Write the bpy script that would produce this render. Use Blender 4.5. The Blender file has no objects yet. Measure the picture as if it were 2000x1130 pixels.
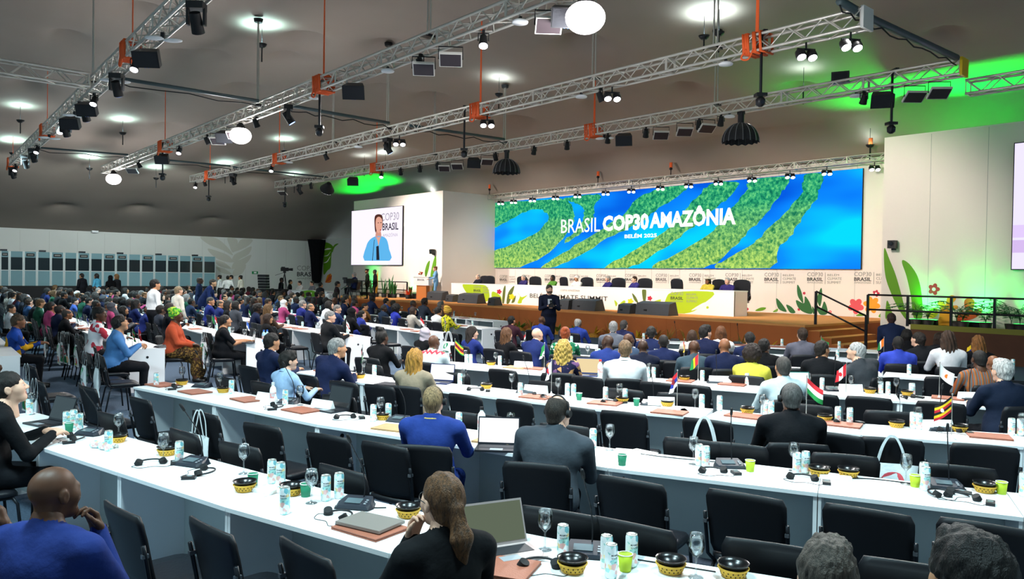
import bpy, bmesh, math, random
import numpy as np
from mathutils import Vector, Matrix
random.seed(11)
scene = bpy.context.scene
col = scene.collection
# ------------------------------------------------------------------ camera
F = 1516.0; CAMH = 2.1
TH = math.radians(48.5); PITCH = math.radians(1.0); ROLL = 0.015
_f0 = Vector((-math.sin(TH), math.cos(TH), 0)); _r0 = Vector((math.cos(TH), math.sin(TH), 0)); _z = Vector((0, 0, 1))
FW = math.cos(PITCH)*_f0 - math.sin(PITCH)*_z
_up = math.cos(PITCH)*_z + math.sin(PITCH)*_f0
RT = _r0*math.cos(ROLL) + _up*math.sin(ROLL)
UP = _up*math.cos(ROLL) - _r0*math.sin(ROLL)
CAM = Vector((0, 0, CAMH))
cd = bpy.data.cameras.new('camera'); cam = bpy.data.objects.new('camera', cd); col.objects.link(cam)
cd.sensor_width = 36; cd.lens = F/2000*36; cd.clip_end = 300; cd.clip_start = .05
cam.matrix_world = Matrix(((RT.x, UP.x, -FW.x, 0), (RT.y, UP.y, -FW.y, 0), (RT.z, UP.z, -FW.z, CAMH), (0, 0, 0, 1)))
scene.camera = cam
def ray(px, py): return FW + RT*((px-1000)/F) - UP*((py-565)/F)
def G(px, py, z):                       # point of the photograph's ray on the horizontal plane at height z
    d = ray(px, py); return CAM + d*((z-CAMH)/d.z)
def PV(px, py, v): d = ray(px, py); return CAM + d*(v/d.y)
def PU(px, py, u): d = ray(px, py); return CAM + d*(u/d.x)
def PROJ(p):
    q = Vector(p)-CAM; k = F/q.dot(FW); return (1000+q.dot(RT)*k, 565-q.dot(UP)*k)
# ------------------------------------------------------------------ world, exposure
w = bpy.data.worlds.new('world'); scene.world = w; w.use_nodes = True
w.node_tree.nodes['Background'].inputs[0].default_value = (.62, .90, 1.0, 1)
w.node_tree.nodes['Background'].inputs[1].default_value = .55
vs = scene.view_settings; vs.view_transform = 'Standard'; vs.look = 'None'; vs.gamma = 1; vs.use_curve_mapping = False
vs.exposure = 0.45
# ------------------------------------------------------------------ big light rigs (lamps hung on the trusses, plus added fill)
def lamp(name, kind, loc, energy, color=(1, 1, 1), target=None, size=1.0, spot=60, blend=.6):
    l = bpy.data.lights.new(name, kind); o = bpy.data.objects.new(name, l); col.objects.link(o)
    l.energy = energy; l.color = color; o.location = loc
    if kind == 'SPOT': l.spot_size = math.radians(spot); l.spot_blend = blend; l.shadow_soft_size = size
    elif kind == 'AREA': l.size = size
    else: l.shadow_soft_size = size
    if target is not None:
        o.rotation_euler = (Vector(target)-Vector(loc)).to_track_quat('-Z', 'Y').to_euler()
    return o
WHT = (1.0, .98, .95); COOL = (.64, .93, 1.0); WARM = (1.0, .80, .62)
# wash of the audience from truss mounted floods
for u in (-34, -26, -18, -11, -6):
    for v, tv in ((5.0, 8.5), (13.0, 9.0)):
        lamp('truss_flood', 'SPOT', (u, v, 6.2), 1900 if u < -22 else 1500, COOL if u < -22 else WHT, (u+random.uniform(-1, 1), tv-2.0 if v > 9 else tv, 0), .35, 110, .8)
for u, v in ((-3.5, 1.0), (-1.0, 4.5), (-6.0, -1.5)):  # extra floods added out of frame
    lamp('truss_flood', 'SPOT', (u, v, 6.6), 1300, COOL, (u-1.5, v+1.8, 0), .4, 120, .9)
# spots added at the far truss ends to brighten the side wall and booths
for v in (5.9, 9.2, 13.1, 17.1):
    lamp('wall_wash', 'SPOT', (-38.6, v, 6.2), 800, (.88, 1.0, .98), (-53, v+2.5, 2.2), .3, 85, .9)
# front light for the stage from truss D
for u in (-34, -28, -22, -16, -11):
    lamp('stage_flood', 'SPOT', (u, 17.4, 6.2), 2300, (1, .88, .78), (u, 26.5, 2.0), .25, 75, .7)
# ------------------------------------------------------------------ materials
MATS = {}
def srgb(h):
    if isinstance(h, str):
        h = h.lstrip('#'); c = [int(h[i:i+2], 16)/255 for i in (0, 2, 4)]
        return tuple(((x+.055)/1.055)**2.4 if x > .04045 else x/12.92 for x in c)
    return h
def M(name, color=None, rough=.6, metal=0, noise=None, bump=0, bscale=40, emit=0, trans=0, ior=1.45, spec=.5, color2=None, nscale=8, sheen=0, stretch=None, detail=3, sharp=None):
    if name in MATS: return MATS[name]
    m = bpy.data.materials.new(name); m.use_nodes = True; MATS[name] = m
    nt = m.node_tree; b = nt.nodes['Principled BSDF']
    c = srgb(color); b.inputs['Base Color'].default_value = (*c, 1)
    b.inputs['Roughness'].default_value = rough; b.inputs['Metallic'].default_value = metal
    b.inputs['Specular IOR Level'].default_value = spec
    b.inputs['IOR'].default_value = ior
    if sheen: b.inputs['Sheen Weight'].default_value = sheen
    if trans: b.inputs['Transmission Weight'].default_value = trans
    if emit: b.inputs['Emission Color'].default_value = (*c, 1); b.inputs['Emission Strength'].default_value = emit
    if color2 or noise or bump:
        tc = nt.nodes.new('ShaderNodeTexCoord'); mp = nt.nodes.new('ShaderNodeMapping')
        nt.links.new(tc.outputs['Object'], mp.inputs[0])
        if stretch: mp.inputs['Scale'].default_value = stretch
    if color2 or noise:
        n = nt.nodes.new('ShaderNodeTexNoise'); n.inputs['Scale'].default_value = nscale; n.inputs['Detail'].default_value = detail
        nt.links.new(mp.outputs[0], n.inputs[0])
        r = nt.nodes.new('ShaderNodeValToRGB')
        c2 = srgb(color2) if color2 else tuple(x*(1-noise) for x in c)
        lo, hi = sharp or (.32, .68)
        r.color_ramp.elements[0].position = lo; r.color_ramp.elements[1].position = hi
        r.color_ramp.elements[0].color = (*c2, 1); r.color_ramp.elements[1].color = (*c, 1)
        nt.links.new(n.outputs[0], r.inputs[0]); nt.links.new(r.outputs[0], b.inputs['Base Color'])
        if emit: nt.links.new(r.outputs[0], b.inputs['Emission Color'])
    if bump:
        n2 = nt.nodes.new('ShaderNodeTexNoise'); n2.inputs['Scale'].default_value = bscale; n2.inputs['Detail'].default_value = 4
        nt.links.new(mp.outputs[0], n2.inputs[0])
        bp = nt.nodes.new('ShaderNodeBump'); bp.inputs['Strength'].default_value = bump; bp.inputs['Distance'].default_value = .02
        nt.links.new(n2.outputs[0], bp.inputs['Height']); nt.links.new(bp.outputs[0], b.inputs['Normal'])
    return m
def cloth(hexc):
    c = srgb(hexc); l = sum(c)/3; k = .72 if max(c) < .45 else 1.0; c = tuple((x*.86+l*.14)*k for x in c)
    return M('cloth_'+hexc.lstrip('#'), c, .85, noise=.22, nscale=9, bump=.35, bscale=14, spec=.2)
def patterned(name, cols, scale=14, rough=.8):
    if name in MATS: return MATS[name]
    m = M(name, cols[0], rough, spec=.2); nt = m.node_tree
    tc = nt.nodes.new('ShaderNodeTexCoord'); v = nt.nodes.new('ShaderNodeTexVoronoi'); v.inputs['Scale'].default_value = scale
    nt.links.new(tc.outputs['Object'], v.inputs[0])
    sp = nt.nodes.new('ShaderNodeSeparateColor'); nt.links.new(v.outputs['Color'], sp.inputs[0])
    r = nt.nodes.new('ShaderNodeValToRGB'); r.color_ramp.interpolation = 'CONSTANT'
    while len(r.color_ramp.elements) < len(cols): r.color_ramp.elements.new(.5)
    for i, c in enumerate(cols):
        r.color_ramp.elements[i].position = i/len(cols); r.color_ramp.elements[i].color = (*srgb(c), 1)
    nt.links.new(sp.outputs[0], r.inputs[0]); nt.links.new(r.outputs[0], nt.nodes['Principled BSDF'].inputs['Base Color'])
    return m
def banded(name, cols, axis='Z', scale=12, rough=.8, zig=0):
    """stripes across an axis of the object, with an optional zigzag"""
    if name in MATS: return MATS[name]
    m = M(name, cols[0], rough, spec=.2); nt = m.node_tree; L = nt.links.new; N = nt.nodes.new
    tc = N('ShaderNodeTexCoord'); s = N('ShaderNodeSeparateXYZ'); L(tc.outputs['Object'], s.inputs[0])
    val = s.outputs[axis]
    if zig:
        pp = N('ShaderNodeMath'); pp.operation = 'PINGPONG'; L(s.outputs['X'], pp.inputs[0]); pp.inputs[1].default_value = zig
        ad = N('ShaderNodeMath'); ad.operation = 'ADD'; L(val, ad.inputs[0]); L(pp.outputs[0], ad.inputs[1]); val = ad.outputs[0]
    mu = N('ShaderNodeMath'); mu.operation = 'MULTIPLY'; L(val, mu.inputs[0]); mu.inputs[1].default_value = scale
    fr = N('ShaderNodeMath'); fr.operation = 'FRACT'; L(mu.outputs[0], fr.inputs[0])
    r = N('ShaderNodeValToRGB'); r.color_ramp.interpolation = 'CONSTANT'
    while len(r.color_ramp.elements) < len(cols): r.color_ramp.elements.new(.5)
    for i, c in enumerate(cols):
        r.color_ramp.elements[i].position = i/len(cols); r.color_ramp.elements[i].color = (*srgb(c), 1)
    L(fr.outputs[0], r.inputs[0]); L(r.outputs[0], nt.nodes['Principled BSDF'].inputs['Base Color'])
    return m
def glow(name, color, strength):
    if name in MATS: return MATS[name]
    m = bpy.data.materials.new(name); m.use_nodes = True; MATS[name] = m; nt = m.node_tree
    nt.nodes.clear(); e = nt.nodes.new('ShaderNodeEmission'); o = nt.nodes.new('ShaderNodeOutputMaterial')
    e.inputs[0].default_value = (*srgb(color), 1); e.inputs[1].default_value = strength
    nt.links.new(e.outputs[0], o.inputs[0]); return m
BLACK = M('black_plastic', '#15161a', .45); BLACKM = M('black_matte', '#0d0e11', .7)
CHROME = M('aluminium', '#c9c8c2', .32, .85); STEEL = M('dark_steel', '#24262b', .4, .6)
WHITE = M('white_laminate', '#eef0f2', .35, noise=.03, nscale=2); PANEL = M('desk_panel', '#c5cfcd', .55, noise=.05, nscale=3)
PAPER = M('paper', '#f4f4f2', .8)
# ------------------------------------------------------------------ mesh building
class MB:
    def __init__(s): s.v = []; s.f = []; s.m = []; s.s = []
    def add(s, vs, fs, mi=0, smooth=False):
        o = len(s.v); s.v += [tuple(p) for p in vs]
        for f in fs: s.f.append([i+o for i in f]); s.m.append(mi); s.s.append(smooth)
        return s
    def box(s, c, d, mi=0, R=None):
        x, y, z = d[0]/2, d[1]/2, d[2]/2; c = Vector(c)
        ps = [Vector((i*x, j*y, k*z)) for i in (-1, 1) for j in (-1, 1) for k in (-1, 1)]
        if R is not None: ps = [R @ p for p in ps]
        return s.add([p+c for p in ps], [(0, 1, 3, 2), (4, 6, 7, 5), (0, 4, 5, 1), (2, 3, 7, 6), (0, 2, 6, 4), (1, 5, 7, 3)], mi)
    def cyl(s, a, b, r, n=10, r2=None, mi=0, caps=True, smooth=True):
        a, b = Vector(a), Vector(b); r2 = r if r2 is None else r2
        d = (b-a).normalized(); x = d.orthogonal().normalized(); y = d.cross(x)
        vs = []
        for p, rr in ((a, r), (b, r2)):
            for i in range(n):
                t = 2*math.pi*i/n; vs.append(p+x*(rr*math.cos(t))+y*(rr*math.sin(t)))
        s.add(vs, [(i, (i+1) % n, n+(i+1) % n, n+i) for i in range(n)], mi, smooth)
        if caps:
            s.add(vs[:n], [list(range(n))[::-1]], mi); s.add(vs[n:], [list(range(n))], mi)
        return s
    def tube(s, pts, r, n=6, mi=0, closed=False):
        pts = [Vector(p) for p in pts]; k = len(pts); vs = []; prev = None
        for i, p in enumerate(pts):
            if closed: d = pts[(i+1) % k]-pts[i-1]
            else: d = pts[min(i+1, k-1)]-pts[max(i-1, 0)]
            d.normalize()
            if prev is None: x = d.orthogonal().normalized()
            else:
                x = prev-d*prev.dot(d)
                x = x.normalized() if x.length > 1e-6 else d.orthogonal().normalized()
            prev = x; y = d.cross(x)
            rr = r[i] if isinstance(r, (list, tuple)) else r
            for j in range(n):
                t = 2*math.pi*j/n; vs.append(p+x*(rr*math.cos(t))+y*(rr*math.sin(t)))
        fs = []
        for i in range(k if closed else k-1):
            for j in range(n):
                a = i*n+j; b = i*n+(j+1) % n; c = ((i+1) % k)*n+(j+1) % n; d = ((i+1) % k)*n+j
                fs.append((a, b, c, d))
        if not closed: fs.append(list(range(n))[::-1]); fs.append([(k-1)*n+j for j in range(n)])
        return s.add(vs, fs, mi, True)
    def lathe(s, prof, n=16, c=(0, 0, 0), mi=0, smooth=True):
        c = Vector(c); vs = []; k = len(prof)
        for r, z in prof:
            for i in range(n):
                t = 2*math.pi*i/n; vs.append(c+Vector((r*math.cos(t), r*math.sin(t), z)))
        fs = [(i*n+j, i*n+(j+1) % n, (i+1)*n+(j+1) % n, (i+1)*n+j) for i in range(k-1) for j in range(n)]
        s.add(vs, fs, mi, smooth)
        if prof[0][0] > 1e-5: s.add(vs[:n], [list(range(n))[::-1]], mi)
        if prof[-1][0] > 1e-5: s.add(vs[-n:], [list(range(n))], mi)
        return s
    def plate(s, pts, nrm, th, mi=0):
        """flat outline pts (3D, planar) thickened along nrm"""
        n = len(pts); nv = Vector(nrm)*th; a = [Vector(p) for p in pts]; b = [p+nv for p in a]
        s.add(a+b, [list(range(n))[::-1], list(range(n, 2*n))]+[(i, (i+1) % n, n+(i+1) % n, n+i) for i in range(n)], mi); return s
    def ball(s, c, r, n=10, mi=0):
        c = Vector(c); r = Vector(r) if not isinstance(r, (int, float)) else Vector((r, r, r)); vs = []; k = max(4, n*2//3)
        for i in range(k+1):
            ph = math.pi*i/k
            for j in range(n):
                t = 2*math.pi*j/n; vs.append(c+Vector((r.x*math.sin(ph)*math.cos(t), r.y*math.sin(ph)*math.sin(t), r.z*math.cos(ph))))
        return s.add(vs, [(i*n+j, (i+1)*n+j, (i+1)*n+(j+1) % n, i*n+(j+1) % n) for i in range(k) for j in range(n)], mi, True)
    def mesh(s, name, mats):
        me = bpy.data.meshes.new(name); me.from_pydata(s.v, [], s.f)
        for m in (mats if isinstance(mats, (list, tuple)) else [mats]): me.materials.append(m)
        me.polygons.foreach_set('material_index', s.m); me.polygons.foreach_set('use_smooth', s.s); me.update(); return me
    def build(s, name, mats, parent=None):
        return ob(name, s.mesh(name, mats), parent)
def ob(name, me, parent=None, mw=None):
    o = bpy.data.objects.new(name, me); col.objects.link(o)
    if parent is not None: o.parent = parent
    if mw is not None: o.matrix_local = mw
    return o
LAB = []
def tag(o, desc, cat, where='', group=None, kind=None):
    o['label'] = desc; o['category'] = cat; o['_w'] = where
    if group: o['group'] = group
    if kind: o['kind'] = kind
    LAB.append(o); return o
def thing(name, desc, cat, loc=(0, 0, 0), rz=0, where='', group=None):
    o = bpy.data.objects.new(name, None); col.objects.link(o); o.empty_display_size = .1
    o.location = loc; o.rotation_euler = (0, 0, rz); return tag(o, desc, cat, where, group)
def struct(o, label=None):
    o['kind'] = 'structure'
    if label: o['label'] = label
    return o
def kids(o): return KID.get(o.name, [])
KID = {}
def proto(root, parts):
    """remember the parts (mesh, name, local matrix, sub-parts) of a thing so that copies can be made"""
    return (root, parts)
def stamp(name, parts, desc, cat, loc, rz=0, where='', group=None, scale=None, tilt=None):
    """parts: list of (part name, mesh[, [sub parts]]) -> a new thing with its own part objects sharing the mesh data"""
    t = thing(name, desc, cat, loc, rz, where, group)
    if tilt: t.rotation_euler = (tilt[0], tilt[1], rz)
    if scale: t.scale = scale if not isinstance(scale, (int, float)) else (scale,)*3
    for p in parts:
        c = ob(p[0], p[1], t)
        if len(p) > 2:
            for q in p[2]: ob(q[0], q[1], c)
    return t
def crom(pts, n=6, closed=True):
    pts = [Vector(p) for p in pts]; k = len(pts); out = []
    for i in range(k if closed else k-1):
        p0 = pts[(i-1) % k] if closed or i > 0 else pts[0]; p1 = pts[i]; p2 = pts[(i+1) % k]; p3 = pts[(i+2) % k] if closed or i < k-2 else pts[-1]
        for j in range(n):
            t = j/n
            out.append(.5*((2*p1)+(p2-p0)*t+(2*p0-5*p1+4*p2-p3)*t*t+(3*p1-p0-3*p2+p3)*t*t*t))
    if not closed: out.append(pts[-1])
    return out
TXT = {}
def text_mesh(s, mat, bold=0.0, key=None):
    """flat lettering as a mesh normalised to x 0..1 of its width, returns mesh, aspect(h/w)"""
    k = (s, mat.name, bold)
    if k in TXT: return TXT[k]
    cu = bpy.data.curves.new('lettering', 'FONT'); cu.body = s; cu.offset = bold; cu.resolution_u = 2; cu.align_x = 'LEFT'; cu.space_line = .95
    o = bpy.data.objects.new('lettering', cu); col.objects.link(o)
    dg = bpy.context.evaluated_depsgraph_get()
    me = bpy.data.meshes.new_from_object(o.evaluated_get(dg)); bpy.data.objects.remove(o)
    co = np.empty(len(me.vertices)*3); me.vertices.foreach_get('co', co); co = co.reshape(-1, 3)
    lo = co.min(0); hi = co.max(0); w = hi[0]-lo[0]; co = (co-lo)/w; co[:, 2] = 0
    me.vertices.foreach_set('co', co.ravel()); me.materials.clear(); me.materials.append(mat); me.update()
    TXT[k] = (me, (hi[1]-lo[1])/w); return TXT[k]
def put_text(s, mat, origin, xdir, ydir, w, h=None, bold=0.0, parent=None, name='lettering'):
    me, asp = text_mesh(s, mat, bold); x = Vector(xdir).normalized(); y = Vector(ydir).normalized(); n = x.cross(y)
    sy = w if h is None else h/asp
    o = Vector(origin)
    m = Matrix(((x.x*w, y.x*sy, n.x, o.x), (x.y*w, y.y*sy, n.y, o.y), (x.z*w, y.z*sy, n.z, o.z), (0, 0, 0, 1)))
    c = ob(name, me, parent); c.matrix_basis = m
    return c
# ------------------------------------------------------------------ the hall
STZ = .84; VW = 27.2; VWR = 24.3; VWL = 23.6; UL = -53.0; SFV = 20.6
def smin(a, b, k=1.2):
    h = max(k-abs(a-b), 0)/k; return min(a, b)-h*h*k*.25
def zc0(u, v):
    a = 4.45+5.2*(1-math.exp(-max(u-UL, 0)/15))
    b = 7.65+.11*(26.3-v) if v < 26.3 else 7.65-1.3*(v-26.3)
    return smin(a, b, .5)
DIMP = []
def zc(u, v):
    z = zc0(u, v)
    for (a, b, h, s) in DIMP:
        r2 = (u-a)**2+(v-b)**2
        if r2 < 9*s*s: z += h*math.exp(-math.sqrt(r2)/s*1.6)
    return z
def PC(px, py):                        # where a ray of the photograph meets the fabric ceiling
    d = ray(px, py); t = 4.0
    for _ in range(900):
        p = CAM+d*t
        if p.z > zc0(p.x, p.y): break
        t += .06
    return p
for px, py in ((130, 78), (415, 118), (55, 172), (277, 200), (848, 198), (650, 245), (1137, 95), (745, 178), (338, 118), (760, 100), (1135, 100), (1160, 215), (885, 270), (1012, 245),
               (790, 300), (1340, 178), (1850, 75), (275, 30), (595, 85), (1790, 210), (330, 250), (478, 180), (270, 410), (410, 432), (120, 408), (560, 120), (700, 350), (1015, 335), (1480, 285), (1560, 180)):
    p = PC(px, py); DIMP.append((p.x, p.y, random.uniform(.55, .9), random.uniform(.55, .9)))
CEIL = M('ceiling_fabric', '#988b81', .8, noise=.10, nscale=.35, bump=.25, bscale=1.2)
def ceiling():
    us = np.arange(UL-.6, 18.01, .3); vv = np.arange(-14, 29.2, .3); n = len(vv)
    vs = [(u, v, zc(u, v)) for u in us for v in vv]
    m = MB(); m.add(vs, [(i*n+j, i*n+j+1, (i+1)*n+j+1, (i+1)*n+j) for i in range(len(us)-1) for j in range(n-1)], 0, True)
    struct(m.build('ceiling', CEIL), 'grey tensioned fabric ceiling with puckered anchor points')
    # dark seams where the cloth lengths meet
ceiling()
def carpet():
    m = M('carpet', '#617286', .95, color2='#505f71', nscale=60, bump=.5, bscale=300, spec=.1)
    b = MB(); b.box((-17, 7, -.1), (74, 44, .2)); struct(b.build('floor', m), 'blue grey carpet floor')
carpet()
WALLM = M('wall_paint', '#d9dad6', .75, noise=.05, nscale=.6)
WALLS = M('stage_wall_paint', '#efe7df', .7, noise=.04, nscale=.5)
b = MB(); b.box((UL-.15, 9, 2.35), (.3, 38, 4.7)); wall_left = struct(b.build('wall_left', WALLM), 'long white side wall with a pale leaf mural')
b = MB(); b.box((-21, VW+.15, 3.2), (24, .3, 6.4)); wall_stage = struct(b.build('wall_back', WALLS), 'white backdrop wall behind the stage')
b = MB(); b.box(((-10.35+12)/2, VWR+.2, 3.25), (22.35, .4, 6.5)); b.box((-10.2, (VWR+.4+VW)/2, 3.25), (.3, VW-VWR-.4, 6.5)); wall_right = struct(b.build('wall_right', WALLS), 'white wing wall right of the stage with painted leaves')
b = MB(); b.box(((-41-32.4)/2, VWL+.15, 3.2), (8.6, .3, 6.4)); b.box((-32.25, (VWL+VW)/2, 3.2), (.3, VW-VWL, 6.4)); wall_wing = struct(b.build('wall_front', WALLS), 'white wing wall left of the stage carrying a screen')
b = MB(); b.box((-47, 27.75, 2.3), (12.5, .3, 4.6)); wall_mural = struct(b.build('wall_corner', WALLM), 'grey white corner wall with green plant mural')
# panel joints on the walls: thin recessed strips
JOINT = M('panel_joint', '#b9b8b3', .8)
for i in range(15):
    u = -32+i*1.5
    b = MB(); b.box((u, VW-.002, 3.2), (.012, .006, 6.3)); b.build('panel_joint', JOINT, wall_stage)
for i in range(9):
    b = MB(); b.box((-9+i*1.5, VWR-.002, 3.25), (.012, .006, 6.4)); b.build('panel_joint', JOINT, wall_right)
for i in range(24):
    b = MB(); b.box((UL+.002, -8+i*1.5, 2.2), (.006, .012, 4.3)); b.build('panel_joint', JOINT, wall_left)
# black drape hanging in the corner
def drape():
    m = MB(); a = PU(624, 471, -52.3); cx, cy = a.x, a.y; n = 28; rows = 14; vs = []
    for j in range(rows+1):
        t = j/rows; z = 4.55-3.2*t; r = .62*(1-.25*math.sin(t*3.1))*(1-.55*t**2.2)
        for i in range(n):
            an = 2*math.pi*i/n; rr = r*(1+.16*math.cos(an*7)); vs.append((cx+rr*math.cos(an)*.7, cy-.2+rr*math.sin(an), z))
    m.add(vs, [(j*n+i, j*n+(i+1) % n, (j+1)*n+(i+1) % n, (j+1)*n+i) for j in range(rows) for i in range(n)], 0, True)
    o = m.build('curtain', M('black_drape', '#131417', .9, spec=.1)); tag(o, 'black gathered drape hanging at the corner of the white side wall', 'curtain')
drape()
# ------------------------------------------------------------------ flat prints: decals on walls
NDEC = [0]
def decal(pts, plane, val, mat, parent, name='leaf_print', smooth=5, off=.004):
    """outline in photograph pixels laid on a wall plane ('v' or 'u' constant) as thin vinyl"""
    P3 = [PV(x, y, val) if plane == 'v' else PU(x, y, val) for x, y in pts]
    P3 = crom(P3, smooth) if smooth else P3
    nr = Vector((0, -1, 0)) if plane == 'v' else Vector((1, 0, 0))
    NDEC[0] += 1; m = MB(); m.plate([p+nr*.001 for p in P3], nr, off+.0009*(NDEC[0] % 9)); return m.build(name, mat, parent)
def z6(*p): return [(1600+x/4.185, 430+y/4.185) for x, y in p]
def z5(*p): return [(1200+x/3.323, 330+y/3.323) for x, y in p]
def z4(*p): return [(650+x/3.323, 330+y/3.323) for x, y in p]
def z8(*p): return [(350+x/5.714, 430+y/5.714) for x, y in p]
LEAF = M('print_leaf_green', '#5f9a12', .6); LEAFD = M('print_dark_green', '#2c6b38', .6); LIME = M('print_lime', '#a9c81c', .6)
RED = M('print_red', '#c02340', .6); CORAL = M('print_coral', '#e2555f', .6); ORNG = M('print_orange', '#f0a01e', .6); DORNG = M('print_burnt_orange', '#d4541c', .6)
YEL = M('print_yellow', '#e9d21e', .6); OLIVE = M('print_olive', '#5c6b2a', .6); BEIGE = M('print_beige', '#c4c2b8', .7); GREYT = M('print_grey', '#8d8c88', .7); DKT = M('print_dark', '#3a3a3a', .7)
WPR = M('print_white', '#f7f5f0', .6)
def flower(cx, cy, r, mat, plane, val, parent, petals=5, hole=None, rot=0):
    pts = []
    for i in range(petals*8):
        a = 2*math.pi*i/(petals*8)+rot; rr = r*(.62+.38*abs(math.cos(a*petals/2-rot*petals/2)))
        pts.append((cx+rr*math.cos(a), cy+rr*math.sin(a)))
    decal(pts, plane, val, mat, parent, 'flower_print', 0)
    if hole: decal([(cx+r*.3*math.cos(t*.785), cy+r*.3*math.sin(t*.785)) for t in range(8)], plane, val, hole, parent, 'flower_centre_print', 0, .006)
# right wing
W = VWR
decal(z6((535, 225), (575, 320), (625, 445), (675, 620), (715, 790), (708, 808), (650, 725), (590, 600), (545, 470), (530, 330)), 'v', W, LEAF, wall_right)
decal(z6((690, 325), (745, 365), (805, 460), (835, 590), (842, 790), (772, 790), (750, 620), (715, 460), (678, 350)), 'v', W, LEAF, wall_right)
decal(z6((556, 655), (585, 720), (602, 800), (545, 805), (545, 720)), 'v', W, LEAF, wall_right)
decal(z6((528, 595), (530, 700), (526, 785), (485, 785), (515, 730)), 'v', VW, LEAF, wall_stage)
flower(1600+938/4.185, 430+563/4.185, 12, RED, 'v', W, wall_right, 5, WPR)
decal(z6((990, 710), (968, 680), (985, 655), (1020, 672), (1035, 690), (1045, 640), (1080, 612), (1115, 625), (1112, 655), (1070, 695), (1125, 695), (1132, 720), (1075, 745), (1068, 860), (975, 860), (985, 770)), 'v', W, ORNG, wall_right, 'flower_print')
decal(z6((1128, 825), (1135, 770), (1165, 735), (1205, 765), (1188, 700), (1192, 650), (1235, 636), (1270, 665), (1258, 745), (1300, 718), (1332, 728), (1322, 760), (1255, 805)), 'v', W, DORNG, wall_right, 'flower_print')
decal(z6((878, 782), (890, 745), (930, 715), (965, 722), (972, 760), (930, 800)), 'v', W, YEL, wall_right, 'flower_print')
flower(1600+1005/4.185, 430+763/4.185, 4, RED, 'v', W, wall_right); flower(1975, 650, 4, RED, 'v', W, wall_right)
# main wall, right part
flower(1600+300/4.185, 430+700/4.185, 16, CORAL, 'v', VW, wall_stage, 5, None, .3); flower(1600+430/4.185, 430+690/4.185, 17, ORNG, 'v', VW, wall_stage, 6, None, .2)
flower(1600+465/4.185, 430+597/4.185, 7, RED, 'v', VW, wall_stage, 5, WPR); flower(1600+90/4.185, 430+747/4.185, 3, CORAL, 'v', VW, wall_stage, 5, WPR)
decal(z6((300, 778), (345, 757), (385, 775), (340, 782)), 'v', VW, LEAF, wall_stage)
for pts in (((1050, 838), (1085, 870), (1118, 925), (1065, 905)), ((1115, 880), (1150, 895), (1175, 930), (1140, 930)), ((1188, 750), (1212, 790), (1225, 850), (1222, 868), (1190, 820)),
            ((1180, 850), (1230, 870), (1238, 825), (1270, 870), (1285, 935), (1235, 930), (1195, 900)), ((1343, 770), (1348, 830), (1335, 890), (1316, 840)), ((1300, 860), (1340, 905), (1362, 858), (1382, 905), (1378, 940), (1330, 938)), ((1285, 890), (1305, 925), (1290, 937))):
    decal(z5(*pts), 'v', VW, LEAFD, wall_stage)
for pts in (((915, 918), (950, 898), (985, 900), (960, 918)), ((1028, 925), (1060, 905), (1055, 925))): decal(z5(*pts), 'v', VW, LEAF, wall_stage)
for x, y in ((863, 908), (1232, 805), (1198, 910), (1400, 928)): flower(1200+x/3.323, 330+y/3.323, 3, RED, 'v', VW, wall_stage)
# leaves beside the long stage desk and on the left wing
for pts in (((882, 655), (898, 690), (900, 738), (885, 738), (878, 690)), ((905, 665), (925, 690), (930, 735), (915, 738), (908, 700))): decal(z4(*pts), 'v', VW, LEAF, wall_stage)
for pts in (((630, 595), (622, 650), (605, 700), (598, 668), (612, 615)), ((668, 560), (672, 620), (655, 700), (634, 740), (636, 680), (650, 610)), ((660, 730), (664, 770), (655, 795), (645, 790))): decal(z4(*pts), 'v', VWL, LEAF, wall_wing)
# corner wall mural
for pts in (((1620, 260), (1670, 255), (1720, 300), (1700, 380), (1690, 520), (1655, 560), (1612, 600), (1612, 400)), ((1715, 300), (1745, 265), (1778, 262), (1735, 300), (1710, 360))): decal(z8(*pts), 'v', 27.6, LEAF, wall_mural)
for pts in (((1618, 330), (1660, 310), (1700, 318), (1650, 330)), ((1615, 400), (1660, 385), (1690, 345), (1660, 395)), ((1612, 475), (1650, 455), (1688, 400), (1655, 465))): decal(z8(*pts), 'v', 27.6, WPR, wall_mural, off=.007)
for k in range(6):
    a = -.6+k*.38; cx, cy = 350+1630/5.714, 430+690/5.714
    decal([(cx, cy), (cx+7*math.cos(-a)+2, cy-7-6*math.sin(a+.5)), (cx+13*math.cos(a*.7), cy-17*math.sin(a+.75)), (cx+9*math.cos(a)+1, cy-7*math.sin(a+.6)+1)], 'v', 27.6, ORNG if k % 2 else DORNG, wall_mural, 'flower_print')
# pale leaf on the side wall
for pts in (((235, 185), (400, 195), (520, 280), (600, 390), (480, 330), (330, 270)), ((540, 195), (640, 210), (650, 300), (598, 360), (560, 280)), ((700, 210), (820, 215), (760, 290), (610, 350), (650, 270)),
            ((320, 315), (450, 350), (560, 400), (590, 470), (450, 440), (360, 380)), ((805, 290), (780, 370), (700, 420), (595, 470), (610, 390), (700, 340)), ((395, 440), (500, 470), (580, 540), (470, 520), (410, 480)),
            ((805, 385), (760, 470), (680, 510), (590, 545), (610, 470), (700, 430)), ((410, 520), (500, 540), (585, 600), (470, 585)), ((740, 490), (720, 570), (670, 610), (600, 620), (620, 540))):
    decal(z8(*pts), 'u', UL, BEIGE, wall_left)
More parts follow.
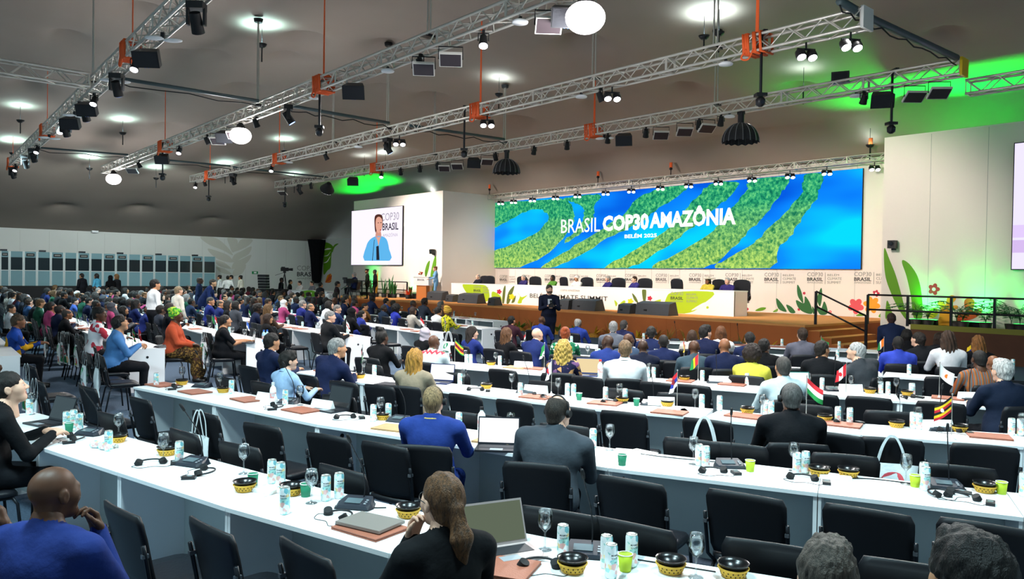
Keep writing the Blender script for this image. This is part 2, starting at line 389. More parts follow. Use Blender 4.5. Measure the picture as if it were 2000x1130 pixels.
# logos on walls
def logo(org, xd, s, parent, second=True, zoff=0):
    """three stacked lines COP30 / BRASIL / AMAZONIA and the summit name beside; s = width of the first block"""
    xd = Vector(xd); z = Vector((0, 0, 1)); o = Vector(org)
    put_text('COP30', GREYT, o+z*s*.43, xd, z, s, s*.24, 0, parent); put_text('BRASIL', DKT, o+z*s*.14, xd, z, s, s*.22, .02, parent)
    put_text('AMAZÔNIA', GREYT, o, xd, z, s, s*.11, 0, parent)
    if second:
        q = o+xd*s*1.28
        b = MB(); b.box(o+xd*s*1.14+z*s*.32, (.012 if abs(xd.x) > .5 else .004, .004 if abs(xd.x) > .5 else .012, s*.7)); b.build('divider_print', GREYT, parent)
        for k, t in enumerate(('BELÉM', 'CLIMATE', 'SUMMIT')): put_text(t, GREYT, q+z*s*(.46-.23*k), xd, z, s*(.72, .88, .84)[k], s*.15, 0, parent)
a = PV(936, 551, VW-.012); c = PV(1668, 553, VW-.012)
for i in range(13):
    t = i/12; o = a.lerp(c, t); logo(o, (1, 0, 0), .6, wall_stage)
a = PU(580, 545, UL+.012); logo(a, (0, 1, 0), 1.5, wall_left)
# faint door outline on the return wall beside the stage
b = MB(); q0 = PV(888, 582, VW-.01); q1 = PV(906, 515, VW-.01)
for c_, s_ in (((q0.x, VW-.01, (STZ+q1.z)/2), (.05, .02, q1.z-STZ)), ((q1.x, VW-.01, (STZ+q1.z)/2), (.05, .02, q1.z-STZ)), (((q0.x+q1.x)/2, VW-.01, q1.z), (q1.x-q0.x, .02, .05))): b.box(c_, s_)
b.build('trim_1', JOINT); struct(bpy.data.objects['trim_1'], 'pale door frame outline in the backdrop wall')
# ------------------------------------------------------------------ stage
STF = M('stage_carpet', '#e09a5c', .85, noise=.08, nscale=3, bump=.2, bscale=200, spec=.15); STS = M('stage_fascia', '#b4622a', .7, noise=.12, nscale=2)
def stage():
    t = thing('stage', 'long low stage with brown fascia and tan carpet', 'stage', (0, 0, 0))
    u0, u1 = -39.6, -10.85
    uw = -32.0
    b = MB(); b.box(((uw+u1)/2, (SFV+VW-.02)/2, STZ-.03), (u1-uw, VW-.02-SFV, .06)); b.build('stage_floor', STF, t)
    b = MB(); b.box(((u0+uw-.1)/2, (SFV+VWL-.02)/2, STZ-.03), (uw-.1-u0, VWL-.02-SFV, .06)); b.build('stage_floor', STF, t)
    n = 12; wd = (u1-u0)/n
    for i in range(n):
        b = MB(); b.box((u0+wd*(i+.5), SFV+.03, (STZ-.06)/2), (wd-.006, .05, STZ-.065)); b.build('fascia_panel', STS, t)
    b = MB(); b.box((u1-.03, (SFV+VW-.1)/2, (STZ-.06)/2), (.05, VW-.1-SFV, STZ-.065)); b.build('side_fascia', STS, t); b = MB(); b.box((u0+.03, (SFV+VWL-.1)/2, (STZ-.06)/2), (.05, VWL-.1-SFV, STZ-.065)); b.build('side_fascia', STS, t)
    for k in range(4):
        h = STZ-(k+1)*.168; st = MB(); st.box((u1+.17+k*.34, (SFV+23.6)/2+.1, h/2), (.34, 2.8, h)); s = st.build('step', STS, t)
        nz = MB(); nz.box((u1+.17+k*.34, (SFV+23.6)/2+.1, h+.006), (.33, 2.78, .012)); nz.build('step_tread', STF, s)
stage()
def walkway():
    t = thing('planter_walkway', 'raised brown walkway with olive kickboard below the right wing wall', 'platform')
    b = MB(); b.box((.7, (22.6+VWR-.03)/2, .4), (19, VWR-.03-22.6, .8)); b.build('base', M('walkway_side', '#5a3520', .7, noise=.15, nscale=3), t)
    b = MB(); b.box((.7, 22.62, .86), (19, .05, .14)); b.build('kickboard', M('kickboard', '#7c7a22', .6), t)
    b = MB(); b.box((.7, (22.66+VWR-.03)/2, .81), (19, VWR-22.71, .02)); b.build('deck', M('walkway_deck', '#4b3826', .8), t)
walkway()
RAILM = M('rail_steel', '#1b1a22', .4, .5)
def railing(name, desc, pts, zs, h, mids=(.5,), posts=None):
    t = thing(name, desc, 'railing')
    P = [Vector((p[0], p[1], z)) for p, z in zip(pts, zs)]
    for k in (1.0,)+tuple(mids):
        b = MB(); b.tube([p+Vector((0, 0, h*k)) for p in P], .028, 6); b.build('rail', RAILM, t)
    for p in P:
        b = MB(); b.box(p+Vector((0, 0, h/2)), (.06, .06, h)); b.build('post', RAILM, t)
us = [PV(x, 640, 22.7).x for x in (1694, 1772, 1857, 1942)]
us += [us[-1]+(us[-1]-us[-2])*(k+1) for k in range(5)]
railing('guard_rail', 'black steel guard rail along the walkway right of the stage', [(u, 22.7) for u in us], [.86]*len(us), .85)
railing('stair_rail', 'black sloping handrail on the stage stairs', [(-10.9, 21.3), (-9.45, 21.3)], [STZ, .2], .95, (.55,))
railing('guard_rail', 'black guard rail in front of green light left of the lectern', [(u, 22.9) for u in (-40.4, -38.8, -37.2, -35.6, -34.2)], [STZ]*5, .85, (.5, .25))
# ------------------------------------------------------------------ LED screens
def island_mat():
    m = glow('screen_forest', '#2fae55', 1.0); nt = m.node_tree; e = nt.nodes['Emission']; L = nt.links.new
    tc = nt.nodes.new('ShaderNodeTexCoord'); n = nt.nodes.new('ShaderNodeTexNoise'); n.inputs['Scale'].default_value = 7; n.inputs['Detail'].default_value = 8; n.inputs['Roughness'].default_value = .8
    L(tc.outputs['Object'], n.inputs[0]); r = nt.nodes.new('ShaderNodeValToRGB'); cr = r.color_ramp
    cr.elements[0].position = .40; cr.elements[0].color = (*srgb('#08604e'), 1); cr.elements[1].position = .62; cr.elements[1].color = (*srgb('#6ccb7c'), 1)
    x = cr.elements.new(.51); x.color = (*srgb('#259a68'), 1); L(n.outputs[0], r.inputs[0])
    r2 = nt.nodes.new('ShaderNodeValToRGB'); c2 = r2.color_ramp; c2.elements[0].position = .40; c2.elements[0].color = (*srgb('#167a44'), 1); c2.elements[1].position = .62; c2.elements[1].color = (*srgb('#bfe06a'), 1); L(n.outputs[0], r2.inputs[0])
    s = nt.nodes.new('ShaderNodeSeparateXYZ'); L(tc.outputs['Object'], s.inputs[0]); mr = nt.nodes.new('ShaderNodeMapRange'); mr.inputs[1].default_value = 2.6; mr.inputs[2].default_value = .3; L(s.outputs['Z'], mr.inputs[0])
    mx = nt.nodes.new('ShaderNodeMix'); mx.data_type = 'RGBA'; L(mr.outputs[0], mx.inputs[0]); L(r.outputs[0], mx.inputs[6]); L(r2.outputs[0], mx.inputs[7]); L(mx.outputs[2], e.inputs[0]); e.inputs[1].default_value = .95
    return m
def water_mat():
    m = glow('screen_water', '#0a6fe0', 1.0); nt = m.node_tree; e = nt.nodes['Emission']; L = nt.links.new
    tc = nt.nodes.new('ShaderNodeTexCoord'); mp = nt.nodes.new('ShaderNodeMapping'); mp.inputs['Scale'].default_value = (.10, .1, .26); L(tc.outputs['Object'], mp.inputs[0])
    n = nt.nodes.new('ShaderNodeTexNoise'); n.inputs['Scale'].default_value = 1.6; n.inputs['Detail'].default_value = 2; L(mp.outputs[0], n.inputs[0])
    r = nt.nodes.new('ShaderNodeValToRGB'); cr = r.color_ramp; cr.elements[0].position = .35; cr.elements[0].color = (*srgb('#0450c8'), 1); cr.elements[1].position = .66; cr.elements[1].color = (*srgb('#06c3e8'), 1)
    x = cr.elements.new(.5); x.color = (*srgb('#0a80ea'), 1); L(n.outputs[0], r.inputs[0]); L(r.outputs[0], e.inputs[0]); e.inputs[1].default_value = 1.0
    return m
def big_screen():
    a, c = PV(958, 523, VW-.1), PV(1685, 331, VW-.1); a2 = PV(958, 395, VW-.1); c2 = PV(1685, 525, VW-.1)
    z0 = (a.z+c2.z)/2; z1 = (a2.z+c.z)/2; u0, u1 = a.x, c.x
    t = thing('led_screen', 'wide stage screen showing green river islands in blue water with conference title', 'screen', (u0, VW, z0))
    b = MB(); b.box(((u1-u0)/2, -.05, (z1-z0)/2), (u1-u0+.012, .09, z1-z0+.012)); b.build('screen_frame', BLACKM, t)
    b = MB(); b.box(((u1-u0)/2, -.1, (z1-z0)/2), (u1-u0, .01, z1-z0)); b.build('display', water_mat(), t)
    # photograph pixels -> place on the picture by interpolating between the four corners of the screen
    def q(px, py):
        p = PV(px, py, VW-.106); zb = a.z+(c2.z-a.z)*(p.x-u0)/(u1-u0); zt = a2.z+(c.z-a2.z)*(p.x-u0)/(u1-u0)
        return Vector((p.x-u0, -.106, (z1-z0)*min(max((p.z-zb)/(zt-zb), 0), 1)))
    F_ = island_mat()
    Is = [z4((1030, 218), (1300, 200), (1500, 190), (1556, 255), (1565, 330), (1535, 395), (1400, 540), (1215, 636), (1024, 636), (1024, 550), (1180, 480), (1320, 410), (1400, 315), (1345, 258), (1250, 272), (1130, 335), (1025, 372)),
          z4((1500, 188), (1640, 165), (1740, 172), (1700, 230), (1690, 310), (1640, 390), (1525, 470), (1508, 458), (1600, 370), (1630, 300), (1622, 250), (1560, 212)),
          [(1090, 500), (1150, 462), (1215, 420), (1240, 392), (1290, 366), (1342, 364), (1320, 385), (1280, 412), (1240, 440), (1200, 458), (1130, 500), (1080, 522), (1056, 522)],
          [(1392, 359), (1368, 378), (1344, 402), (1320, 432), (1299, 450), (1245, 486), (1180, 522), (1227, 522), (1275, 498), (1329, 462), (1368, 432), (1395, 408), (1422, 387), (1443, 357)],
          [(1468, 352), (1459, 369), (1441, 393), (1425, 411), (1392, 450), (1335, 489), (1272, 522), (1374, 522), (1422, 492), (1456, 459), (1489, 426), (1519, 387), (1534, 366), (1540, 346)],
          [(1573, 343), (1566, 375), (1540, 408), (1507, 441), (1471, 474), (1429, 501), (1396, 522), (1504, 522), (1519, 486), (1549, 456), (1570, 420), (1594, 390), (1603, 363), (1609, 341)]]
    for pts in Is:
        P3 = crom([q(*p) for p in pts], 5); rng = random.Random(3)
        P3 = [Vector((p.x+rng.uniform(-.06, .06), p.y, min(max(p.z+rng.uniform(-.04, .04), .005), z1-z0-.005))) for p in P3]
        b = MB(); b.plate(P3, (0, -1, 0), .002); b.build('island_image', F_, t)
    T = glow('screen_white', '#ffffff', 1.15)
    def tx(s, x0, x1, yb, yt, bold):
        p0 = q(x0, yb); p1 = q(x1, yb); pt = q(x0, yt); me = put_text(s, T, Vector((p0.x, -.115, p0.z)), (1, 0, 0), (0, 0, 1), p1.x-p0.x, pt.z-p0.z, bold, t)
    tx('BRASIL', 1096, 1172, 455, 428, 0); tx('COP30', 1177, 1267, 452, 421, .045); tx('AMAZÔNIA', 1269, 1437, 446, 408, .04); tx('BELÉM 2025', 1220, 1283, 465, 456, .025)
big_screen()
def side_screen():
    P0 = PV(686, 517, VWL-.1); P1 = PV(786, 402, VWL-.1); u0, u1, z0, z1 = P0.x, P1.x, P0.z, P1.z
    t = thing('led_screen', 'square side screen showing a speaker in a light blue jacket at a lectern', 'screen', (u0, VWL, z0))
    b = MB(); b.box(((u1-u0)/2, -.05, (z1-z0)/2), (u1-u0+.05, .09, z1-z0+.05)); b.build('screen_frame', BLACKM, t)
    b = MB(); b.box(((u1-u0)/2, -.1, (z1-z0)/2), (u1-u0, .01, z1-z0)); b.build('display', glow('screen_lilac', '#e9dff0', .95), t)
    wq, hq = u1-u0, z1-z0
    def Q(x, y): return Vector((wq*(x-118)/(441-118+8), -.107, hq*(1-(y-250)/(622-250))))     # zoomed picture coordinates
    def shape(pts, c, k, nm, sm=4):
        P3 = [Q(*p) for p in pts]; P3 = crom(P3, sm) if sm else P3
        b = MB(); b.plate([p-Vector((0, .002*k, 0)) for p in P3], (0, -1, 0), .001); b.build(nm, glow('screen_'+nm+c, c, .9), t)
    for s, x0, x1, yb, yt, c, bo in (('COP30', 318, 430, 335, 285, '#9a97a0', 0), ('BRASIL', 328, 427, 398, 350, '#3b3840', .02), ('AMAZÔNIA', 330, 424, 440, 414, '#a5a2aa', 0)):
        p0 = Q(x0, yb); p1 = Q(x1, yt); put_text(s, glow('screen_txt'+c, c, .9), Vector((p0.x, -.108, p0.z)), (1, 0, 0), (0, 0, 1), p1.x-p0.x, p1.z-p0.z, bo, t)
    shape(((278, 300), (300, 288), (325, 300), (330, 345), (318, 400), (285, 410), (276, 350)), '#4a2a22', 2, 'hair_image')
    shape(((290, 395), (315, 395), (320, 450), (285, 450)), '#c58a78', 3, 'neck_image'); shape(((287, 318), (305, 305), (325, 325), (326, 375), (310, 412), (293, 400), (284, 360)), '#d59c88', 4, 'face_image')
    shape(((212, 594), (222, 500), (245, 455), (285, 432), (318, 432), (355, 455), (372, 520), (378, 594)), '#58a9dc', 3, 'jacket_image', 3); shape(((290, 500), (306, 495), (312, 590), (292, 590)), '#202530', 5, 'shirt_image', 0)
    shape(((292, 440), (305, 500), (316, 440)), '#d59c88', 5, 'throat_image', 0); shape(((318, 388), (322, 392), (318, 398), (311, 393)), '#a8323c', 6, 'mouth_image', 0)
    shape(((190, 594), (366, 596), (366, 622), (190, 620)), '#ffffff', 6, 'lectern_image', 0); shape(((276, 455), (279, 455), (268, 594), (264, 594)), '#25252b', 7, 'microphone_image', 0)
    for ex in (302, 319): shape(((ex-5, 345), (ex, 342), (ex+5, 345), (ex, 349)), '#30221f', 7, 'eye_image', 0)
side_screen()
p0 = PV(1976, 525, VWR-.1); p1 = PV(1976, 281, VWR-.1)
t = thing('led_screen', 'lilac side screen on the right wing wall cut by the picture edge', 'screen', (p0.x, VWR, p0.z)); hh = p1.z-p0.z
b = MB(); b.box((2.2, -.05, hh/2), (4.45, .09, hh+.05)); b.build('screen_frame', BLACKM, t)
b = MB(); b.box((2.2, -.1, hh/2), (4.4, .01, hh)); b.build('display', glow('screen_lilac2', '#d9d2f2', .95), t)
for zz, c in ((.18, '#c7aede'), (.3, '#d2bdea')):
    b = MB(); b.box((2.2, -.107, hh*zz), (4.4, .002, hh*.1)); b.build('picture_band', glow('band'+c, c, .9), t)
# ------------------------------------------------------------------ rows of desks
DEPTH = .6; TOPZ = .75
def g2(*pts): return [G(x, y, TOPZ).to_2d() for x, y in pts]
ROWS = {}
r1 = g2((70, 870), (440, 990), (760, 1080)); 
ROWS['R1'] = [r1[0]+(r1[0]-r1[1])*.62]+r1+[Vector((-2.15, 2.42)), Vector((-1.05, 2.95)), Vector((.1, 3.55))]
ROWS['R2'] = g2((260, 755), (617, 828), (1187, 913), (1597, 962), (2000, 1010)); ROWS['R2'].append(ROWS['R2'][-1]+(ROWS['R2'][-1]-ROWS['R2'][-2])*1.2)
ROWS['R3'] = g2((572, 726), (704, 747), (881, 765), (1154, 797), (1373, 816), (1682, 849), (2000, 872)); ROWS['R3'].append(ROWS['R3'][-1]+(ROWS['R3'][-1]-ROWS['R3'][-2])*.6)
ROWS['R4'] = g2((832, 712), (1065, 731), (1259, 748), (1491, 765), (1758, 783), (2010, 802))
ROWS['R5'] = g2((945, 684), (1069, 696), (1400, 716), (1724, 734), (1985, 752))
def offs(pts, d):
    out = []
    for i, p in enumerate(pts):
        t = (pts[min(i+1, len(pts)-1)]-pts[max(i-1, 0)]).normalized(); out.append(p+Vector((-t.y, t.x))*d)
    return out
ROWS['R6'] = offs(ROWS['R5'], 2.05); ROWS['R7'] = offs(ROWS['R5'], 4.05)[:4]
for k, v0 in enumerate((1.68, 3.87, 5.97, 8.15, 10.35, 12.45, 14.5, 16.4)):
    ue = -14.1-.12*k-(0.5 if k > 4 else 0)
    ROWS['L%d' % (k+1)] = [Vector((-44.5, v0+2.55)), Vector((-29, v0+1.05)), Vector((ue, v0))]
del ROWS['L8']
ROWS['L7'][-1] = Vector((-17.5, 14.75))
RN = {'R1': 'front row', 'R2': 'second row', 'R3': 'third row', 'R4': 'fourth row', 'R5': 'fifth row', 'R6': 'sixth row', 'R7': 'row nearest the stage'}
for k in range(8): RN['L%d' % (k+1)] = ('left block nearest row', 'left block second row', 'left block third row', 'left block fourth row', 'left block fifth row', 'left block sixth row', 'left block seventh row', 'left block furthest row')[k]
class Path:
    def __init__(s, pts):
        s.p = pts; s.l = [0]
        for a, b in zip(pts, pts[1:]): s.l.append(s.l[-1]+(b-a).length)
        s.L = s.l[-1]
    def at(s, t):
        for i in range(len(s.p)-1):
            if t <= s.l[i+1] or i == len(s.p)-2:
                d = (s.p[i+1]-s.p[i]).normalized(); return s.p[i]+d*(t-s.l[i]), d
    def find(s, px, off, z):               # parameter where the point offset from the edge is seen at photo column px
        best = None; n = int(s.L/.04)
        for i in range(-10, n+11):
            p, d = s.at(i*.04); q = p+Vector((-d.y, d.x))*off; e = abs(PROJ((q.x, q.y, z))[0]-px)
            if best is None or e < best[0]: best = (e, i*.04)
        return best[1]
PATH = {k: Path(v) for k, v in ROWS.items()}
def desk_meshes(L):
    top = MB(); top.box((L/2, DEPTH/2, TOPZ-.0125), (L-.006, DEPTH, .025))
    s0 = MB(); s0.box((.016, DEPTH/2, (TOPZ-.025)/2), (.025, DEPTH-.03, TOPZ-.025)); s1 = MB(); s1.box((L-.016, DEPTH/2, (TOPZ-.025)/2), (.025, DEPTH-.03, TOPZ-.025))
    fp = MB(); fp.box((L/2, DEPTH-.12, .385), (L-.06, .018, .67))
    hole = MB(); hole.cyl((L-.004, DEPTH*.5, .60), (L+.001, DEPTH*.5, .60), .022, 12)
    tr = MB(); tr.box((L/2, DEPTH-.2, .69), (L*.7, .1, .02))
    return [('desk_top', top.mesh('desk_top', WHITE)), ('side_panel', s0.mesh('side_panel', WHITE)), ('side_panel', s1.mesh('side_panel', WHITE)), ('front_panel', fp.mesh('front_panel', PANEL)),
            ('cable_tray', tr.mesh('cable_tray', STEEL)), ('cable_grommet', hole.mesh('cable_grommet', BLACK))]
DL = 1.45; DESK = desk_meshes(DL)
DESKS = []
for rn, path in PATH.items():
    pts = ROWS[rn]
    for a, b_ in zip(pts, pts[1:]):
        L = (b_-a).length; n = max(1, round(L/DL)); d = (b_-a)/n
        for i in range(n):
            p = a+d*i
            o = stamp('conference_desk', DESK, 'white conference desk', 'desk', (p.x, p.y, 0), math.atan2(d.y, d.x), 'in the '+RN[rn], 'conference desks')
            o.scale = (d.length/DL, 1, 1)
# ------------------------------------------------------------------ chairs
CH_B = M('chair_plastic', '#101116', .5, spec=.4); CH_S = M('chair_seat_leatherette', '#15161b', .38, bump=.1, bscale=60)
def chair_meshes():
    W_, H0, H1 = .47, .475, .875
    m = MB(); nx, nz = 12, 9; front = []; back = []
    for k in range(nz+1):
        t = k/nz
        for i in range(nx+1):
            s = i/nx*2-1
            rx = 1.0
            if t > .82: q = (t-.82)/.18; rx = 1-.10*(1-math.sqrt(max(0, 1-q*q)))
            if t < .12: q = (.12-t)/.12; rx = 1-.07*q*q
            x = s*W_/2*rx*(.93+.07*t); z = H0+(H1-H0)*t-(.012*s*s if t > .7 else 0)
            y = -.215-.085*t+.028*(s*s)
            front.append((x, y+.009, z)); back.append((x, y-.009, z))
    n = nx+1; o = len(front); fs = []
    for k in range(nz):
        for i in range(nx):
            a = k*n+i; fs.append((a+1, a, a+n, a+n+1)); fs.append((o+a, o+a+1, o+a+n+1, o+a+n))
    rim = [i for i in range(n)]+[k*n+nx for k in range(1, nz+1)]+[nz*n+i for i in range(nx-1, -1, -1)]+[k*n for k in range(nz-1, 0, -1)]
    for i in range(len(rim)): a, b = rim[i], rim[(i+1) % len(rim)]; fs.append((a, b, o+b, o+a))
    m.add(front+back, fs, 0, True); back_me = m.mesh('backrest', CH_B)
    s = MB(); ring = []
    for (rs, z) in ((.90, .415), (1.0, .43), (1.0, .452), (.93, .468), (.55, .472)):
        for i in range(24):
            a = 2*math.pi*i/24; c, sn = math.cos(a), math.sin(a)
            x = .235*rs*math.copysign(abs(c)**.45, c); y = .225*rs*math.copysign(abs(sn)**.45, sn)
            ring.append((x, y+.0, z-(.025*max(0, (y-.12)/.1)**2)))
    s.add(ring, [(k*24+i, k*24+(i+1) % 24, (k+1)*24+(i+1) % 24, (k+1)*24+i) for k in range(4) for i in range(24)], 0, True)
    s.add(ring[-24:], [list(range(24))], 0, True); s.add(ring[:24], [list(range(24))[::-1]], 0)
    parts = [('seat', s.mesh('seat', CH_S)), ('backrest', back_me)]
    for sx in (-1, 1):
        l = MB(); l.tube([(sx*.205, .17, .41), (sx*.215, .2, .36), (sx*.235, .235, .0)], .0115, 7); parts.append(('leg', l.mesh('leg', STEEL)))
        l = MB(); l.tube([(sx*.205, -.16, .41), (sx*.215, -.19, .36), (sx*.24, -.26, .0)], .0115, 7); parts.append(('leg', l.mesh('leg', STEEL)))
        l = MB(); l.tube([(sx*.205, .17, .41), (sx*.212, -.17, .41), (sx*.232, -.215, .46), (sx*.238, -.25, .66), (sx*.238, -.262, .72)], .0115, 7); parts.append(('back_upright', l.mesh('back_upright', STEEL)))
        l = MB(); l.box((sx*.236, -.252, .665), (.022, .034, .02)); parts.append(('clip', l.mesh('clip', M('clip_grey', '#55585e', .4, .3))))
    return parts
CHAIR = chair_meshes()
def joined(parts, name, pick=None):
    m = MB(); mats = []
    for p in parts:
        me = p[1]; mi = {}
        for i, mt in enumerate(me.materials):
            if mt not in mats: mats.append(mt)
            mi[i] = mats.index(mt)
        o = len(m.v); m.v += [tuple(v.co) for v in me.vertices]
        for f in me.polygons: m.f.append([i+o for i in f.vertices]); m.m.append(mi[f.material_index]); m.s.append(f.use_smooth)
    return m.mesh(name, mats)
CHAIR1 = joined(CHAIR, 'stackable_chair')
NCH = [0]
def chair(x, y, rz, where, far=False, desc='black stackable chair with tubular legs'):
    NCH[0] += 1
    if far:
        o = ob('stackable_chair', CHAIR1); o.location = (x, y, 0); o.rotation_euler = (0, 0, rz)
        return tag(o, desc, 'chair', where, 'black conference chairs')
    return stamp('stackable_chair', CHAIR, desc, 'chair', (x, y, 0), rz, where, 'black conference chairs')
SEATS = {}                                # row -> list of parameters where a person will sit (filled below)
def seat_pose(rn, t, off=-.30):
    p, d = PATH[rn].at(t); n = Vector((-d.y, d.x)); q = p+n*off
    return q, math.atan2(d.y, d.x)
# ------------------------------------------------------------------ people: smooth implicit bodies turned into one skin each
def surf_nets(D, org, h):
    nx, ny, nz = D.shape; I = D < 0
    c = lambda a, i, j, k: a[i:nx-1+i, j:ny-1+j, k:nz-1+k]
    cnt = sum(c(I, i, j, k).astype(np.int8) for i in (0, 1) for j in (0, 1) for k in (0, 1))
    act = (cnt > 0) & (cnt < 8); ids = np.argwhere(act); n = len(ids)
    idx = -np.ones(act.shape, int); idx[act] = np.arange(n)
    acc = np.zeros((n, 3)); num = np.zeros(n); I0 = ids[:, 0]; J0 = ids[:, 1]; K0 = ids[:, 2]
    corners = [(i, j, k) for i in (0, 1) for j in (0, 1) for k in (0, 1)]
    for a in corners:
        for ax in range(3):
            if a[ax]: continue
            b = list(a); b[ax] = 1
            da = D[I0+a[0], J0+a[1], K0+a[2]]; db = D[I0+b[0], J0+b[1], K0+b[2]]
            x = (da < 0) != (db < 0); t = np.where(x, da/np.where(x, da-db, 1), 0)
            p = np.tile(np.array(a, float), (n, 1)); p[:, ax] += t
            acc[x] += p[x]; num[x] += 1
    V = (ids+acc/num[:, None])*h+org
    Q = []
    for ax in range(3):
        b, cc = (ax+1) % 3, (ax+2) % 3
        sl0 = [slice(None)]*3; sl1 = [slice(None)]*3
        sl0[ax] = slice(0, -1); sl1[ax] = slice(1, None)
        s0 = I[tuple(sl0)]; s1 = I[tuple(sl1)]
        e = np.argwhere(s0 != s1); e = e[(e[:, b] > 0) & (e[:, cc] > 0) & (e[:, b] < D.shape[b]-1) & (e[:, cc] < D.shape[cc]-1)]
        if not len(e): continue
        ins = I[e[:, 0], e[:, 1], e[:, 2]]
        def cell(db, dc):
            q = e.copy(); q[:, b] -= db; q[:, cc] -= dc; return idx[q[:, 0], q[:, 1], q[:, 2]]
        q = np.stack([cell(1, 1), cell(0, 1), cell(0, 0), cell(1, 0)], 1)
        q[~ins] = q[~ins][:, ::-1]; Q.append(q)
    return V, np.concatenate(Q)
class Blob:
    """list of soft primitives; each has a material number and a blend radius"""
    def __init__(s): s.p = []
    def cone(s, a, b, ra, rb, m=0, k=.02, flat=None): s.p.append(('c', np.array(a, float), np.array(b, float), ra, rb, m, k, flat)); return s
    def ell(s, c, r, m=0, k=.02, R=None): s.p.append(('e', np.array(c, float), np.array(r, float), R, None, m, k, None)); return s
    def cut(s, c, r, k=.01): s.p.append(('x', np.array(c, float), np.array(r, float), None, None, -1, k, None)); return s
    def plane(s, p, n, k=.01): s.p.append(('h', np.array(p, float), np.array(n, float), None, None, -1, k, None)); return s
    def field(s, P):
        D = np.full(P.shape[0], 9., np.float32); Mx = np.zeros(P.shape[0], np.int8); best = np.full(P.shape[0], 9., np.float32)
        for (ty, a, b, ra, rb, m, k, fl) in s.p:
            if ty == 'c':
                ab = b-a; q = P-a; L2 = ab@ab
                if fl is not None:                       # flatten across a direction
                    ax, f = fl; ax = np.array(ax, float); ax = ax/np.linalg.norm(ax); dd = q@ax-0; ta = np.clip((q@ab)/L2, 0, 1); r = q-ta[:, None]*ab
                    comp = r@ax; r = r+np.outer(comp*(1/f-1), ax); d = np.sqrt((r*r).sum(1))-(ra+(rb-ra)*ta)
                    d = d*np.where(np.abs(comp)/f > .5*np.abs(d+ra), f, 1.)
                else:
                    t = np.clip((q@ab)/L2, 0, 1); r = q-t[:, None]*ab; d = np.sqrt((r*r).sum(1))-(ra+(rb-ra)*t)
            elif ty in 'ex':
                q = (P-a)
                if ra is not None: q = q@ra
                l = np.sqrt(((q/b)**2).sum(1)); l2 = np.sqrt(((q/b**2)**2).sum(1))+1e-6; d = l*(l-1)/l2
            else:
                d = (P-a)@b
            d = d.astype(np.float32)
            if ty in 'ce':
                hh = np.maximum(k-np.abs(D-d), 0)/k; D = np.minimum(D, d)-hh*hh*k*.25
                mm = d < best; Mx[mm] = m; best = np.minimum(best, d)
            elif ty == 'x':
                d = -d; hh = np.maximum(k-np.abs(D-d), 0)/k; D = np.maximum(D, d)+hh*hh*k*.25
            else:
                hh = np.maximum(k-np.abs(D-d), 0)/k; D = np.maximum(D, d)+hh*hh*k*.25
        return D, Mx
    def mesh(s, lo, hi, h, disp=None):
        lo = np.array(lo, float); n = np.ceil((np.array(hi)-lo)/h).astype(int)+1
        g = np.stack(np.meshgrid(*[lo[i]+h*np.arange(n[i]) for i in range(3)], indexing='ij'), -1).reshape(-1, 3)
        st = 4; ci = [np.arange(0, n[i]+st, st) for i in range(3)]
        cg = np.stack(np.meshgrid(*[lo[i]+h*ci[i] for i in range(3)], indexing='ij'), -1).reshape(-1, 3)
        Dc, _ = s.field(cg); Dc = Dc.reshape([len(c) for c in ci])
        fi = [np.minimum((np.arange(n[i])+st//2)//st, len(ci[i])-1) for i in range(3)]
        D = Dc[np.ix_(*fi)].reshape(-1).copy(); near = np.abs(D) < h*st*1.25+.02+(.02 if disp is not None else 0)
        gn = g[near]; dn, _ = s.field(gn)
        if disp is not None: dn = dn+disp(gn).astype(np.float32)
        D[near] = dn
        V, Q = surf_nets(D.reshape(n), lo, h)
        C = V[Q].mean(1); _, Mf = s.field(C)
        return V, Q, Mf
def npmesh(name, chunks, nm):
    """chunks of (V, Q, Mf) -> one mesh with nm empty material slots"""
    me = bpy.data.meshes.new(name); vs = []; fs = []; ms = []; o = 0
    for V, Q, Mf in chunks:
        vs.append(V); fs += (np.asarray(Q)+o).tolist() if isinstance(Q, np.ndarray) else [[i+o for i in f] for f in Q]; ms += list(map(int, Mf)); o += len(V)
    me.from_pydata(np.concatenate(vs).tolist(), [], fs)
    me.polygons.foreach_set('material_index', ms); me.polygons.foreach_set('use_smooth', [True]*len(fs))
    for i in range(nm): me.materials.append(None)
    me.update(); return me
# --- head (origin mid head, facing +Y) materials: 0 skin 4 lips
def head_blob():
    b = Blob()
    b.ell((0, -.014, .03), (.076, .097, .086), 0, .02); b.ell((0, .028, -.03), (.061, .064, .082), 0, .03); b.cone((-.02, .062, -.088), (.02, .062, -.088), .026, .026, 0, .03)
    b.cone((-.034, .076, .022), (.034, .076, .022), .014, .014, 0, .02)
    b.cut((-.032, .101, .002), (.017, .014, .012), .012); b.cut((.032, .101, .002), (.017, .014, .012), .012)
    b.cone((0, .088, .016), (0, .108, -.022), .007, .0125, 0, .012); b.ell((-.013, .098, -.026), (.010, .011, .008), 0, .006); b.ell((.013, .098, -.026), (.010, .011, .008), 0, .006)
    b.cone((-.017, .087, -.052), (.017, .087, -.052), .0052, .0052, 4, .006); b.cone((-.013, .0855, -.061), (.013, .0855, -.061), .0058, .0058, 4, .006)
    b.ell((-.045, .055, -.02), (.022, .028, .028), 0, .03); b.ell((.045, .055, -.02), (.022, .028, .028), 0, .03)
    for s in (-1, 1): b.ell((s*.079, -.012, -.005), (.011, .022, .032), 0, .008); b.cut((s*.092, -.006, -.003), (.008, .012, .02), .006)
    b.cone((0, -.028, -.06), (0, -.05, -.20), .054, .060, 0, .03)
    return b
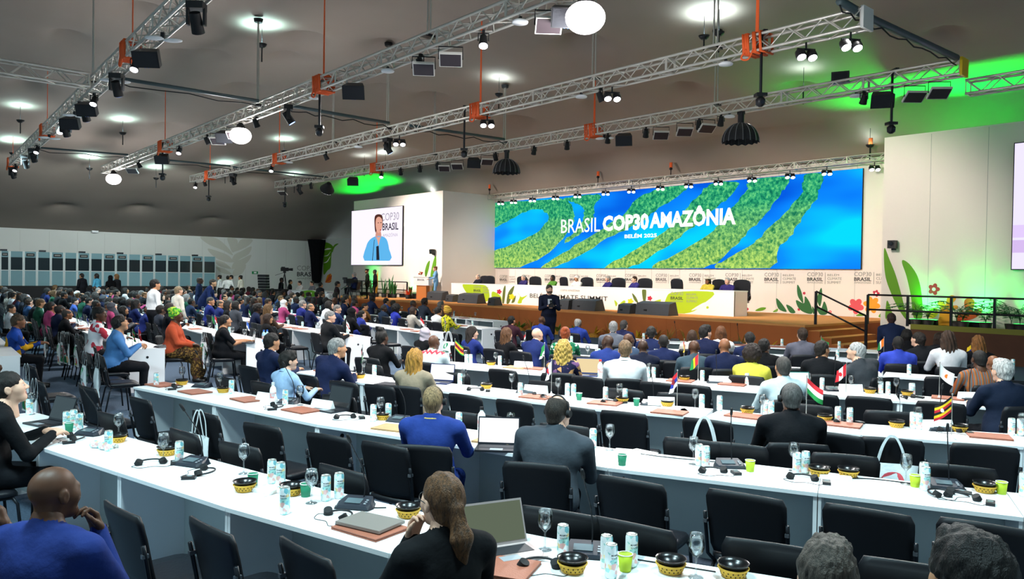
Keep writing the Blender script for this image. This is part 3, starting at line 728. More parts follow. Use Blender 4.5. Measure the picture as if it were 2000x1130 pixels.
def sphere_chunk(c, r, m, n=8):
    mb = MB(); mb.ball(c, r, n); return np.array(mb.v), mb.f, [m]*len(mb.f)
def make_head(h):
    ch = [head_blob().mesh((-.1, -.13, -.22), (.1, .13, .13), h)]
    for s in (-1, 1):
        ch.append(sphere_chunk((s*.032, .083, .003), (.0105, .0105, .0062), 5)); ch.append(sphere_chunk((s*.032, .0905, .003), (.0056, .0036, .0056), 6, 6))
        V, Q, m_ = (Blob().cone((s*.018, .090, .020), (s*.046, .083, .022), .0045, .003, 6, .005)).mesh((-.07, .06, 0), (.07, .12, .05), .004); ch.append((V, Q, m_))
    return ch
HEADS = {'hi': make_head(.0065), 'lo': make_head(.011)}
# --- hands: wrist at origin, fingers +X, palm facing -Z, thumb towards +Y
def make_hand(curl, h, thumb=0.0):
    b = Blob()
    ky = (.030, .010, -.011, -.030)
    for i, y in enumerate(ky): b.cone((0, y*.55, 0), (.082-.006*abs(i-1.2), y, .0), .0165, .0125, 0, .012)
    for i, y in enumerate(ky):
        p = np.array((.083-.006*abs(i-1.2), y, 0.)); sc = (.95, 1.05, 1.0, .8)[i]; a = 0
        for j, (l, r0, r1) in enumerate(((.043, .0105, .0095), (.027, .0095, .0085), (.021, .0085, .0068))):
            a += curl*(.75, 1.1, .8)[j]; q = p+np.array((math.cos(a)*l*sc, y*.10*(1-j*.3), -math.sin(a)*l*sc)); b.cone(p, q, r0, r1, 0, .004); p = q
    t0 = (.018, .026, -.004); t1 = (.050, .052-thumb*.02, -.016-thumb*.02); t2 = (.078, .058-thumb*.03, -.026-thumb*.03); t3 = (.098, .055-thumb*.035, -.032-thumb*.03)
    b.cone(t0, t1, .015, .0125, 0, .01); b.cone(t1, t2, .0115, .0105, 0, .004); b.cone(t2, t3, .0105, .0078, 0, .003)
    b.cone((-.035, 0, 0), (.01, 0, 0), .024, .026, 0, .02, ((0, 0, 1), .75))
    return b.mesh((-.06, -.06, -.12), (.20, .09, .04), h)
HAND = {}
def hand(curl, hi, thumb=0):
    k = (curl, hi, thumb)
    if k not in HAND: HAND[k] = make_hand(curl, .0052 if hi else .0085, thumb)
    return HAND[k]
def frame(x, up):
    x = np.array(x, float); x /= np.linalg.norm(x); z = np.array(up, float); z = z-x*(z@x); z /= np.linalg.norm(z); y = np.cross(z, x); return np.stack([x, y, z], 1)
def ik(S, T, l1, l2, pole):
    S, T, pole = (np.array(a, float) for a in (S, T, pole)); d = T-S; L = np.linalg.norm(d); mx = (l1+l2)*.995
    if L > mx: T = S+d*mx/L; d = T-S; L = mx
    a = (l1*l1-l2*l2+L*L)/(2*L); hgt = math.sqrt(max(l1*l1-a*a, 0)); u = d/L; p = pole-u*(pole@u); p /= np.linalg.norm(p)+1e-9
    return S+u*a+p*hgt, T
def rotx(a): c, s = math.cos(a), math.sin(a); return np.array([[1, 0, 0], [0, c, -s], [0, s, c]])
def roty(a): c, s = math.cos(a), math.sin(a); return np.array([[c, 0, s], [0, 1, 0], [-s, 0, c]])
def rotz(a): c, s = math.cos(a), math.sin(a); return np.array([[c, -s, 0], [s, c, 0], [0, 0, 1]])
BODY = {}
def body(lean=.15, side=0, hl=(-.12, .42, .80), hr=(.12, .42, .80), yaw=0, pitch=0, tilt=0, female=0, sleeve=1, stand=0, skirt=0, fat=1.0, hi=0, curl=.35, twist=0, legs=None, lcurl=None, palm=None, neckline=0, bald_h=0):
    """one continuous clothed figure. mats: 0 skin 1 top 2 bottom 3 shoes 4 lips 5 eye 6 iris/brow 7 shirt"""
    key = repr((lean, side, hl, hr, yaw, pitch, tilt, female, sleeve, stand, skirt, fat, hi, curl, twist, legs, lcurl, palm, neckline))
    if key in BODY: return BODY[key]
    b = Blob(); f = .92 if female else 1.0
    pel = np.array((0, -.02, .56 if not stand else .93))
    R = rotz(twist)@roty(side)@rotx(-lean)
    def T(x, y, z): return pel+R@np.array((x, y, z), float)
    dep = R@np.array((0, 1., 0)); up = R@np.array((0, 0, 1.)); rt = R@np.array((1., 0, 0))
    hipw = .095
    # torso
    b.ell(pel+np.array((0, .0, .0)), (.175*f*fat, .135*fat, .125), 2, .05, R if stand else None)
    b.ell(T(0, -.005, .14), (.150*f*fat, .112*fat, .15), 1, .06, R); b.ell(T(0, -.008, .33), (.172*f*fat, .118*(.5+.5*fat), .165), 1, .06, R)
    if female: b.ell(T(-.075, .085, .32), (.062, .058, .06), 1, .04, R); b.ell(T(.075, .085, .32), (.062, .058, .06), 1, .04, R)
    if fat > 1.08: b.ell(T(0, .05, .12), (.15*fat, .12*fat, .14), 1, .06, R)
    sw = (.178 if female else .198)*(.6+.4*fat); shz = .425
    b.cone(T(-sw*.86, -.01, shz), T(sw*.86, -.01, shz), .064, .064, 1, .06, (dep, .9)); b.cone(T(-sw*.55, -.012, .455), T(sw*.55, -.012, .455), .05, .05, 1, .06)
    b.cone(T(0, -.022, .44), T(0, -.01, .535), .062, .055, 1 if neckline < 0 else 0, .035)
    if sleeve: b.cone(T(0, -.025, .46), T(0, -.02, .498), .068, .063, 1, .02)
    # jacket skirt
    if sleeve == 2 and not stand: b.ell(pel+np.array((0, -.02, .03)), (.185*f*fat, .148*fat, .13), 1, .05)
    if stand and sleeve == 2: b.cone(T(0, 0, .12), T(0, .0, -.12), .15*f*fat, .175*f*fat, 1, .04, ((0, 1, 0), .72))
    # arms
    hands = []
    for s, tgt in ((-1, hl), (1, hr)):
        S = T(s*sw, -.01, shz-.005); l1, l2 = .295*(.95 if female else 1), .262*(.95 if female else 1)
        E_, W_ = ik(S, tgt, l1, l2, np.array((s*.55, -.30, -.8)) if not (palm and palm.get('pole')) else np.array(palm['pole'])*np.array((s, 1, 1)))
        ra = .056 if sleeve == 2 else .050
        b.cone(S, E_, (ra+.006)*(.7+.3*fat), ra*.86, 1, .035); 
        if sleeve: b.cone(E_, W_, ra*.86, .036 if sleeve == 2 else .033, 1, .02)
        else: b.cone(S+(E_-S)*.72, E_, .044, .043, 0, .01); b.cone(E_, W_, .044, .028, 0, .015)
        fd = W_-E_; fd /= np.linalg.norm(fd); hands.append((s, W_, fd))
    # legs
    if stand:
        for s in (-1, 1):
            K = np.array((s*.095, .015, .50)); A = np.array((s*.105, -.015, .085)); H = pel+np.array((s*hipw, 0, -.04))
            b.cone(H, K, .088*fat, .062, 2, .04); b.cone(K, A, .060, .046, 2, .03); b.cone(A+np.array((0, -.015, -.04)), A+np.array((s*.02, .15, -.052)), .04, .032, 3, .02)
        if skirt: b.cone(pel+np.array((0, 0, .02)), np.array((0, 0, .45)), .17, .22, 2, .04, ((0, 1, 0), .8))
    else:
        lg = legs or ((-.11, .42, .50, -.12, .40), (.11, .42, .50, .12, .40))
        for s, (kx, ky, kz, ax_, ay) in zip((-1, 1), lg):
            H = pel+np.array((s*hipw, .03, -.02)); K = np.array((kx, ky, kz)); A = np.array((ax_, ay, .09)); fdir = np.array((kx-H[0], ky-H[1], 0)); fdir /= np.linalg.norm(fdir)
            b.cone(H, K, .088*fat, .063, 2, .04); 
            if not skirt: b.cone(K, A, .062, .046, 2, .03)
            else: b.cone(K, A, .05, .036, 0, .02)
            b.cone(A+np.array((0, 0, -.045))-fdir*.02, A+np.array((0, 0, -.058))+fdir*.15, .04, .03, 3, .02)
        if skirt: b.cone(pel+np.array((0, .05, -.02)), np.array((0, .43, .48)), .17, .15, 2, .05); b.cone(np.array((0, .42, .46)), np.array((0, .42, .22)), .15, .18, 2, .05, ((0, 1, 0), .75))
    nb = T(0, -.012, .50); hc = T(0, .012, .50)+np.array((0, .012, .0))+up*.06+np.array((0, 0, .075))
    HR = rotz(twist+yaw)@roty(tilt)@rotx(-pitch)
    b.cone(T(0, -.02, .47), hc+HR@np.array((0, -.035, -.09)), .056, .052, 1 if neckline < 0 else 0, .03)
    pts = np.array([p for q in b.p for p in ((q[1], q[2]) if q[0] == 'c' else (q[1],))]); lo = pts.min(0)-.23; hi_ = pts.max(0)+.23; lo[2] = max(lo[2], -.03)
    chunks = [b.mesh(lo, hi_, .0125 if hi else .021)]
    for V, Q, Mf in HEADS['hi' if hi else 'lo']: chunks.append((np.asarray(V)@HR.T+hc, Q, Mf))
    for s, W_, fd in hands:
        if palm and s in palm: fd2, upv, cu, th_ = palm[s]
        else: fd2 = fd*np.array((1, 1, .25)); upv = (0, 0, 1); cu = (lcurl if s < 0 and lcurl is not None else curl); th_ = 0
        V, Q, Mf = hand(cu, hi, th_); V = np.asarray(V).copy()
        if s < 0: V[:, 1] *= -1; Q = np.asarray(Q)[:, ::-1]
        V[:, 1] *= 1 
        if s > 0: pass
        Fm = frame(fd2, upv); V = V*(.94 if female else 1.0); V = V@Fm.T+W_; chunks.append((V, Q, Mf))
    me = npmesh('person', chunks, 8); HM = np.eye(4); HM[:3, :3] = HR; HM[:3, 3] = hc
    NM = np.eye(4); NM[:3, :3] = R; NM[:3, 3] = T(0, -.018, .485)
    BODY[key] = (me, Matrix(HM.tolist()), Matrix(NM.tolist())); return BODY[key]
# --- hair
def noise3(g, f, a):
    return a*(np.sin(g[:, 0]*f+1.3*np.sin(g[:, 1]*f*.7))*np.sin(g[:, 1]*f*1.1+.7)*np.sin(g[:, 2]*f*.9+1.9*np.sin(g[:, 0]*f*.5)))
def base_hair(b, t=.012, front=1, low=-.05):
    b.ell((0, -.018, .034), (.076+t*.62, .097+t, .086+t*1.1), 0, .02)
    b.cone((0, -.055, 0), (0, -.062, low), .070, .058, 0, .03)
    b.cut((0, .115, -.045), (.088, .085, .120 if front else .14), .008)
    for s in (-1, 1): b.cut((s*.09, .004, -.022), (.024, .036, .042), .012); b.cut((s*.075, .05, -.035), (.03, .05, .055), .012)
    return b
HAIRS = {}
def hair(style):
    if style in HAIRS: return HAIRS[style]
    b = Blob(); lo, hi, h, dp = (-.13, -.16, -.14), (.13, .13, .16), .0075, None
    if style == 'short': base_hair(b, .013); b.plane((0, -.05, -.062), (0, .35, -1)); dp = lambda g: noise3(g, 75, .005)+noise3(g, 150, .003)+.0012*np.sin(g[:, 0]*260+4*np.sin(g[:, 1]*30))
    elif style == 'crop': base_hair(b, .006); b.plane((0, -.05, -.055), (0, .35, -1))
    elif style == 'thick': base_hair(b, .022); b.ell((0, .045, .105), (.06, .05, .03), 0, .03); b.plane((0, -.05, -.07), (0, .35, -1)); dp = lambda g: noise3(g, 60, .007)
    elif style in ('thickhi', 'thickhi2'):
        base_hair(b, .020 if style == 'thickhi' else .024); b.ell((.01, .05, .105), (.06, .05, .03), 0, .03); b.plane((0, -.05, -.07), (0, .35, -1)); h = .0045; q_ = 300 if style == 'thickhi' else 240
        dp = lambda g: .0016*np.sin(g[:, 0]*q_+5*np.sin(g[:, 1]*25)+3*np.sin(g[:, 2]*31))+noise3(g, 48, .006)+noise3(g, 110, .004)
    elif style == 'ring':                 # bald on top, hair at the sides and back
        base_hair(b, .009); b.cut((0, .03, .115), (.068, .098, .06), .01); b.plane((0, -.05, -.058), (0, .35, -1))
    elif style == 'bob':
        base_hair(b, .018); b.cone((-.06, -.03, .0), (-.072, -.02, -.11), .042, .04, 0, .03); b.cone((.06, -.03, .0), (.072, -.02, -.11), .042, .04, 0, .03); b.cone((0, -.06, .0), (0, -.07, -.11), .06, .05, 0, .04); dp = lambda g: noise3(g, 55, .005); lo = (-.15, -.17, -.18)
    elif style == 'long':
        base_hair(b, .018); b.cone((-.055, -.04, 0), (-.07, -.085, -.27), .045, .05, 0, .04); b.cone((.055, -.04, 0), (.07, -.085, -.27), .045, .05, 0, .04); b.cone((0, -.07, 0), (0, -.105, -.30), .06, .055, 0, .05)
        dp = lambda g: .006*np.sin(g[:, 0]*130+3*np.sin(g[:, 2]*14))+noise3(g, 45, .005); lo = (-.17, -.20, -.38)
    elif style == 'curlylong':
        base_hair(b, .03); b.cone((-.06, -.03, 0), (-.085, -.065, -.24), .06, .062, 0, .05); b.cone((.06, -.03, 0), (.085, -.065, -.24), .06, .062, 0, .05); b.cone((0, -.07, 0), (0, -.095, -.26), .075, .07, 0, .05)
        dp = lambda g: noise3(g, 95, .016); lo = (-.2, -.22, -.36); hi = (.2, .14, .18); h = .0085
    elif style == 'afro':
        base_hair(b, .055); b.ell((0, -.045, .03), (.135, .125, .125), 0, .03); b.cut((0, .125, -.04), (.075, .08, .10), .01); dp = lambda g: noise3(g, 85, .012); lo = (-.18, -.22, -.15); hi = (.18, .13, .2); h = .0095
    elif style == 'ponytail':
        base_hair(b, .012, 1, -.04); b.ell((0, -.118, .0), (.022, .02, .022), 0, .01); b.cone((0, -.125, -.01), (.012, -.155, -.12), .03, .045, 0, .03); b.cone((.012, -.155, -.12), (.03, -.14, -.26), .045, .016, 0, .03)
        dp = lambda g: .0025*np.sin(g[:, 0]*160)+noise3(g, 50, .003); lo = (-.13, -.22, -.32)
    elif style == 'bun':
        base_hair(b, .012, 1, -.04); b.ell((0, -.09, .085), (.045, .045, .042), 0, .015); dp = lambda g: noise3(g, 80, .004); hi = (.13, .13, .18); lo = (-.13, -.18, -.14)
    elif style == 'topbun':
        base_hair(b, .010, 1, -.04); b.ell((0, -.05, .135), (.045, .045, .04), 0, .015); dp = lambda g: .004*np.sin(g[:, 0]*150); hi = (.13, .13, .22)
    elif style == 'wrap':                 # cloth head wrap with a knot
        b.ell((0, -.02, .05), (.098, .118, .10), 0, .02); b.ell((0, -.06, .13), (.07, .08, .055), 0, .03); b.cut((0, .12, -.045), (.095, .085, .115), .008); b.plane((0, 0, -.03), (0, .3, -1)); dp = lambda g: .005*np.sin(g[:, 2]*110+g[:, 0]*40); hi = (.14, .14, .22); lo = (-.14, -.18, -.12)
    elif style == 'cap':
        b.ell((0, -.018, .055), (.093, .112, .085), 0, .02); b.cone((-.085, -.01, .03), (.085, -.01, .03), .02, .02, 0, .02); b.plane((0, 0, .005), (0, -.25, -1)); b.cut((0, .12, -.06), (.095, .085, .11), .008); hi = (.14, .14, .18); lo = (-.14, -.16, -.06)
    elif style == 'hijab':
        b.ell((0, -.018, .03), (.092, .112, .102), 0, .02); b.cone((0, -.02, -.04), (0, -.01, -.19), .088, .13, 0, .05); b.cut((0, .115, -.012), (.06, .075, .082), .01); dp = lambda g: .004*np.sin(g[:, 2]*70+g[:, 0]*30); lo = (-.18, -.2, -.3); hi = (.18, .16, .16)
    elif style == 'hat':                  # wide brimmed sun hat
        b.ell((0, -.015, .09), (.09, .10, .07), 0, .02); b.ell((0, -.01, .075), (.20, .21, .018), 0, .02); hi = (.24, .24, .2); lo = (-.24, -.24, .0)
    elif style == 'officer':
        b.ell((0, -.01, .115), (.125, .13, .03), 0, .02); b.ell((0, -.015, .085), (.092, .108, .035), 0, .02); b.ell((0, .09, .07), (.06, .05, .008), 0, .01); hi = (.15, .16, .18); lo = (-.15, -.16, .03)
    elif style == 'beard':
        b.ell((0, .035, -.055), (.068, .068, .066), 0, .02); b.cone((-.07, .01, .0), (-.06, .03, -.05), .013, .016, 0, .02); b.cone((.07, .01, .0), (.06, .03, -.05), .013, .016, 0, .02); b.cut((0, .04, -.005), (.055, .09, .03), .01); b.cut((0, .11, -.055), (.019, .03, .010), .005); dp = lambda g: noise3(g, 120, .002); lo = (-.1, -.05, -.15); hi = (.1, .13, .03)
    V, Q, Mf = b.mesh(lo, hi, h, dp); HAIRS[style] = npmesh('hair', [(V, Q, Mf)], 1); return HAIRS[style]
def hairmat(c): return M('hair_'+c.lstrip('#'), c, .55, color2='#%02x%02x%02x' % tuple(int(int(c[i:i+2], 16)*.55) for i in (1, 3, 5)), nscale=30, stretch=(3, 3, .6), bump=.5, bscale=90, spec=.4)
SK = {'l': '#e0b096', 'm': '#c08a66', 'b': '#8a5a3e', 'd': '#553625', 'k': '#3d281d'}
def skinmat(c): return M('skin_'+c, SK[c], .5, noise=.10, nscale=14, spec=.4)
LIP = M('lips', '#a05a50', .45); EYE = M('eye_white', '#e8e6e2', .25); IRIS = M('eye_dark', '#1c1412', .3); SHOE = M('shoe_leather', '#14110f', .35)
def collar_mesh():
    m = MB(); n = 20; vs = []
    for k, (r, z) in enumerate(((.066, -.012), (.0675, .022), (.063, .034), (.060, .02))):
        for i in range(n):
            a = math.pi*2*i/n; vs.append((r*math.cos(a), r*.98*math.sin(a)+.004, z-.02*math.sin(a)*(1 if math.sin(a) > 0 else .2)))
    m.add(vs, [(k*n+i, k*n+(i+1) % n, (k+1)*n+(i+1) % n, (k+1)*n+i) for k in range(3) for i in range(n)], 0, True); return m.mesh('shirt_collar', [None])
COLLAR = collar_mesh()
def lanyard_mesh():
    m = MB(); pts = []
    for i in range(25):
        a = -math.pi/2+2*math.pi*i/24; pts.append((.078*math.cos(a), .08*math.sin(a)+.012+(.045 if math.sin(a) > .5 else 0), .012-.06*max(0, math.sin(a))))
    m.tube(pts, .007, 6); return m.mesh('lanyard', [None])
LANY = lanyard_mesh()
def jcollar_mesh():
    m = MB(); n = 24; vs = []
    for r, z in ((.088, -.035), (.080, .004), (.074, .022), (.070, .018)):
        for i in range(n):
            a = -math.pi/2+(i/(n-1)-.5)*2*2.35; vs.append((r*math.cos(a), r*math.sin(a)+.006, z-.035*max(0, math.sin(a)+.3)))
    m.add(vs, [(k*n+i, k*n+i+1, (k+1)*n+i+1, (k+1)*n+i) for k in range(3) for i in range(n-1)], 0, True); return m.mesh('jacket_collar', [None])
JCOL = jcollar_mesh()
def headphones_mesh():
    m = MB(); pts = [(.088*math.cos(a), -.012, .005+.118*math.sin(a)) for a in [math.pi*i/16 for i in range(17)]]; m.tube(pts, .0065, 6)
    band = m.mesh('headband', BLACK); cups = []
    for s in (-1, 1): c = MB(); c.cyl((s*.082, -.012, -.004), (s*.105, -.012, -.004), .032, 14, .026); cups.append(('ear_cup', c.mesh('ear_cup', BLACKM)))
    return [('headband', band)]+cups
PHONES = headphones_mesh()
def glasses_mesh():
    m = MB()
    for s in (-1, 1): m.tube([(s*.033+.021*math.cos(a), .108-.004*abs(math.cos(a)), .003+.017*math.sin(a)) for a in [2*math.pi*i/14 for i in range(14)]], .0022, 5, 0, True); m.tube([(s*.054, .104, .006), (s*.082, .05, .008), (s*.084, -.01, .006)], .0022, 5)
    m.tube([(-.012, .11, .006), (.012, .11, .006)], .0022, 5); return m.mesh('glasses', BLACK)
SPECS = glasses_mesh()
def setm(o, mats):
    for i, m in enumerate(mats):
        s = o.material_slots[i]; s.link = 'OBJECT'; s.material = m
NP = [0]
def person(desc, loc, rz, b, hs='short', hc='#1a1512', skin='l', top='#1b2440', bottom='#15171f', where='', collar=None, phones=False, lany=None, beard=None, scale=1.0, extra=(), shoes=None, cat='person'):
    me, HM, NM = body(**b) if isinstance(b, dict) else b
    tm = top if not isinstance(top, str) else cloth(top); bm = bottom if not isinstance(bottom, str) else cloth(bottom)
    o = ob('person', me); o.location = loc; o.rotation_euler = (0, 0, rz); o.scale = (scale,)*3
    setm(o, [skinmat(skin), tm, bm, shoes or SHOE, LIP if skin in 'lm' else M('lips_dark', '#5a3028', .45), EYE, IRIS, PAPER])
    tag(o, desc, cat, where, 'people in the hall'); NP[0] += 1
    def kid(name, me_, M_, mat=None):
        c = ob(name, me_, o); c.matrix_local = M_
        if mat: setm(c, [mat])
        return c
    if hs: kid({'wrap': 'head_wrap', 'hijab': 'headscarf', 'hat': 'hat', 'officer': 'cap', 'cap': 'cap'}.get(hs, 'hair'), hair(hs), HM, hairmat(hc) if hs not in ('wrap', 'hijab', 'hat', 'officer', 'cap') and isinstance(hc, str) else (cloth(hc) if isinstance(hc, str) else hc))
    if hs in ('hat', 'wrap', 'cap'): pass
    if beard: kid('beard', hair('beard'), HM, hairmat(beard))
    if collar: kid('shirt_collar', COLLAR, NM, cloth(collar))
    if isinstance(b, dict) and b.get('sleeve') == 2 and not b.get('stand') and hs != 'hijab': kid('jacket_collar', JCOL, NM, tm)
    if lany: kid('lanyard', LANY, NM, cloth(lany))
    if phones:
        p = kid('headphones', PHONES[0][1], HM)
        for nm, me_ in PHONES[1:]: ob(nm, me_, p)
    for nm, me_, frame_ in extra: kid(nm, me_, HM if frame_ == 'H' else (NM if frame_ == 'N' else Matrix()))
    return o
# ------------------------------------------------------------------ who sits where
POSE = {
 'desk': dict(lean=.16), 'low': dict(lean=.34, pitch=-.25, hl=(-.10, .44, .80), hr=(.10, .44, .80)), 'lap': dict(lean=.04, hl=(-.07, .27, .66), hr=(.08, .26, .66), pitch=-.25),
 'back': dict(lean=-.14, hl=(-.10, .24, .65), hr=(.12, .24, .65), legs=((-.11, .45, .49, -.12, .48), (.11, .45, .49, .12, .48))), 'phone': dict(lean=.12, hl=(-.03, .34, .84), hr=(.07, .35, .85), pitch=-.4, curl=.7),
 'chin': dict(lean=.14, hr=(.07, .22, .99), hl=(-.10, .40, .80), palm={1: ((-.28, -.18, .94), (.2, .95, .1), .8, .5)}), 'right': dict(lean=.12, yaw=-.7), 'left': dict(lean=.10, yaw=.75), 'rightlean': dict(lean=.22, side=.16, yaw=-.5), 'leftlean': dict(lean=.24, side=-.22, yaw=.6, pitch=-.15),
}
def mk(pose, female=0, sleeve=2, fat=1.1, **kw):
    d = dict(POSE[pose]); d.update(female=female, sleeve=sleeve, fat=fat); d.update(kw); return d
HTOP = {}
def head_top(b):
    me, HM, NM = body(**b); k = me.name
    if k not in HTOP: HTOP[k] = HM.translation.z+.125, HM.translation.x, HM.translation.y
    return HTOP[k]
SEATED = []                                # (row, t, off) so that chairs stand under them
def place(row, kind, px, ytop=None):
    off = {'D': -.33, 'A': -1.02, 'C': -.5, 'B': -.75}[kind]
    t = PATH[row].find(px, off, 1.15); q, a = seat_pose(row, t, off)
    return q, a
def sit(row, kind, px, ytop, desc, b, hs, hc, skin, top, bottom='#14161d', drz=0, ch=True, **kw):
    """row = name of a desk row with a seat kind (D at the desk, A behind), or a distance in metres from the camera plane"""
    zt, hx, hy = head_top(b)
    if isinstance(row, str):
        off = {'D': -.33, 'A': -1.02, 'C': -.5, 'B': -.75}[kind]; t = PATH[row].find(px, off, 1.15)
        for _ in range(5):
            def hp(t_):
                q_, a_ = seat_pose(row, t_, off); c_, s_ = math.cos(a_+drz), math.sin(a_+drz); return PROJ((q_.x+c_*hx-s_*hy, q_.y+s_*hx+c_*hy, 1.2))[0]
            x0 = hp(t); g_ = (hp(t+.05)-x0)/.05; t += max(-.4, min(.4, (px-x0)/g_ if abs(g_) > 1 else 0))
        q, a = seat_pose(row, t, off); rz = a+drz; where = kw.pop('where', ('at the ' if kind in 'DC' else 'behind the ')+RN[row])
    else:
        d = ray(px, ytop); p = CAM+d*(row/d.dot(FW)); q = Vector((p.x, p.y)); rz = drz; where = kw.pop('where', '')
    c, s = math.cos(rz), math.sin(rz)
    if not isinstance(row, str): q = q-Vector((c*hx-s*hy, s*hx+c*hy))*.9
    hw = Vector((q.x+c*hx-s*hy, q.y+s*hx+c*hy)); dd = (Vector((hw.x, hw.y, 1.2))-CAM).dot(FW)
    sc = 1.0
    if ytop is not None:
        # height at which the photograph shows the crown, limited to normal people
        rr = ray(px, ytop); want = CAMH+rr.z*dd/rr.dot(FW); sc = min(max(want/zt, .90), 1.09)
    o = person(desc, (q.x, q.y, 0), rz, b, hs, hc, skin, top, bottom, where, scale=sc, **kw)
    if ch:
        o2 = chair(q.x-s*.0+0, q.y, rz, where+' under a seated person', far=dd > 13, desc='black chair')
    return o
NAVY = '#1c2a55'; BLUE = '#1d3aa8'; CHAR = '#2a2d33'; BLK = '#131418'; GREY = '#6d7077'; WHT_ = '#e9e9ea'
S2 = dict(sleeve=2)
# front row
sit('R1', 'D', 18, 725, 'young person in black suit typing on a laptop', mk('low', hi=1, yaw=-.25), 'short', '#1d1714', 'l', BLK, drz=-.15, collar='#f2f2f2')
sit('R1', 'D', 862, 922, 'person with brown ponytail and glasses in black blazer', mk('chin', 1, hi=1, hl=(-.09, .21, 1.0), hr=(.14, .40, .80), palm={-1: ((.2, -.15, .95), (-.2, .95, .1), .7, .4)}, yaw=.15, fat=1.0), 'ponytail', '#6a4628', 'l', BLK, drz=.95, extra=(('glasses', SPECS, 'H'),))
sit(2.36, '', 1618, 1058, 'person with tousled grey brown hair at the bottom picture edge', mk('desk', hi=1), 'thickhi', '#5a5048', 'l', CHAR, drz=.5, ch=False)
sit(2.12, '', 1898, 1046, 'person with wavy black hair at the bottom picture edge', mk('desk', hi=1, yaw=.4), 'thickhi2', '#191513', 'm', BLK, drz=.5, ch=False)
sit(3.25, '', 106, 906, 'bald person in royal blue suit with a hand at the chin', mk('chin', hi=1, fat=1.2, lean=.08, hr=(.08, .21, .99), hl=(-.13, .36, .60), legs=((-.12, .44, .50, -.13, .42), (.13, .46, .50, .14, .46)), yaw=-.2), None, '#000000', 'd', '#16368c', '#16368c', drz=.62, collar='#f4f4f4', where='in the front row')
sit(3.3, '', -62, 880, 'person in black and yellow print with hand at the face cut by the left edge', mk('chin', 1, sleeve=0, hi=1, fat=1.1, yaw=-.6, hr=(.10, .20, 1.0)), 'bun', '#17120f', 'd', patterned('black_gold_print', ['#131210', '#131210', '#c9a21e', '#2a2a18'], 30), BLK, drz=-.1, where='')
# second row
sit('R2', 'D', 848, 750, 'person with blond crew cut and headphones in bright blue suit', mk('low', hi=1, lean=.10, fat=1.15, hl=(-.12, .42, .8), hr=(.13, .44, .80)), 'crop', '#a98a62', 'l', '#1740a0', '#1740a0', drz=.35, phones=True, lany='#d8b24a')
sit('R2', 'D', 1092, 770, 'heavy balding person with headphones in slate grey suit', mk('rightlean', hi=1, fat=1.35, lean=.30, side=.10, yaw=-.3), 'ring', '#3a3029', 'l', '#4a525c', '#191b20', drz=.25, phones=True)
# third row
sit('R3', 'A', 583, 686, 'person in light blue shirt with thick dark hair', mk('desk', sleeve=1, hi=1, fat=1.1, yaw=-.2), 'thick', '#191512', 'l', '#9dbfe6', '#2a3040', lany='#2a3a55')
sit('R3', 'D', 532, 650, 'person in navy suit with neat black hair', mk('desk', fat=1.1), 'short', '#14110f', 'm', '#16264f')
sit('R3', 'D', 660, 660, 'silver haired person in navy suit leaning on the desk', mk('rightlean', fat=1.2, lean=.32, yaw=-.45), 'short', '#9a9a98', 'm', '#142450', collar='#f0f0f0', drz=.1)
sit('R3', 'D', 812, 681, 'person with long golden hair in beige jacket with patterned shawl', mk('desk', 1, hi=1, fat=1.1), 'long', '#c08a38', 'l', '#a8977c', drz=.2)
sit('R3', 'A', 1545, 747, 'person with grey hair and headphones in black suit', mk('desk', hi=1, fat=1.15), 'crop', '#5c5a58', 'd', '#12141a', phones=True, collar='#dfe5ea', drz=.35)
# fourth row
sit('R4', 'D', 747, 644, 'person with braided top bun in black top', mk('desk', 1, sleeve=1, fat=1.15), 'topbun', '#16110e', 'd', BLK)
sit('R4', 'D', 848, 653, 'bald person in white shirt with red and green zigzag pattern', mk('desk', sleeve=1, fat=1.15), None, '#000000', 'd', banded('zigzag_print', ['#c9d3d6', '#c9d3d6', '#c9d3d6', '#b03a48', '#c9d3d6', '#2a8a68', '#c9d3d6', '#c9d3d6'], 'Z', 3.2, zig=.04), drz=.1)
sit('R5', 'A', 832, 643, 'person in lilac grey headscarf and black robe', mk('desk', 1, sleeve=1), 'hijab', '#b3a8b4', 'm', BLK, where='beside the white desk end')
sit('R4', 'D', 1101, 665, 'person with long curly blonde hair in dark floral blouse', mk('desk', 1, hi=1, sleeve=1, fat=1.0), 'curlylong', '#d6b056', 'l', patterned('floral_navy', ['#191a38', '#191a38', '#221c3c', '#6a4a70', '#b88a5a'], 16), drz=.3)
sit('R4', 'D', 1221, 664, 'person in plain white shirt with light brown hair', mk('desk', sleeve=1, hi=1, fat=1.2), 'short', '#86684a', 'l', '#dcdfe2', '#3a3d44', drz=.35, lany='#26303c')
sit('R4', 'A', 1529, 695, 'person in pale sweater with cream collar and cropped hair', mk('desk', sleeve=1, fat=1.1, yaw=-.1), 'crop', '#4a4642', 'm', '#c3d6dc', drz=.4, collar='#eee0c8')
sit('R4', 'D', 1957, 702, 'white haired person in navy suit', mk('desk', hi=1, fat=1.35), 'thick', '#d6d5d2', 'l', '#142540', drz=.5)
sit(10.25, '', 1470, 676, 'person with dark afro in bright yellow blouse', mk('desk', 1, sleeve=1, fat=1.35), 'afro', '#2a1c16', 'd', '#e3d61a', drz=.35, where='behind the fourth row desk')
sit('R5', 'A', 1671, 668, 'white haired person in dark grey suit turned left', mk('leftlean', fat=1.3), 'short', '#d2d2d0', 'l', '#4c5158', drz=.7, collar='#cfd6dd')
sit('R5', 'A', 1606, 665, 'person with glasses and thin black hair in black suit', mk('right', fat=1.15), 'short', '#2b2521', 'm', '#1b1d22', drz=.1, collar='#e8e8e8', extra=(('glasses', SPECS, 'H'),))
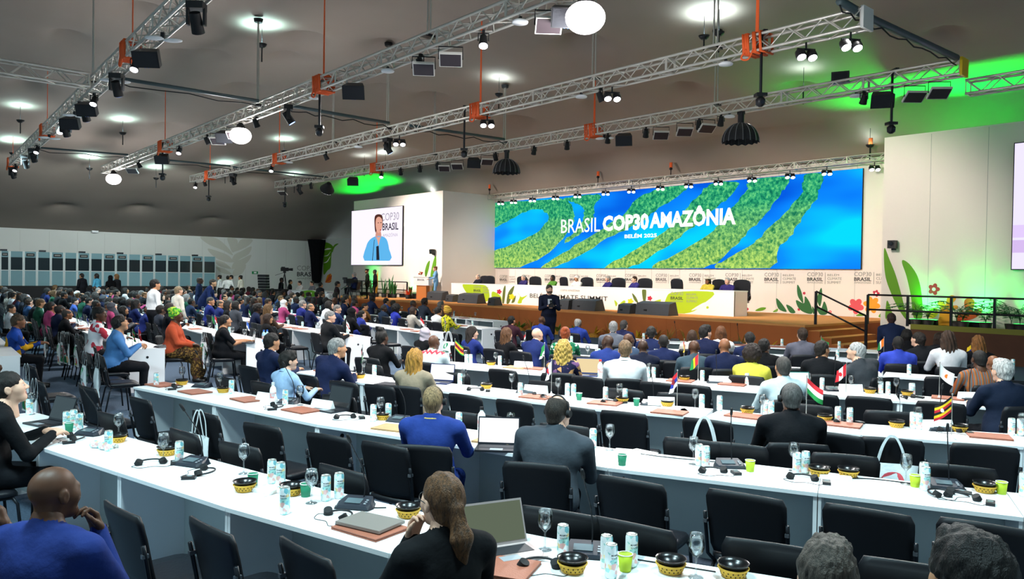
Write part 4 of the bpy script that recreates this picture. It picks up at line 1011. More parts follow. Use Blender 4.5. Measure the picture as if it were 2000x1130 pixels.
sit('R5', 'A', 1912, 683, 'person in orange and grey striped shirt', mk('desk', sleeve=0, fat=1.15), 'crop', '#24211f', 'd', banded('rust_stripe', ['#a0542c', '#6b6f72', '#b06a3a', '#84563a', '#5f6a70'], 'X', 14), drz=.4)
sit('R5', 'D', 1938, 700, 'bald person partly hidden by the white haired one', mk('low', fat=1.0), None, '#000000', 'b', BLK, drz=.4)
# fifth row and behind it
sit('R5', 'D', 924, 638, 'person with long dark hair in royal blue jacket', mk('right', 1, fat=1.0), 'long', '#2a1e18', 'l', '#1c3590')
sit('R5', 'D', 991, 640, 'person with long chestnut hair in black leather jacket', mk('desk', 1, fat=1.0), 'long', '#6d4628', 'l', '#17161a')
sit('R5', 'D', 1050, 639, 'bald person in dark blue suit bent over papers', mk('low', fat=1.15), None, '#000000', 'l', '#172e74')
sit('R5', 'D', 1104, 638, 'person with red hair bun in green print blouse', mk('desk', 1, sleeve=1), 'bun', '#a5491c', 'l', patterned('green_print', ['#14593e', '#14593e', '#1f7a52', '#d8e0d0'], 30), drz=.3)
sit('R6', 'A', 1124, 642, 'person with dark hair in charcoal top', mk('low', 1, sleeve=1), 'bob', '#221a18', 'l', '#3a3c46')
for px, yt, de, hs, hc, sk, tp, ps in ((1187, 653, 'bald person in blue suit looking left', None, '#000000', 'k', '#1a3c96', 'left'), (1228, 650, 'bald person with glasses in grey blue suit', None, '#000000', 'd', '#3f5878', 'right'),
        (1256, 662, 'bald person in dark navy suit holding a phone to the ear', None, '#000000', 'k', '#17203a', 'chin'), (1296, 653, 'person with shaved head in deep blue suit', 'crop', '#1a1512', 'd', '#16285c', 'desk'),
        (1356, 663, 'bald person in teal grey suit resting the face on a hand', None, '#000000', 'd', '#47606e', 'chin'), (1415, 659, 'bald broad person in navy suit', None, '#000000', 'b', '#16244e', 'desk'), (1493, 661, 'person with short black hair in black suit', 'short', '#1a1512', 'd', BLK, 'right')):
    sit('R5', 'D' if px in (1228, 1296, 1493) else 'A', px, yt, de, mk(ps, fat=1.25 if 'broad' in de else 1.15), hs, hc, sk, tp, collar='#e6e6e6' if px in (1296,) else None, drz=.3, extra=(('glasses', SPECS, 'H'),) if 'glasses' in de else ())
sit('R6', 'A', 1464, 648, 'person with flat dark hair in navy suit', mk('desk'), 'short', '#1c1815', 'm', '#1a2a5a', collar='#eeeeee', drz=.2)
# sixth row and nearest the stage
for row, k, px, yt, de, hs, hc, sk, tp, ps, fe in (('R7', 'A', 1000, 627, 'person with black hair in maroon shirt', 'short', '#1b1714', 'm', '#4a2334', 'desk', 0), ('R7', 'D', 1059, 621, 'dark bald person in cobalt blue suit', None, '#000000', 'd', '#1740b0', 'desk', 0),
        ('R7', 'D', 1130, 625, 'grey bald person in cobalt blue suit with white collar', 'ring', '#b5b3b0', 'b', '#1740b0', 'desk', 0), ('R6', 'D', 1198, 627, 'grey haired person in grey suit', 'short', '#9b9b9b', 'l', '#6f7685', 'desk', 0),
        ('R7', 'D', 1226, 625, 'person with dark grey hair in indigo suit', 'short', '#4a4644', 'l', '#23295a', 'desk', 0), ('R6', 'A', 1272, 637, 'person with headphones in navy suit with red scarf', 'short', '#191614', 'm', '#16285c', 'desk', 0),
        ('R6', 'D', 1352, 644, 'person with brown bob in cream cardigan', 'bob', '#4d3423', 'm', '#cfc8bd', 'low', 1), ('R6', 'A', 1378, 635, 'person with black quiff in navy suit seen in profile', 'thick', '#15110f', 'l', '#17234e', 'right', 0),
        ('R6', 'D', 1408, 637, 'person with reddish brown hair in white blouse', 'bob', '#7a4a28', 'l', '#e8e6e4', 'desk', 1), ('R6', 'D', 1567, 640, 'broad person in lilac grey suit with brown hair', 'short', '#3b2a1e', 'l', '#6e6f80', 'desk', 0),
        ('R6', 'A', 1754, 656, 'dark bald person in vivid blue suit', 'crop', '#1a1613', 'k', '#1c3fc4', 'desk', 0), ('R6', 'D', 1793, 648, 'person with short dark hair in black suit leaning left', 'short', '#332b26', 'l', '#202328', 'leftlean', 0),
        ('R6', 'A', 1851, 646, 'person with wavy brown hair in white jacket', 'long', '#4a3426', 'm', '#e6e6ea', 'desk', 1), ('R7', 'D', 1833, 650, 'person with brown hair half hidden behind a white jacket', 'bob', '#3c2a1f', 'm', '#2b2a30', 'desk', 1),
        ('R6', 'D', 1910, 655, 'person with tawny hair in black top with shoulder strap', 'long', '#9a6430', 'l', '#17171c', 'desk', 1), ('R7', 'A', 1770, 642, 'person in black beside the standing one', 'bob', '#1a1513', 'm', '#14141a', 'low', 1)):
    sit(row, k, px, yt, de, mk(ps, fe, fat=1.0 if fe else 1.15), hs, hc, sk, tp, drz=.2, phones='headphones' in de, collar='#f0f0f0' if 'collar' in de else None)
# bending, standing
def stand_at(px, d, ytop, desc, hs, hc, skin, top, bottom, rz, b=None, z0=0, **kw):
    r = ray(px, ytop); p = CAM+r*(d/r.dot(FW)); bb = b or dict(stand=1, sleeve=kw.pop('sleeve', 2), lean=.03, hl=(-.2, .10, .86), hr=(.2, .10, .86), female=kw.pop('female', 0), fat=1.08)
    me, HM, NM = body(**bb); sc = min(max((p.z-z0)/(HM.translation.z+.125), .88), 1.12)
    return person(desc, (p.x, p.y, z0), rz, bb, hs, hc, skin, top, bottom, scale=sc, **kw)
stand_at(1744, 14.2, 612, 'standing person in dark blue jacket bending over the sixth row', 'bun', '#3a1c16', 'l', '#16284e', '#16213c', .5, dict(stand=1, sleeve=2, lean=.45, hl=(-.18, .35, .8), hr=(.15, .38, .8), female=1, fat=1.2))
PHB = dict(stand=1, sleeve=2, hi=1, lean=.03, hl=(-.07, .27, 1.16), hr=(.07, .27, 1.16), curl=.7, fat=1.12, yaw=.1)
ph = stand_at(1073, 22.0, 556, 'standing bearded photographer in navy suit holding a camera', 'short', '#4a4138', 'l', '#1b2340', '#161b30', 48.5*math.pi/180+math.pi+.1, PHB, beard='#5a4c40', collar='#e8eef4')
m = MB(); m.plate([(-.05, .112, .36), (.05, .112, .36), (.045, .135, .10), (0, .14, .02), (-.045, .135, .10)], (0, 1, 0), .006); c = m.build('shirt_front', cloth('#d5dde6'), ph); c.location = (0, -.015, .97)
def photo_camera():
    a = MB(); a.box((0, 0, 0), (.14, .07, .10)); l = MB(); l.cyl((0, .03, -.005), (0, .14, -.005), .037, 16, .042); t = MB(); t.box((0, 0, .065), (.06, .06, .04)); f = MB(); f.box((0, -.01, .12), (.07, .05, .06))
    return [('camera_body', a.mesh('camera_body', BLACKM)), ('lens', l.mesh('lens', BLACK)), ('viewfinder', t.mesh('viewfinder', BLACKM)), ('flash', f.mesh('flash', BLACKM))]
cz = ph.location; rzp = ph.rotation_euler[2]
stamp('photo_camera', photo_camera(), 'black photo camera held by the standing photographer', 'camera', (cz.x-math.sin(rzp)*.36*ph.scale[0], cz.y+math.cos(rzp)*.36*ph.scale[0], 1.17*ph.scale[0]), rzp)
# left block, near the aisle
AW = math.pi/2
sit('L2', 'D', 235, 616, 'person in light blue suit with headphones using a phone', mk('phone', hi=1, fat=1.25, lean=.14, pitch=-.2, yaw=-.1), 'short', '#241c18', 'm', '#3f7fc0', '#15171e', drz=-.15, phones=True, where='at the aisle')
sit(14.7, '', 345, 603, 'person in orange jacket and green head wrap with patterned skirt', mk('lap', 1, hi=1, skirt=1, fat=1.35, lean=.08, yaw=-.2, hl=(-.05, .32, .68), hr=(.10, .32, .68)), 'wrap', patterned('green_wrap', ['#4fae2a', '#86cf3a', '#2f8a4a', '#c6dd4a'], 40), 'd', '#c8480e', patterned('brown_print', ['#4a3420', '#5a4426', '#2f2316', '#8a6a34'], 45), drz=-.55, where='in the aisle')
sit('L3', 'D', 441, 614, 'heavy person in black polo shirt with headphones typing', mk('low', sleeve=0, hi=1, fat=1.4, lean=.10, pitch=-.1), 'crop', '#2a2320', 'm', '#12151c', '#101218', drz=-.25, phones=True, where='at the aisle')
sit('L1', 'D', 57, 627, 'person in navy suit leaning back reading a phone', mk('phone', hi=1, fat=1.25, lean=-.12, legs=((-.11, .46, .50, -.12, .52), (.12, .50, .50, .13, .58)), pitch=-.5, hl=(-.03, .36, .80), hr=(.07, .37, .82)), 'ring', '#2a211c', 'd', '#15234e', '#15234e', drz=-.35, where='by the left edge')
sit(13.6, '', 36, 614, 'person with brown hair in blue and yellow robe', mk('desk', sleeve=1, fat=1.2), 'short', '#5a4632', 'b', patterned('blue_yellow_robe', ['#16357a', '#16357a', '#d29a1e', '#1c46a0'], 7), drz=-.2, where='behind the navy suit')
for row, k, px, yt, de, hs, hc, sk, tp, ps, fe, ex in (('L2', 'A', 24, 604, 'person with dark ponytail in white blouse', 'bun', '#2a1f1a', 'm', '#e4e6ea', 'right', 1, {}), ('L2', 'D', 97, 592, 'person with black bob in black suit', 'bob', '#131012', 'm', BLK, 'desk', 1, {}),
        ('L2', 'D', 133, 603, 'bald person with collar in black suit', 'ring', '#3a3532', 'b', '#15161b', 'desk', 0, dict(collar='#e8e8e8')), ('L3', 'A', 148, 590, 'person with headphones in blue and white shirt', 'short', '#15120f', 'l', '#3a62c0', 'right', 0, dict(phones=True)),
        ('L2', 'D', 195, 593, 'person with black bun in white floral jacket', 'bun', '#15110f', 'd', patterned('white_floral', ['#eceaf0', '#eceaf0', '#eceaf0', '#c03a4a'], 12), 'right', 1, {}), ('L3', 'A', 243, 597, 'person with black hair in grey jacket', 'bob', '#14110f', 'm', '#6a6a70', 'low', 1, {}),
        ('L3', 'D', 291, 607, 'bald person in royal blue suit with bowed head', None, '#000000', 'd', '#17308a', 'low', 0, dict(collar='#e8e8f0')), ('L4', 'A', 295, 584, 'person with black hair in dark teal jacket', 'bob', '#110e0d', 'm', '#1f3d5c', 'desk', 1, {}),
        ('L4', 'A', 330, 592, 'person with earring and dark hair', 'bun', '#16110e', 'b', '#1c2c34', 'right', 1, {}), ('L4', 'A', 352, 594, 'person with short grey hair in black', 'short', '#4a4038', 'b', '#1d2a2e', 'desk', 0, {}),
        ('L4', 'D', 412, 580, 'person with grey hair in royal blue suit', 'short', '#55504c', 'm', '#172a8a', 'right', 0, {}), ('L4', 'D', 432, 585, 'bald person in profile in royal blue suit', 'ring', '#6a5e54', 'm', '#1a2c7c', 'right', 0, {}),
        ('L4', 'A', 525, 615, 'person with wavy brown bob in black', 'bob', '#3a2419', 'm', '#17181c', 'desk', 1, {}), ('L4', 'D', 646, 607, 'grey haired person with glasses in black jacket', 'short', '#9b9a98', 'l', '#202226', 'right', 0, dict(fat=1.3)),
        ('L5', 'D', 592, 586, 'grey haired person with white collar in royal blue suit', 'short', '#a09c98', 'l', '#1d2d96', 'desk', 0, dict(collar='#f0f0f0')), ('L5', 'D', 608, 592, 'bald bearded person in navy suit', 'ring', '#8a7a68', 'm', '#16235c', 'right', 0, {}),
        ('L5', 'D', 660, 595, 'grey haired person in blue suit by desk end', 'short', '#8f8a85', 'l', '#17356c', 'right', 0, {}), ('L5', 'A', 688, 600, 'person in black hooded robe', 'hijab', '#15161a', 'm', '#15161a', 'desk', 1, {}),
        ('L5', 'D', 709, 609, 'person with black hair in blue jacket beside a flag', 'short', '#14110f', 'l', '#1f3ab0', 'low', 0, {}), ('L6', 'D', 714, 598, 'person with dark hair in tan leather jacket', 'short', '#1b1512', 'm', '#9a6428', 'right', 0, {}),
        ('L6', 'D', 751, 596, 'dark person in blue grey suit in profile', 'crop', '#2a2724', 'k', '#1d3552', 'right', 0, {}), ('L6', 'D', 775, 595, 'person with curly black hair in bright blue dress', 'afro', '#14100e', 'd', '#1a2fb8', 'desk', 1, {}),
        ('L6', 'D', 808, 606, 'person with brown hair in beige shawl', 'bob', '#453026', 'm', '#cfc4b6', 'desk', 1, {}), ('L7', 'D', 808, 586, 'dark person with shaved head in navy suit', 'crop', '#3a342f', 'd', '#1b2c58', 'right', 0, {}),
        ('L7', 'D', 755, 582, 'person with black hair in blue shirt', 'short', '#15110f', 'm', '#2b57a8', 'desk', 0, {}), ('L7', 'D', 769, 588, 'person with dark hair in dark blue', 'short', '#1c1714', 'd', '#16264c', 'right', 0, {}),
        ('L6', 'D', 857, 599, 'person in white shirt with headphones', 'short', '#201a17', 'm', '#eceef0', 'desk', 0, dict(phones=True)), ('L6', 'D', 876, 600, 'person in yellow print dress and yellow head wrap', 'wrap', '#d9a512', 'd', patterned('yellow_print', ['#c9c022', '#e0d83a', '#5a6a1c', '#d8d02a'], 26), 'desk', 1, {})):
    ex = dict(ex); fat = ex.pop('fat', 1.0 if fe else 1.12)
    sit(row, k, px, yt, de, mk(ps, fe, sleeve=1 if 'blouse' in de or 'shirt' in de or 'robe' in de or 'dress' in de else 2, fat=fat), hs, hc, sk, tp, **ex)
# standing in the left block
stand_at(302, 19.5, 545, 'person in white shirt standing with the back turned', 'short', '#15110f', 'm', '#eef0f4', '#1a1c24', .1, sleeve=1)
stand_at(348, 21, 559, 'person in cream jacket standing with the back turned', 'short', '#a08a6a', 'l', '#e6dccb', '#1b1c22', .2, female=1)
stand_at(400, 29, 544, 'person in navy suit standing and bending over', 'short', '#3a2a20', 'm', '#16285e', '#16285e', -.6, dict(stand=1, sleeve=2, lean=.5, hl=(-.15, .4, .9), hr=(.15, .4, .9), fat=1.15))
stand_at(390, 31, 541, 'second person in navy suit leaning beside the bending one', 'ring', '#4a3a30', 'd', '#17305e', '#17305e', -.4)
stand_at(160, 42, 528, 'person in black suit and white shirt standing before the booths', 'short', '#1c1714', 'm', '#1b1d26', '#15161c', 2.2, collar='#eef0f2')
stand_at(189, 42, 530, 'person in turquoise jacket standing before the booths', 'bob', '#1c1613', 'm', '#38a4cc', '#1c2030', 2.3, female=1)
stand_at(228, 40, 532, 'person with fair hair standing before the booths', 'bob', '#8a6236', 'l', '#26262c', '#1c1c20', 2.3, female=1)
stand_at(216, 38, 537, 'person in black headscarf standing before the booths', 'hijab', '#15151a', 'm', '#15151a', '#15151a', 2.0, female=1)
for px, yt, de, tp, rz in ((429, 537, 'usher in white shirt with long black hair', '#dfe4e4', 2.4), (445, 538, 'usher in white shirt facing left', '#e4e6e4', 1.0), (452, 537, 'usher in white shirt beside two others', '#dcdfe0', 2.8), (470, 537, 'person in cream trouser suit by the side wall', '#e3dccd', 2.2)):
    stand_at(px, {429: 47, 445: 45.5, 452: 48.5, 470: 47}[px], yt, de, 'bun' if px in (429, 470) else 'short', '#191411', 'm', tp, '#181a1f' if px < 460 else '#e3dccd', rz, female=1 if px in (429, 470) else 0, sleeve=1)
# the crowd further back: every seat is filled with its own person
rngp = random.Random(5)
TOPS = ['#17264f', '#131722', '#1d2f6e', '#24272e', '#0f1116', '#3a4252', '#16307a', '#20232b', '#565b66', '#dfe2e6', '#2a3f66', '#33261f', '#102046', '#17181d', '#6a5040', '#c9c2b6', '#7a2334', '#1f6a50', '#c23a7a', '#3a6aa8']
HCS = ['#14110f', '#1e1713', '#2b201a', '#4a3525', '#6d6a68', '#15110f', '#a8a5a2', '#7a5a36', '#191411']
DESC = {'#17264f': 'navy suit', '#131722': 'black suit', '#1d2f6e': 'blue suit', '#24272e': 'charcoal suit', '#0f1116': 'black suit', '#3a4252': 'slate suit', '#16307a': 'blue suit', '#20232b': 'charcoal suit', '#565b66': 'grey suit', '#dfe2e6': 'white shirt', '#2a3f66': 'blue jacket', '#33261f': 'brown jacket', '#102046': 'navy suit', '#17181d': 'black suit', '#6a5040': 'tan jacket', '#c9c2b6': 'beige jacket', '#7a2334': 'maroon jacket', '#1f6a50': 'green jacket', '#c23a7a': 'pink jacket', '#3a6aa8': 'light blue jacket'}
taken = [(o.location.x, o.location.y) for o in LAB if o.name.startswith('person')]
def crowd(row, kind, t0, t1, prob, step=.74):
    off = {'D': -.36, 'A': -1.02}[kind]; t = t0
    while t < t1:
        q, a = seat_pose(row, t+rngp.uniform(-.06, .06), off); t += step
        if rngp.random() > prob or any((q.x-x)**2+(q.y-y)**2 < .36 for x, y in taken): continue
        px, py = PROJ((q.x, q.y, 1.2))
        if px < -15: continue
        fe = rngp.random() < .38; tp = rngp.choice(TOPS); skn = rngp.choice('llmmbdk'); hcol = rngp.choice(HCS) if skn in 'lm' else rngp.choice(HCS[:3]+['#4a4644'])
        hs = rngp.choice(['bob', 'long', 'bun', 'bob', 'long', 'hijab', 'ponytail']) if fe else rngp.choice(['short', 'short', 'thick', 'crop', 'ring', 'short'])
        if hs == 'hijab': hcol = rngp.choice(['#e2e0de', '#17181d', '#5a5f6a', '#b8a8b0'])
        if not fe and skn in 'dk' and rngp.random() < .4: hs = None
        ps = rngp.choice(['desk', 'desk', 'low', 'lap', 'right', 'phone', 'left'])
        hn = {'bob': 'bobbed hair', 'long': 'long hair', 'bun': 'a hair bun', 'hijab': 'a headscarf', 'ponytail': 'a ponytail', 'short': 'short hair', 'thick': 'thick hair', 'crop': 'cropped hair', 'ring': 'a bald crown', None: 'a shaved head'}[hs]
        p = person('person with %s in %s' % (hn, DESC[tp]), (q.x, q.y, 0), a+rngp.uniform(-.25, .25), mk(ps, int(fe), fat=1.0 if fe else 1.12), hs, hcol, skn, tp, '#15171d', RN[row], scale=rngp.uniform(.95, 1.04), collar='#e8e8ea' if (not fe and 'suit' in DESC[tp] and rngp.random() < .5) else None)
        taken.append((q.x, q.y))
        if row in ('L1', 'L2', 'L3', 'L4') and px > -5: chair(q.x, q.y, a, RN[row]+' under a seated person', True, 'black chair')
for row, kind, a_, b_, pr in (('L1', 'D', 8, 27.5, .3), ('L2', 'D', 4, 25, .75), ('L3', 'D', 3, 26.5, .85), ('L3', 'A', 6, 24, .45), ('L4', 'D', 2, 27, .85), ('L4', 'A', 4, 20, .5), ('L5', 'D', 2, 28, .85), ('L5', 'A', 5, 22, .5), ('L6', 'D', 2, 27, .8), ('L6', 'A', 4, 22, .5), ('L7', 'D', 3, 25, .8)):
    crowd(row, kind, a_, b_, pr)
# ------------------------------------------------------------------ empty chairs
def chairs_px(row, off, pxs, where, drz=None, far=False):
    for px in pxs:
        t = PATH[row].find(px, off, .6); q, a = seat_pose(row, t, off); r = random.uniform(-.12, .12) if drz is None else drz
        chair(q.x, q.y, a+r, where, far)
for px, py, r in ((242, 985, .12), (415, 1018, .1), (600, 1062, .05)):
    p = G(px, py, .87); p = p+Vector((0, .25, 0)); chair(p.x, p.y, r, 'pulled up to the front row')
chairs_px('R2', -.42, (222, 325, 455, 562, 688, 795), 'at the second row', -.05)
chairs_px('R2', -.40, (1262, 1478, 1700, 1935), 'at the second row', -.16)
chairs_px('R1', .98, (185, 275, 425, 528, 730, 1122, 1275, 1520, 1790), 'backed against the front row desks')
chairs_px('R3', -.42, (705, 775, 938, 1033, 1145, 1240, 1398, 1640, 1735, 1915), 'at the third row', -.1)
chairs_px('R2', .98, (480, 695, 925, 1000, 1120, 1370, 1450, 1640, 1860), 'backed against the second row desks')
chairs_px('R4', -.42, (868, 1005, 1165, 1300, 1365, 1600, 1700, 1840), 'at the fourth row', -.1)
chairs_px('R3', .98, (760, 900, 1085, 1235, 1330, 1590, 1730), 'backed against the third row desks', None)
chairs_px('R5', -.42, (1140, 1200, 1330, 1380, 1560, 1640, 1840), 'at the fifth row', .1, True)
for row, us in (('L3', (13.5, 14.3, 20.2, 21.6, 22.4, 23.2)), ('L2', (26.2, 25.4, 24.6, 23.8)), ('L4', (28.6, 27.8, 27.0, 26.2)), ('L5', (28.2, 27.4, 29.0)), ('L1', (29.2,))):
    for t in us:
        q, a = seat_pose(row, t, -.42)
        if not any((q.x-x)**2+(q.y-y)**2 < .3 for x, y in taken): chair(q.x, q.y, a+random.uniform(-.15, .15), 'at the '+RN[row])
# ------------------------------------------------------------------ things on the desks
def can_mat():
    m = M('can_print', '#e6ecec', .3, .25); nt = m.node_tree; L = nt.links.new; N = nt.nodes.new
    tc = N('ShaderNodeTexCoord'); v = N('ShaderNodeTexVoronoi'); v.inputs['Scale'].default_value = 46; L(tc.outputs['Object'], v.inputs[0])
    sp = N('ShaderNodeSeparateColor'); L(v.outputs['Color'], sp.inputs[0]); r = N('ShaderNodeValToRGB'); r.color_ramp.interpolation = 'CONSTANT'
    cs = ['#eef3f4', '#eef3f4', '#a9dcd6', '#eef3f4', '#f2d8a0', '#eef3f4', '#e8b8b4', '#7ec4cf', '#eef3f4']
    while len(r.color_ramp.elements) < len(cs): r.color_ramp.elements.new(.5)
    for i, c in enumerate(cs): r.color_ramp.elements[i].position = i/len(cs); r.color_ramp.elements[i].color = (*srgb(c), 1)
    L(sp.outputs[0], r.inputs[0]); L(r.outputs[0], nt.nodes['Principled BSDF'].inputs['Base Color']); return m
def thin_glass(name, tint, gl=.16):
    m = bpy.data.materials.new(name); m.use_nodes = True; nt = m.node_tree; nt.nodes.clear(); L = nt.links.new; N = nt.nodes.new
    o = N('ShaderNodeOutputMaterial'); t = N('ShaderNodeBsdfTransparent'); g = N('ShaderNodeBsdfGlossy'); mx = N('ShaderNodeMixShader'); lw = N('ShaderNodeLayerWeight'); ma = N('ShaderNodeMath')
    t.inputs[0].default_value = (*tint, 1); g.inputs['Roughness'].default_value = .03; lw.inputs[0].default_value = .35; ma.operation = 'MULTIPLY_ADD'; ma.inputs[1].default_value = .7; ma.inputs[2].default_value = gl*.3
    L(lw.outputs['Fresnel'], ma.inputs[0]); L(ma.outputs[0], mx.inputs[0]); L(t.outputs[0], mx.inputs[1]); L(g.outputs[0], mx.inputs[2]); L(mx.outputs[0], o.inputs[0]); MATS[name] = m; return m
GLASS = thin_glass('clear_glass', (.93, .95, .96)); WATER = thin_glass('water', (.86, .93, .95), .4)
TXTD = M('can_lettering', '#26343e', .5)
def can_parts(text=True):
    b = MB(); b.lathe([(.022, 0), (.0265, .004), (.029, .012), (.029, .138), (.0255, .149)], 20); l = MB(); l.lathe([(.0255, .149), (.0262, .152), (.0245, .153), (.024, .150), (.0, .150)], 20)
    t = MB(); t.box((.006, 0, .1515), (.018, .010, .0015)); body = [('can_body', b.mesh('can_body', can_mat())), ('lid', l.mesh('lid', CHROME), [('tab', t.mesh('tab', CHROME))])]
    if text:
        for k, (s, z, hh) in enumerate((('MAMBA', .104, .0085), ('WATER', .090, .0085), ('still', .074, .006))):
            me, asp = text_mesh(s, TXTD, .01); me = me.copy(); wd = hh/asp
            for v in me.vertices:
                x = (v.co.x-.5)*wd; y = v.co.y/asp*hh; a = x/.0293-math.pi/2
                v.co = (.0293*math.cos(a), .0293*math.sin(a), z+y)
            me.update(); body.append(('lettering', me))
    return body
CAN = can_parts(); CANF = joined(can_parts(False), 'drink_can')
def goblet_parts():
    g = MB(); g.lathe([(.034, .0), (.034, .003), (.006, .008), (.0042, .02), (.0042, .085), (.010, .095), (.030, .115), (.038, .14), (.036, .175), (.031, .2), (.0295, .2), (.034, .175), (.0355, .14), (.028, .118), (.0, .10)], 20)
    w_ = MB(); w_.lathe([(.0, .102), (.027, .119), (.0335, .133), (.0, .1331)], 16)
    return [('goblet_glass', g.mesh('goblet_glass', GLASS)), ('water', w_.mesh('water', WATER))]
GOB = goblet_parts(); GOBF = joined(GOB, 'water_goblet')
def basket_parts():
    wv = M('woven_straw', '#d8a83a', .7); nt = wv.node_tree; L = nt.links.new
    tc = nt.nodes.new('ShaderNodeTexCoord'); ck = nt.nodes.new('ShaderNodeTexNoise'); ck.inputs['Scale'].default_value = 60; L(tc.outputs['Object'], ck.inputs[0])
    bp = nt.nodes.new('ShaderNodeBump'); L(ck.outputs[0], bp.inputs['Height']); L(bp.outputs[0], nt.nodes['Principled BSDF'].inputs['Normal'])
    a = MB(); a.lathe([(.048, 0), (.052, .004), (.068, .042), (.064, .042), (.048, .008), (0, .008)], 24)
    parts = []
    h = MB(); n = 18
    for k in range(2):
        for i in range(n):
            t = 2*math.pi*(i+.5*k)/n; z = .016+.014*k; r = .052+.016*(z-.004)/.038+.0012; d = Vector((math.cos(t), math.sin(t), 0)); s_ = Vector((-d.y, d.x, 0))
            c = d*r+Vector((0, 0, z)); h.add([c-s_*.0042, c+Vector((0, 0, -.0045))+d*-.0015, c+s_*.0042, c+Vector((0, 0, .0045))+d*.0015], [(0, 1, 2, 3)])
    rim = MB(); rim.tube([(.067*math.cos(2*math.pi*i/24), .067*math.sin(2*math.pi*i/24), .042) for i in range(24)], .0042, 6, 0, True)
    bowl = MB(); bowl.lathe([(.040, .012), (.070, .062), (.073, .066), (.070, .067), (.060, .05), (.03, .03), (0, .028)], 24)
    ho = h.mesh('weave_gaps', M('dark_gap', '#2a1d0a', .9)); return [('basket', a.mesh('basket', wv), [('weave_gaps', ho), ('rim', rim.mesh('rim', wv))]), ('bowl', bowl.mesh('bowl', M('black_lacquer', '#0e0e10', .25)))]
BASK = basket_parts(); BASKF = joined([(p[0], p[1]) for p in BASK], 'snack_basket')
def cup_parts(c):
    b = MB(); b.lathe([(.024, 0), (.026, .001), (.034, .078), (.0325, .078), (.025, .01), (0, .008)], 18); r = MB(); r.tube([(.034*math.cos(2*math.pi*i/18), .034*math.sin(2*math.pi*i/18), .079) for i in range(18)], .0022, 5, 0, True)
    i_ = MB(); i_.lathe([(0, .060), (.0305, .0601)], 16)
    return [('cup_wall', b.mesh('cup_wall', M('cup_'+c, c, .6))), ('rim', r.mesh('rim', PAPER)), ('coffee', i_.mesh('coffee', M('coffee', '#6a4a30', .3)))]
CUPG = cup_parts('#1d7a58'); CUPL = cup_parts('#b3c92a')
def mic_parts():
    b = MB(); pr = [(-.10, -.07), (.10, -.07), (.115, -.02), (.09, .075), (-.09, .075), (-.115, -.02)]
    lo_ = [(x, y, .004) for x, y in pr]; hi_ = [(x*.86, y*.86, .022+.028*(y+.07)/.145) for x, y in pr]; n = 6
    b.add(lo_+hi_, [list(range(n))[::-1], list(range(n, 2*n))]+[(i, (i+1) % n, n+(i+1) % n, n+i) for i in range(n)])
    f = MB(); f.plate([(x*1.03, y*1.03, .0) for x, y in pr], (0, 0, 1), .006)
    s = MB(); R = Matrix.Rotation(math.atan2(.028, .145), 3, 'X'); s.box((-.01, -.005, .0365), (.095, .06, .003), 0, R)
    k = MB(); [k.box((.068, -.035+i*.022, .031+i*.004), (.014, .012, .004), 0, R) for i in range(3)]
    g = MB(); g.tube(crom([(.03, .05, .045), (.03, .06, .12), (.02, .04, .22), (.0, -.03, .33), (-.01, -.07, .39)], 5, False), .0038, 6); h = MB(); h.tube([(-.010, -.068, .388), (-.013, -.085, .415), (-.016, -.102, .438)], [.009, .0105, .008], 8)
    base = M('conference_unit', '#262b34', .4)
    return [('base', b.mesh('base', base)), ('foot_plate', f.mesh('foot_plate', STEEL)), ('screen', s.mesh('screen', M('unit_screen', '#5a6a70', .2))), ('buttons', k.mesh('buttons', M('unit_button', '#8b9096', .4))), ('gooseneck', g.mesh('gooseneck', STEEL), [('microphone_head', h.mesh('microphone_head', BLACKM))])]
MIC = mic_parts()
def headset_parts():
    m = MB(); m.tube([(.085*math.cos(a), .075*math.sin(a)-.01, .012+.006*math.sin(a)) for a in [math.pi*i/14 for i in range(15)]], .006, 6)
    cups = []
    for s in (-1, 1): c = MB(); c.cyl((s*.082, -.02, .006), (s*.07, -.03, .034), .027, 14, .024); cups.append(('ear_cup', c.mesh('ear_cup', BLACKM)))
    w_ = MB(); w_.tube(crom([(-.08, -.03, .004), (-.12, -.06, .003), (-.06, -.12, .003), (.02, -.10, .003), (.10, -.13, .003), (.13, -.08, .003)], 6, False), .0018, 5)
    r = MB(); r.box((.15, -.065, .010), (.05, .085, .02)); b2 = MB(); b2.box((.15, -.06, .0205), (.03, .03, .002))
    return [('headband', m.mesh('headband', BLACK))]+cups+[('cable', w_.mesh('cable', BLACKM)), ('receiver', r.mesh('receiver', BLACK), [('receiver_screen', b2.mesh('receiver_screen', M('lcd_grey', '#7c8a8c', .2)))])]
HSET = headset_parts()
def folder_parts(c):
    lt = M('leather_'+c.lstrip('#'), c, .55, noise=.12, nscale=20, bump=.15, bscale=120)
    a = MB(); a.box((0, 0, .004), (.33, .245, .006)); b = MB(); b.box((.0, .002, .0085), (.30, .225, .003)); t = MB(); t.box((0, 0, .0135), (.33, .245, .006)); s = MB(); s.box((-.163, 0, .009), (.006, .245, .014))
    return [('back_cover', a.mesh('back_cover', lt)), ('pages', b.mesh('pages', PAPER)), ('front_cover', t.mesh('front_cover', lt)), ('spine', s.mesh('spine', lt))]
FOLD = folder_parts('#a8654f'); FOLT = folder_parts('#c39a6c'); FOLK = folder_parts('#22222a')
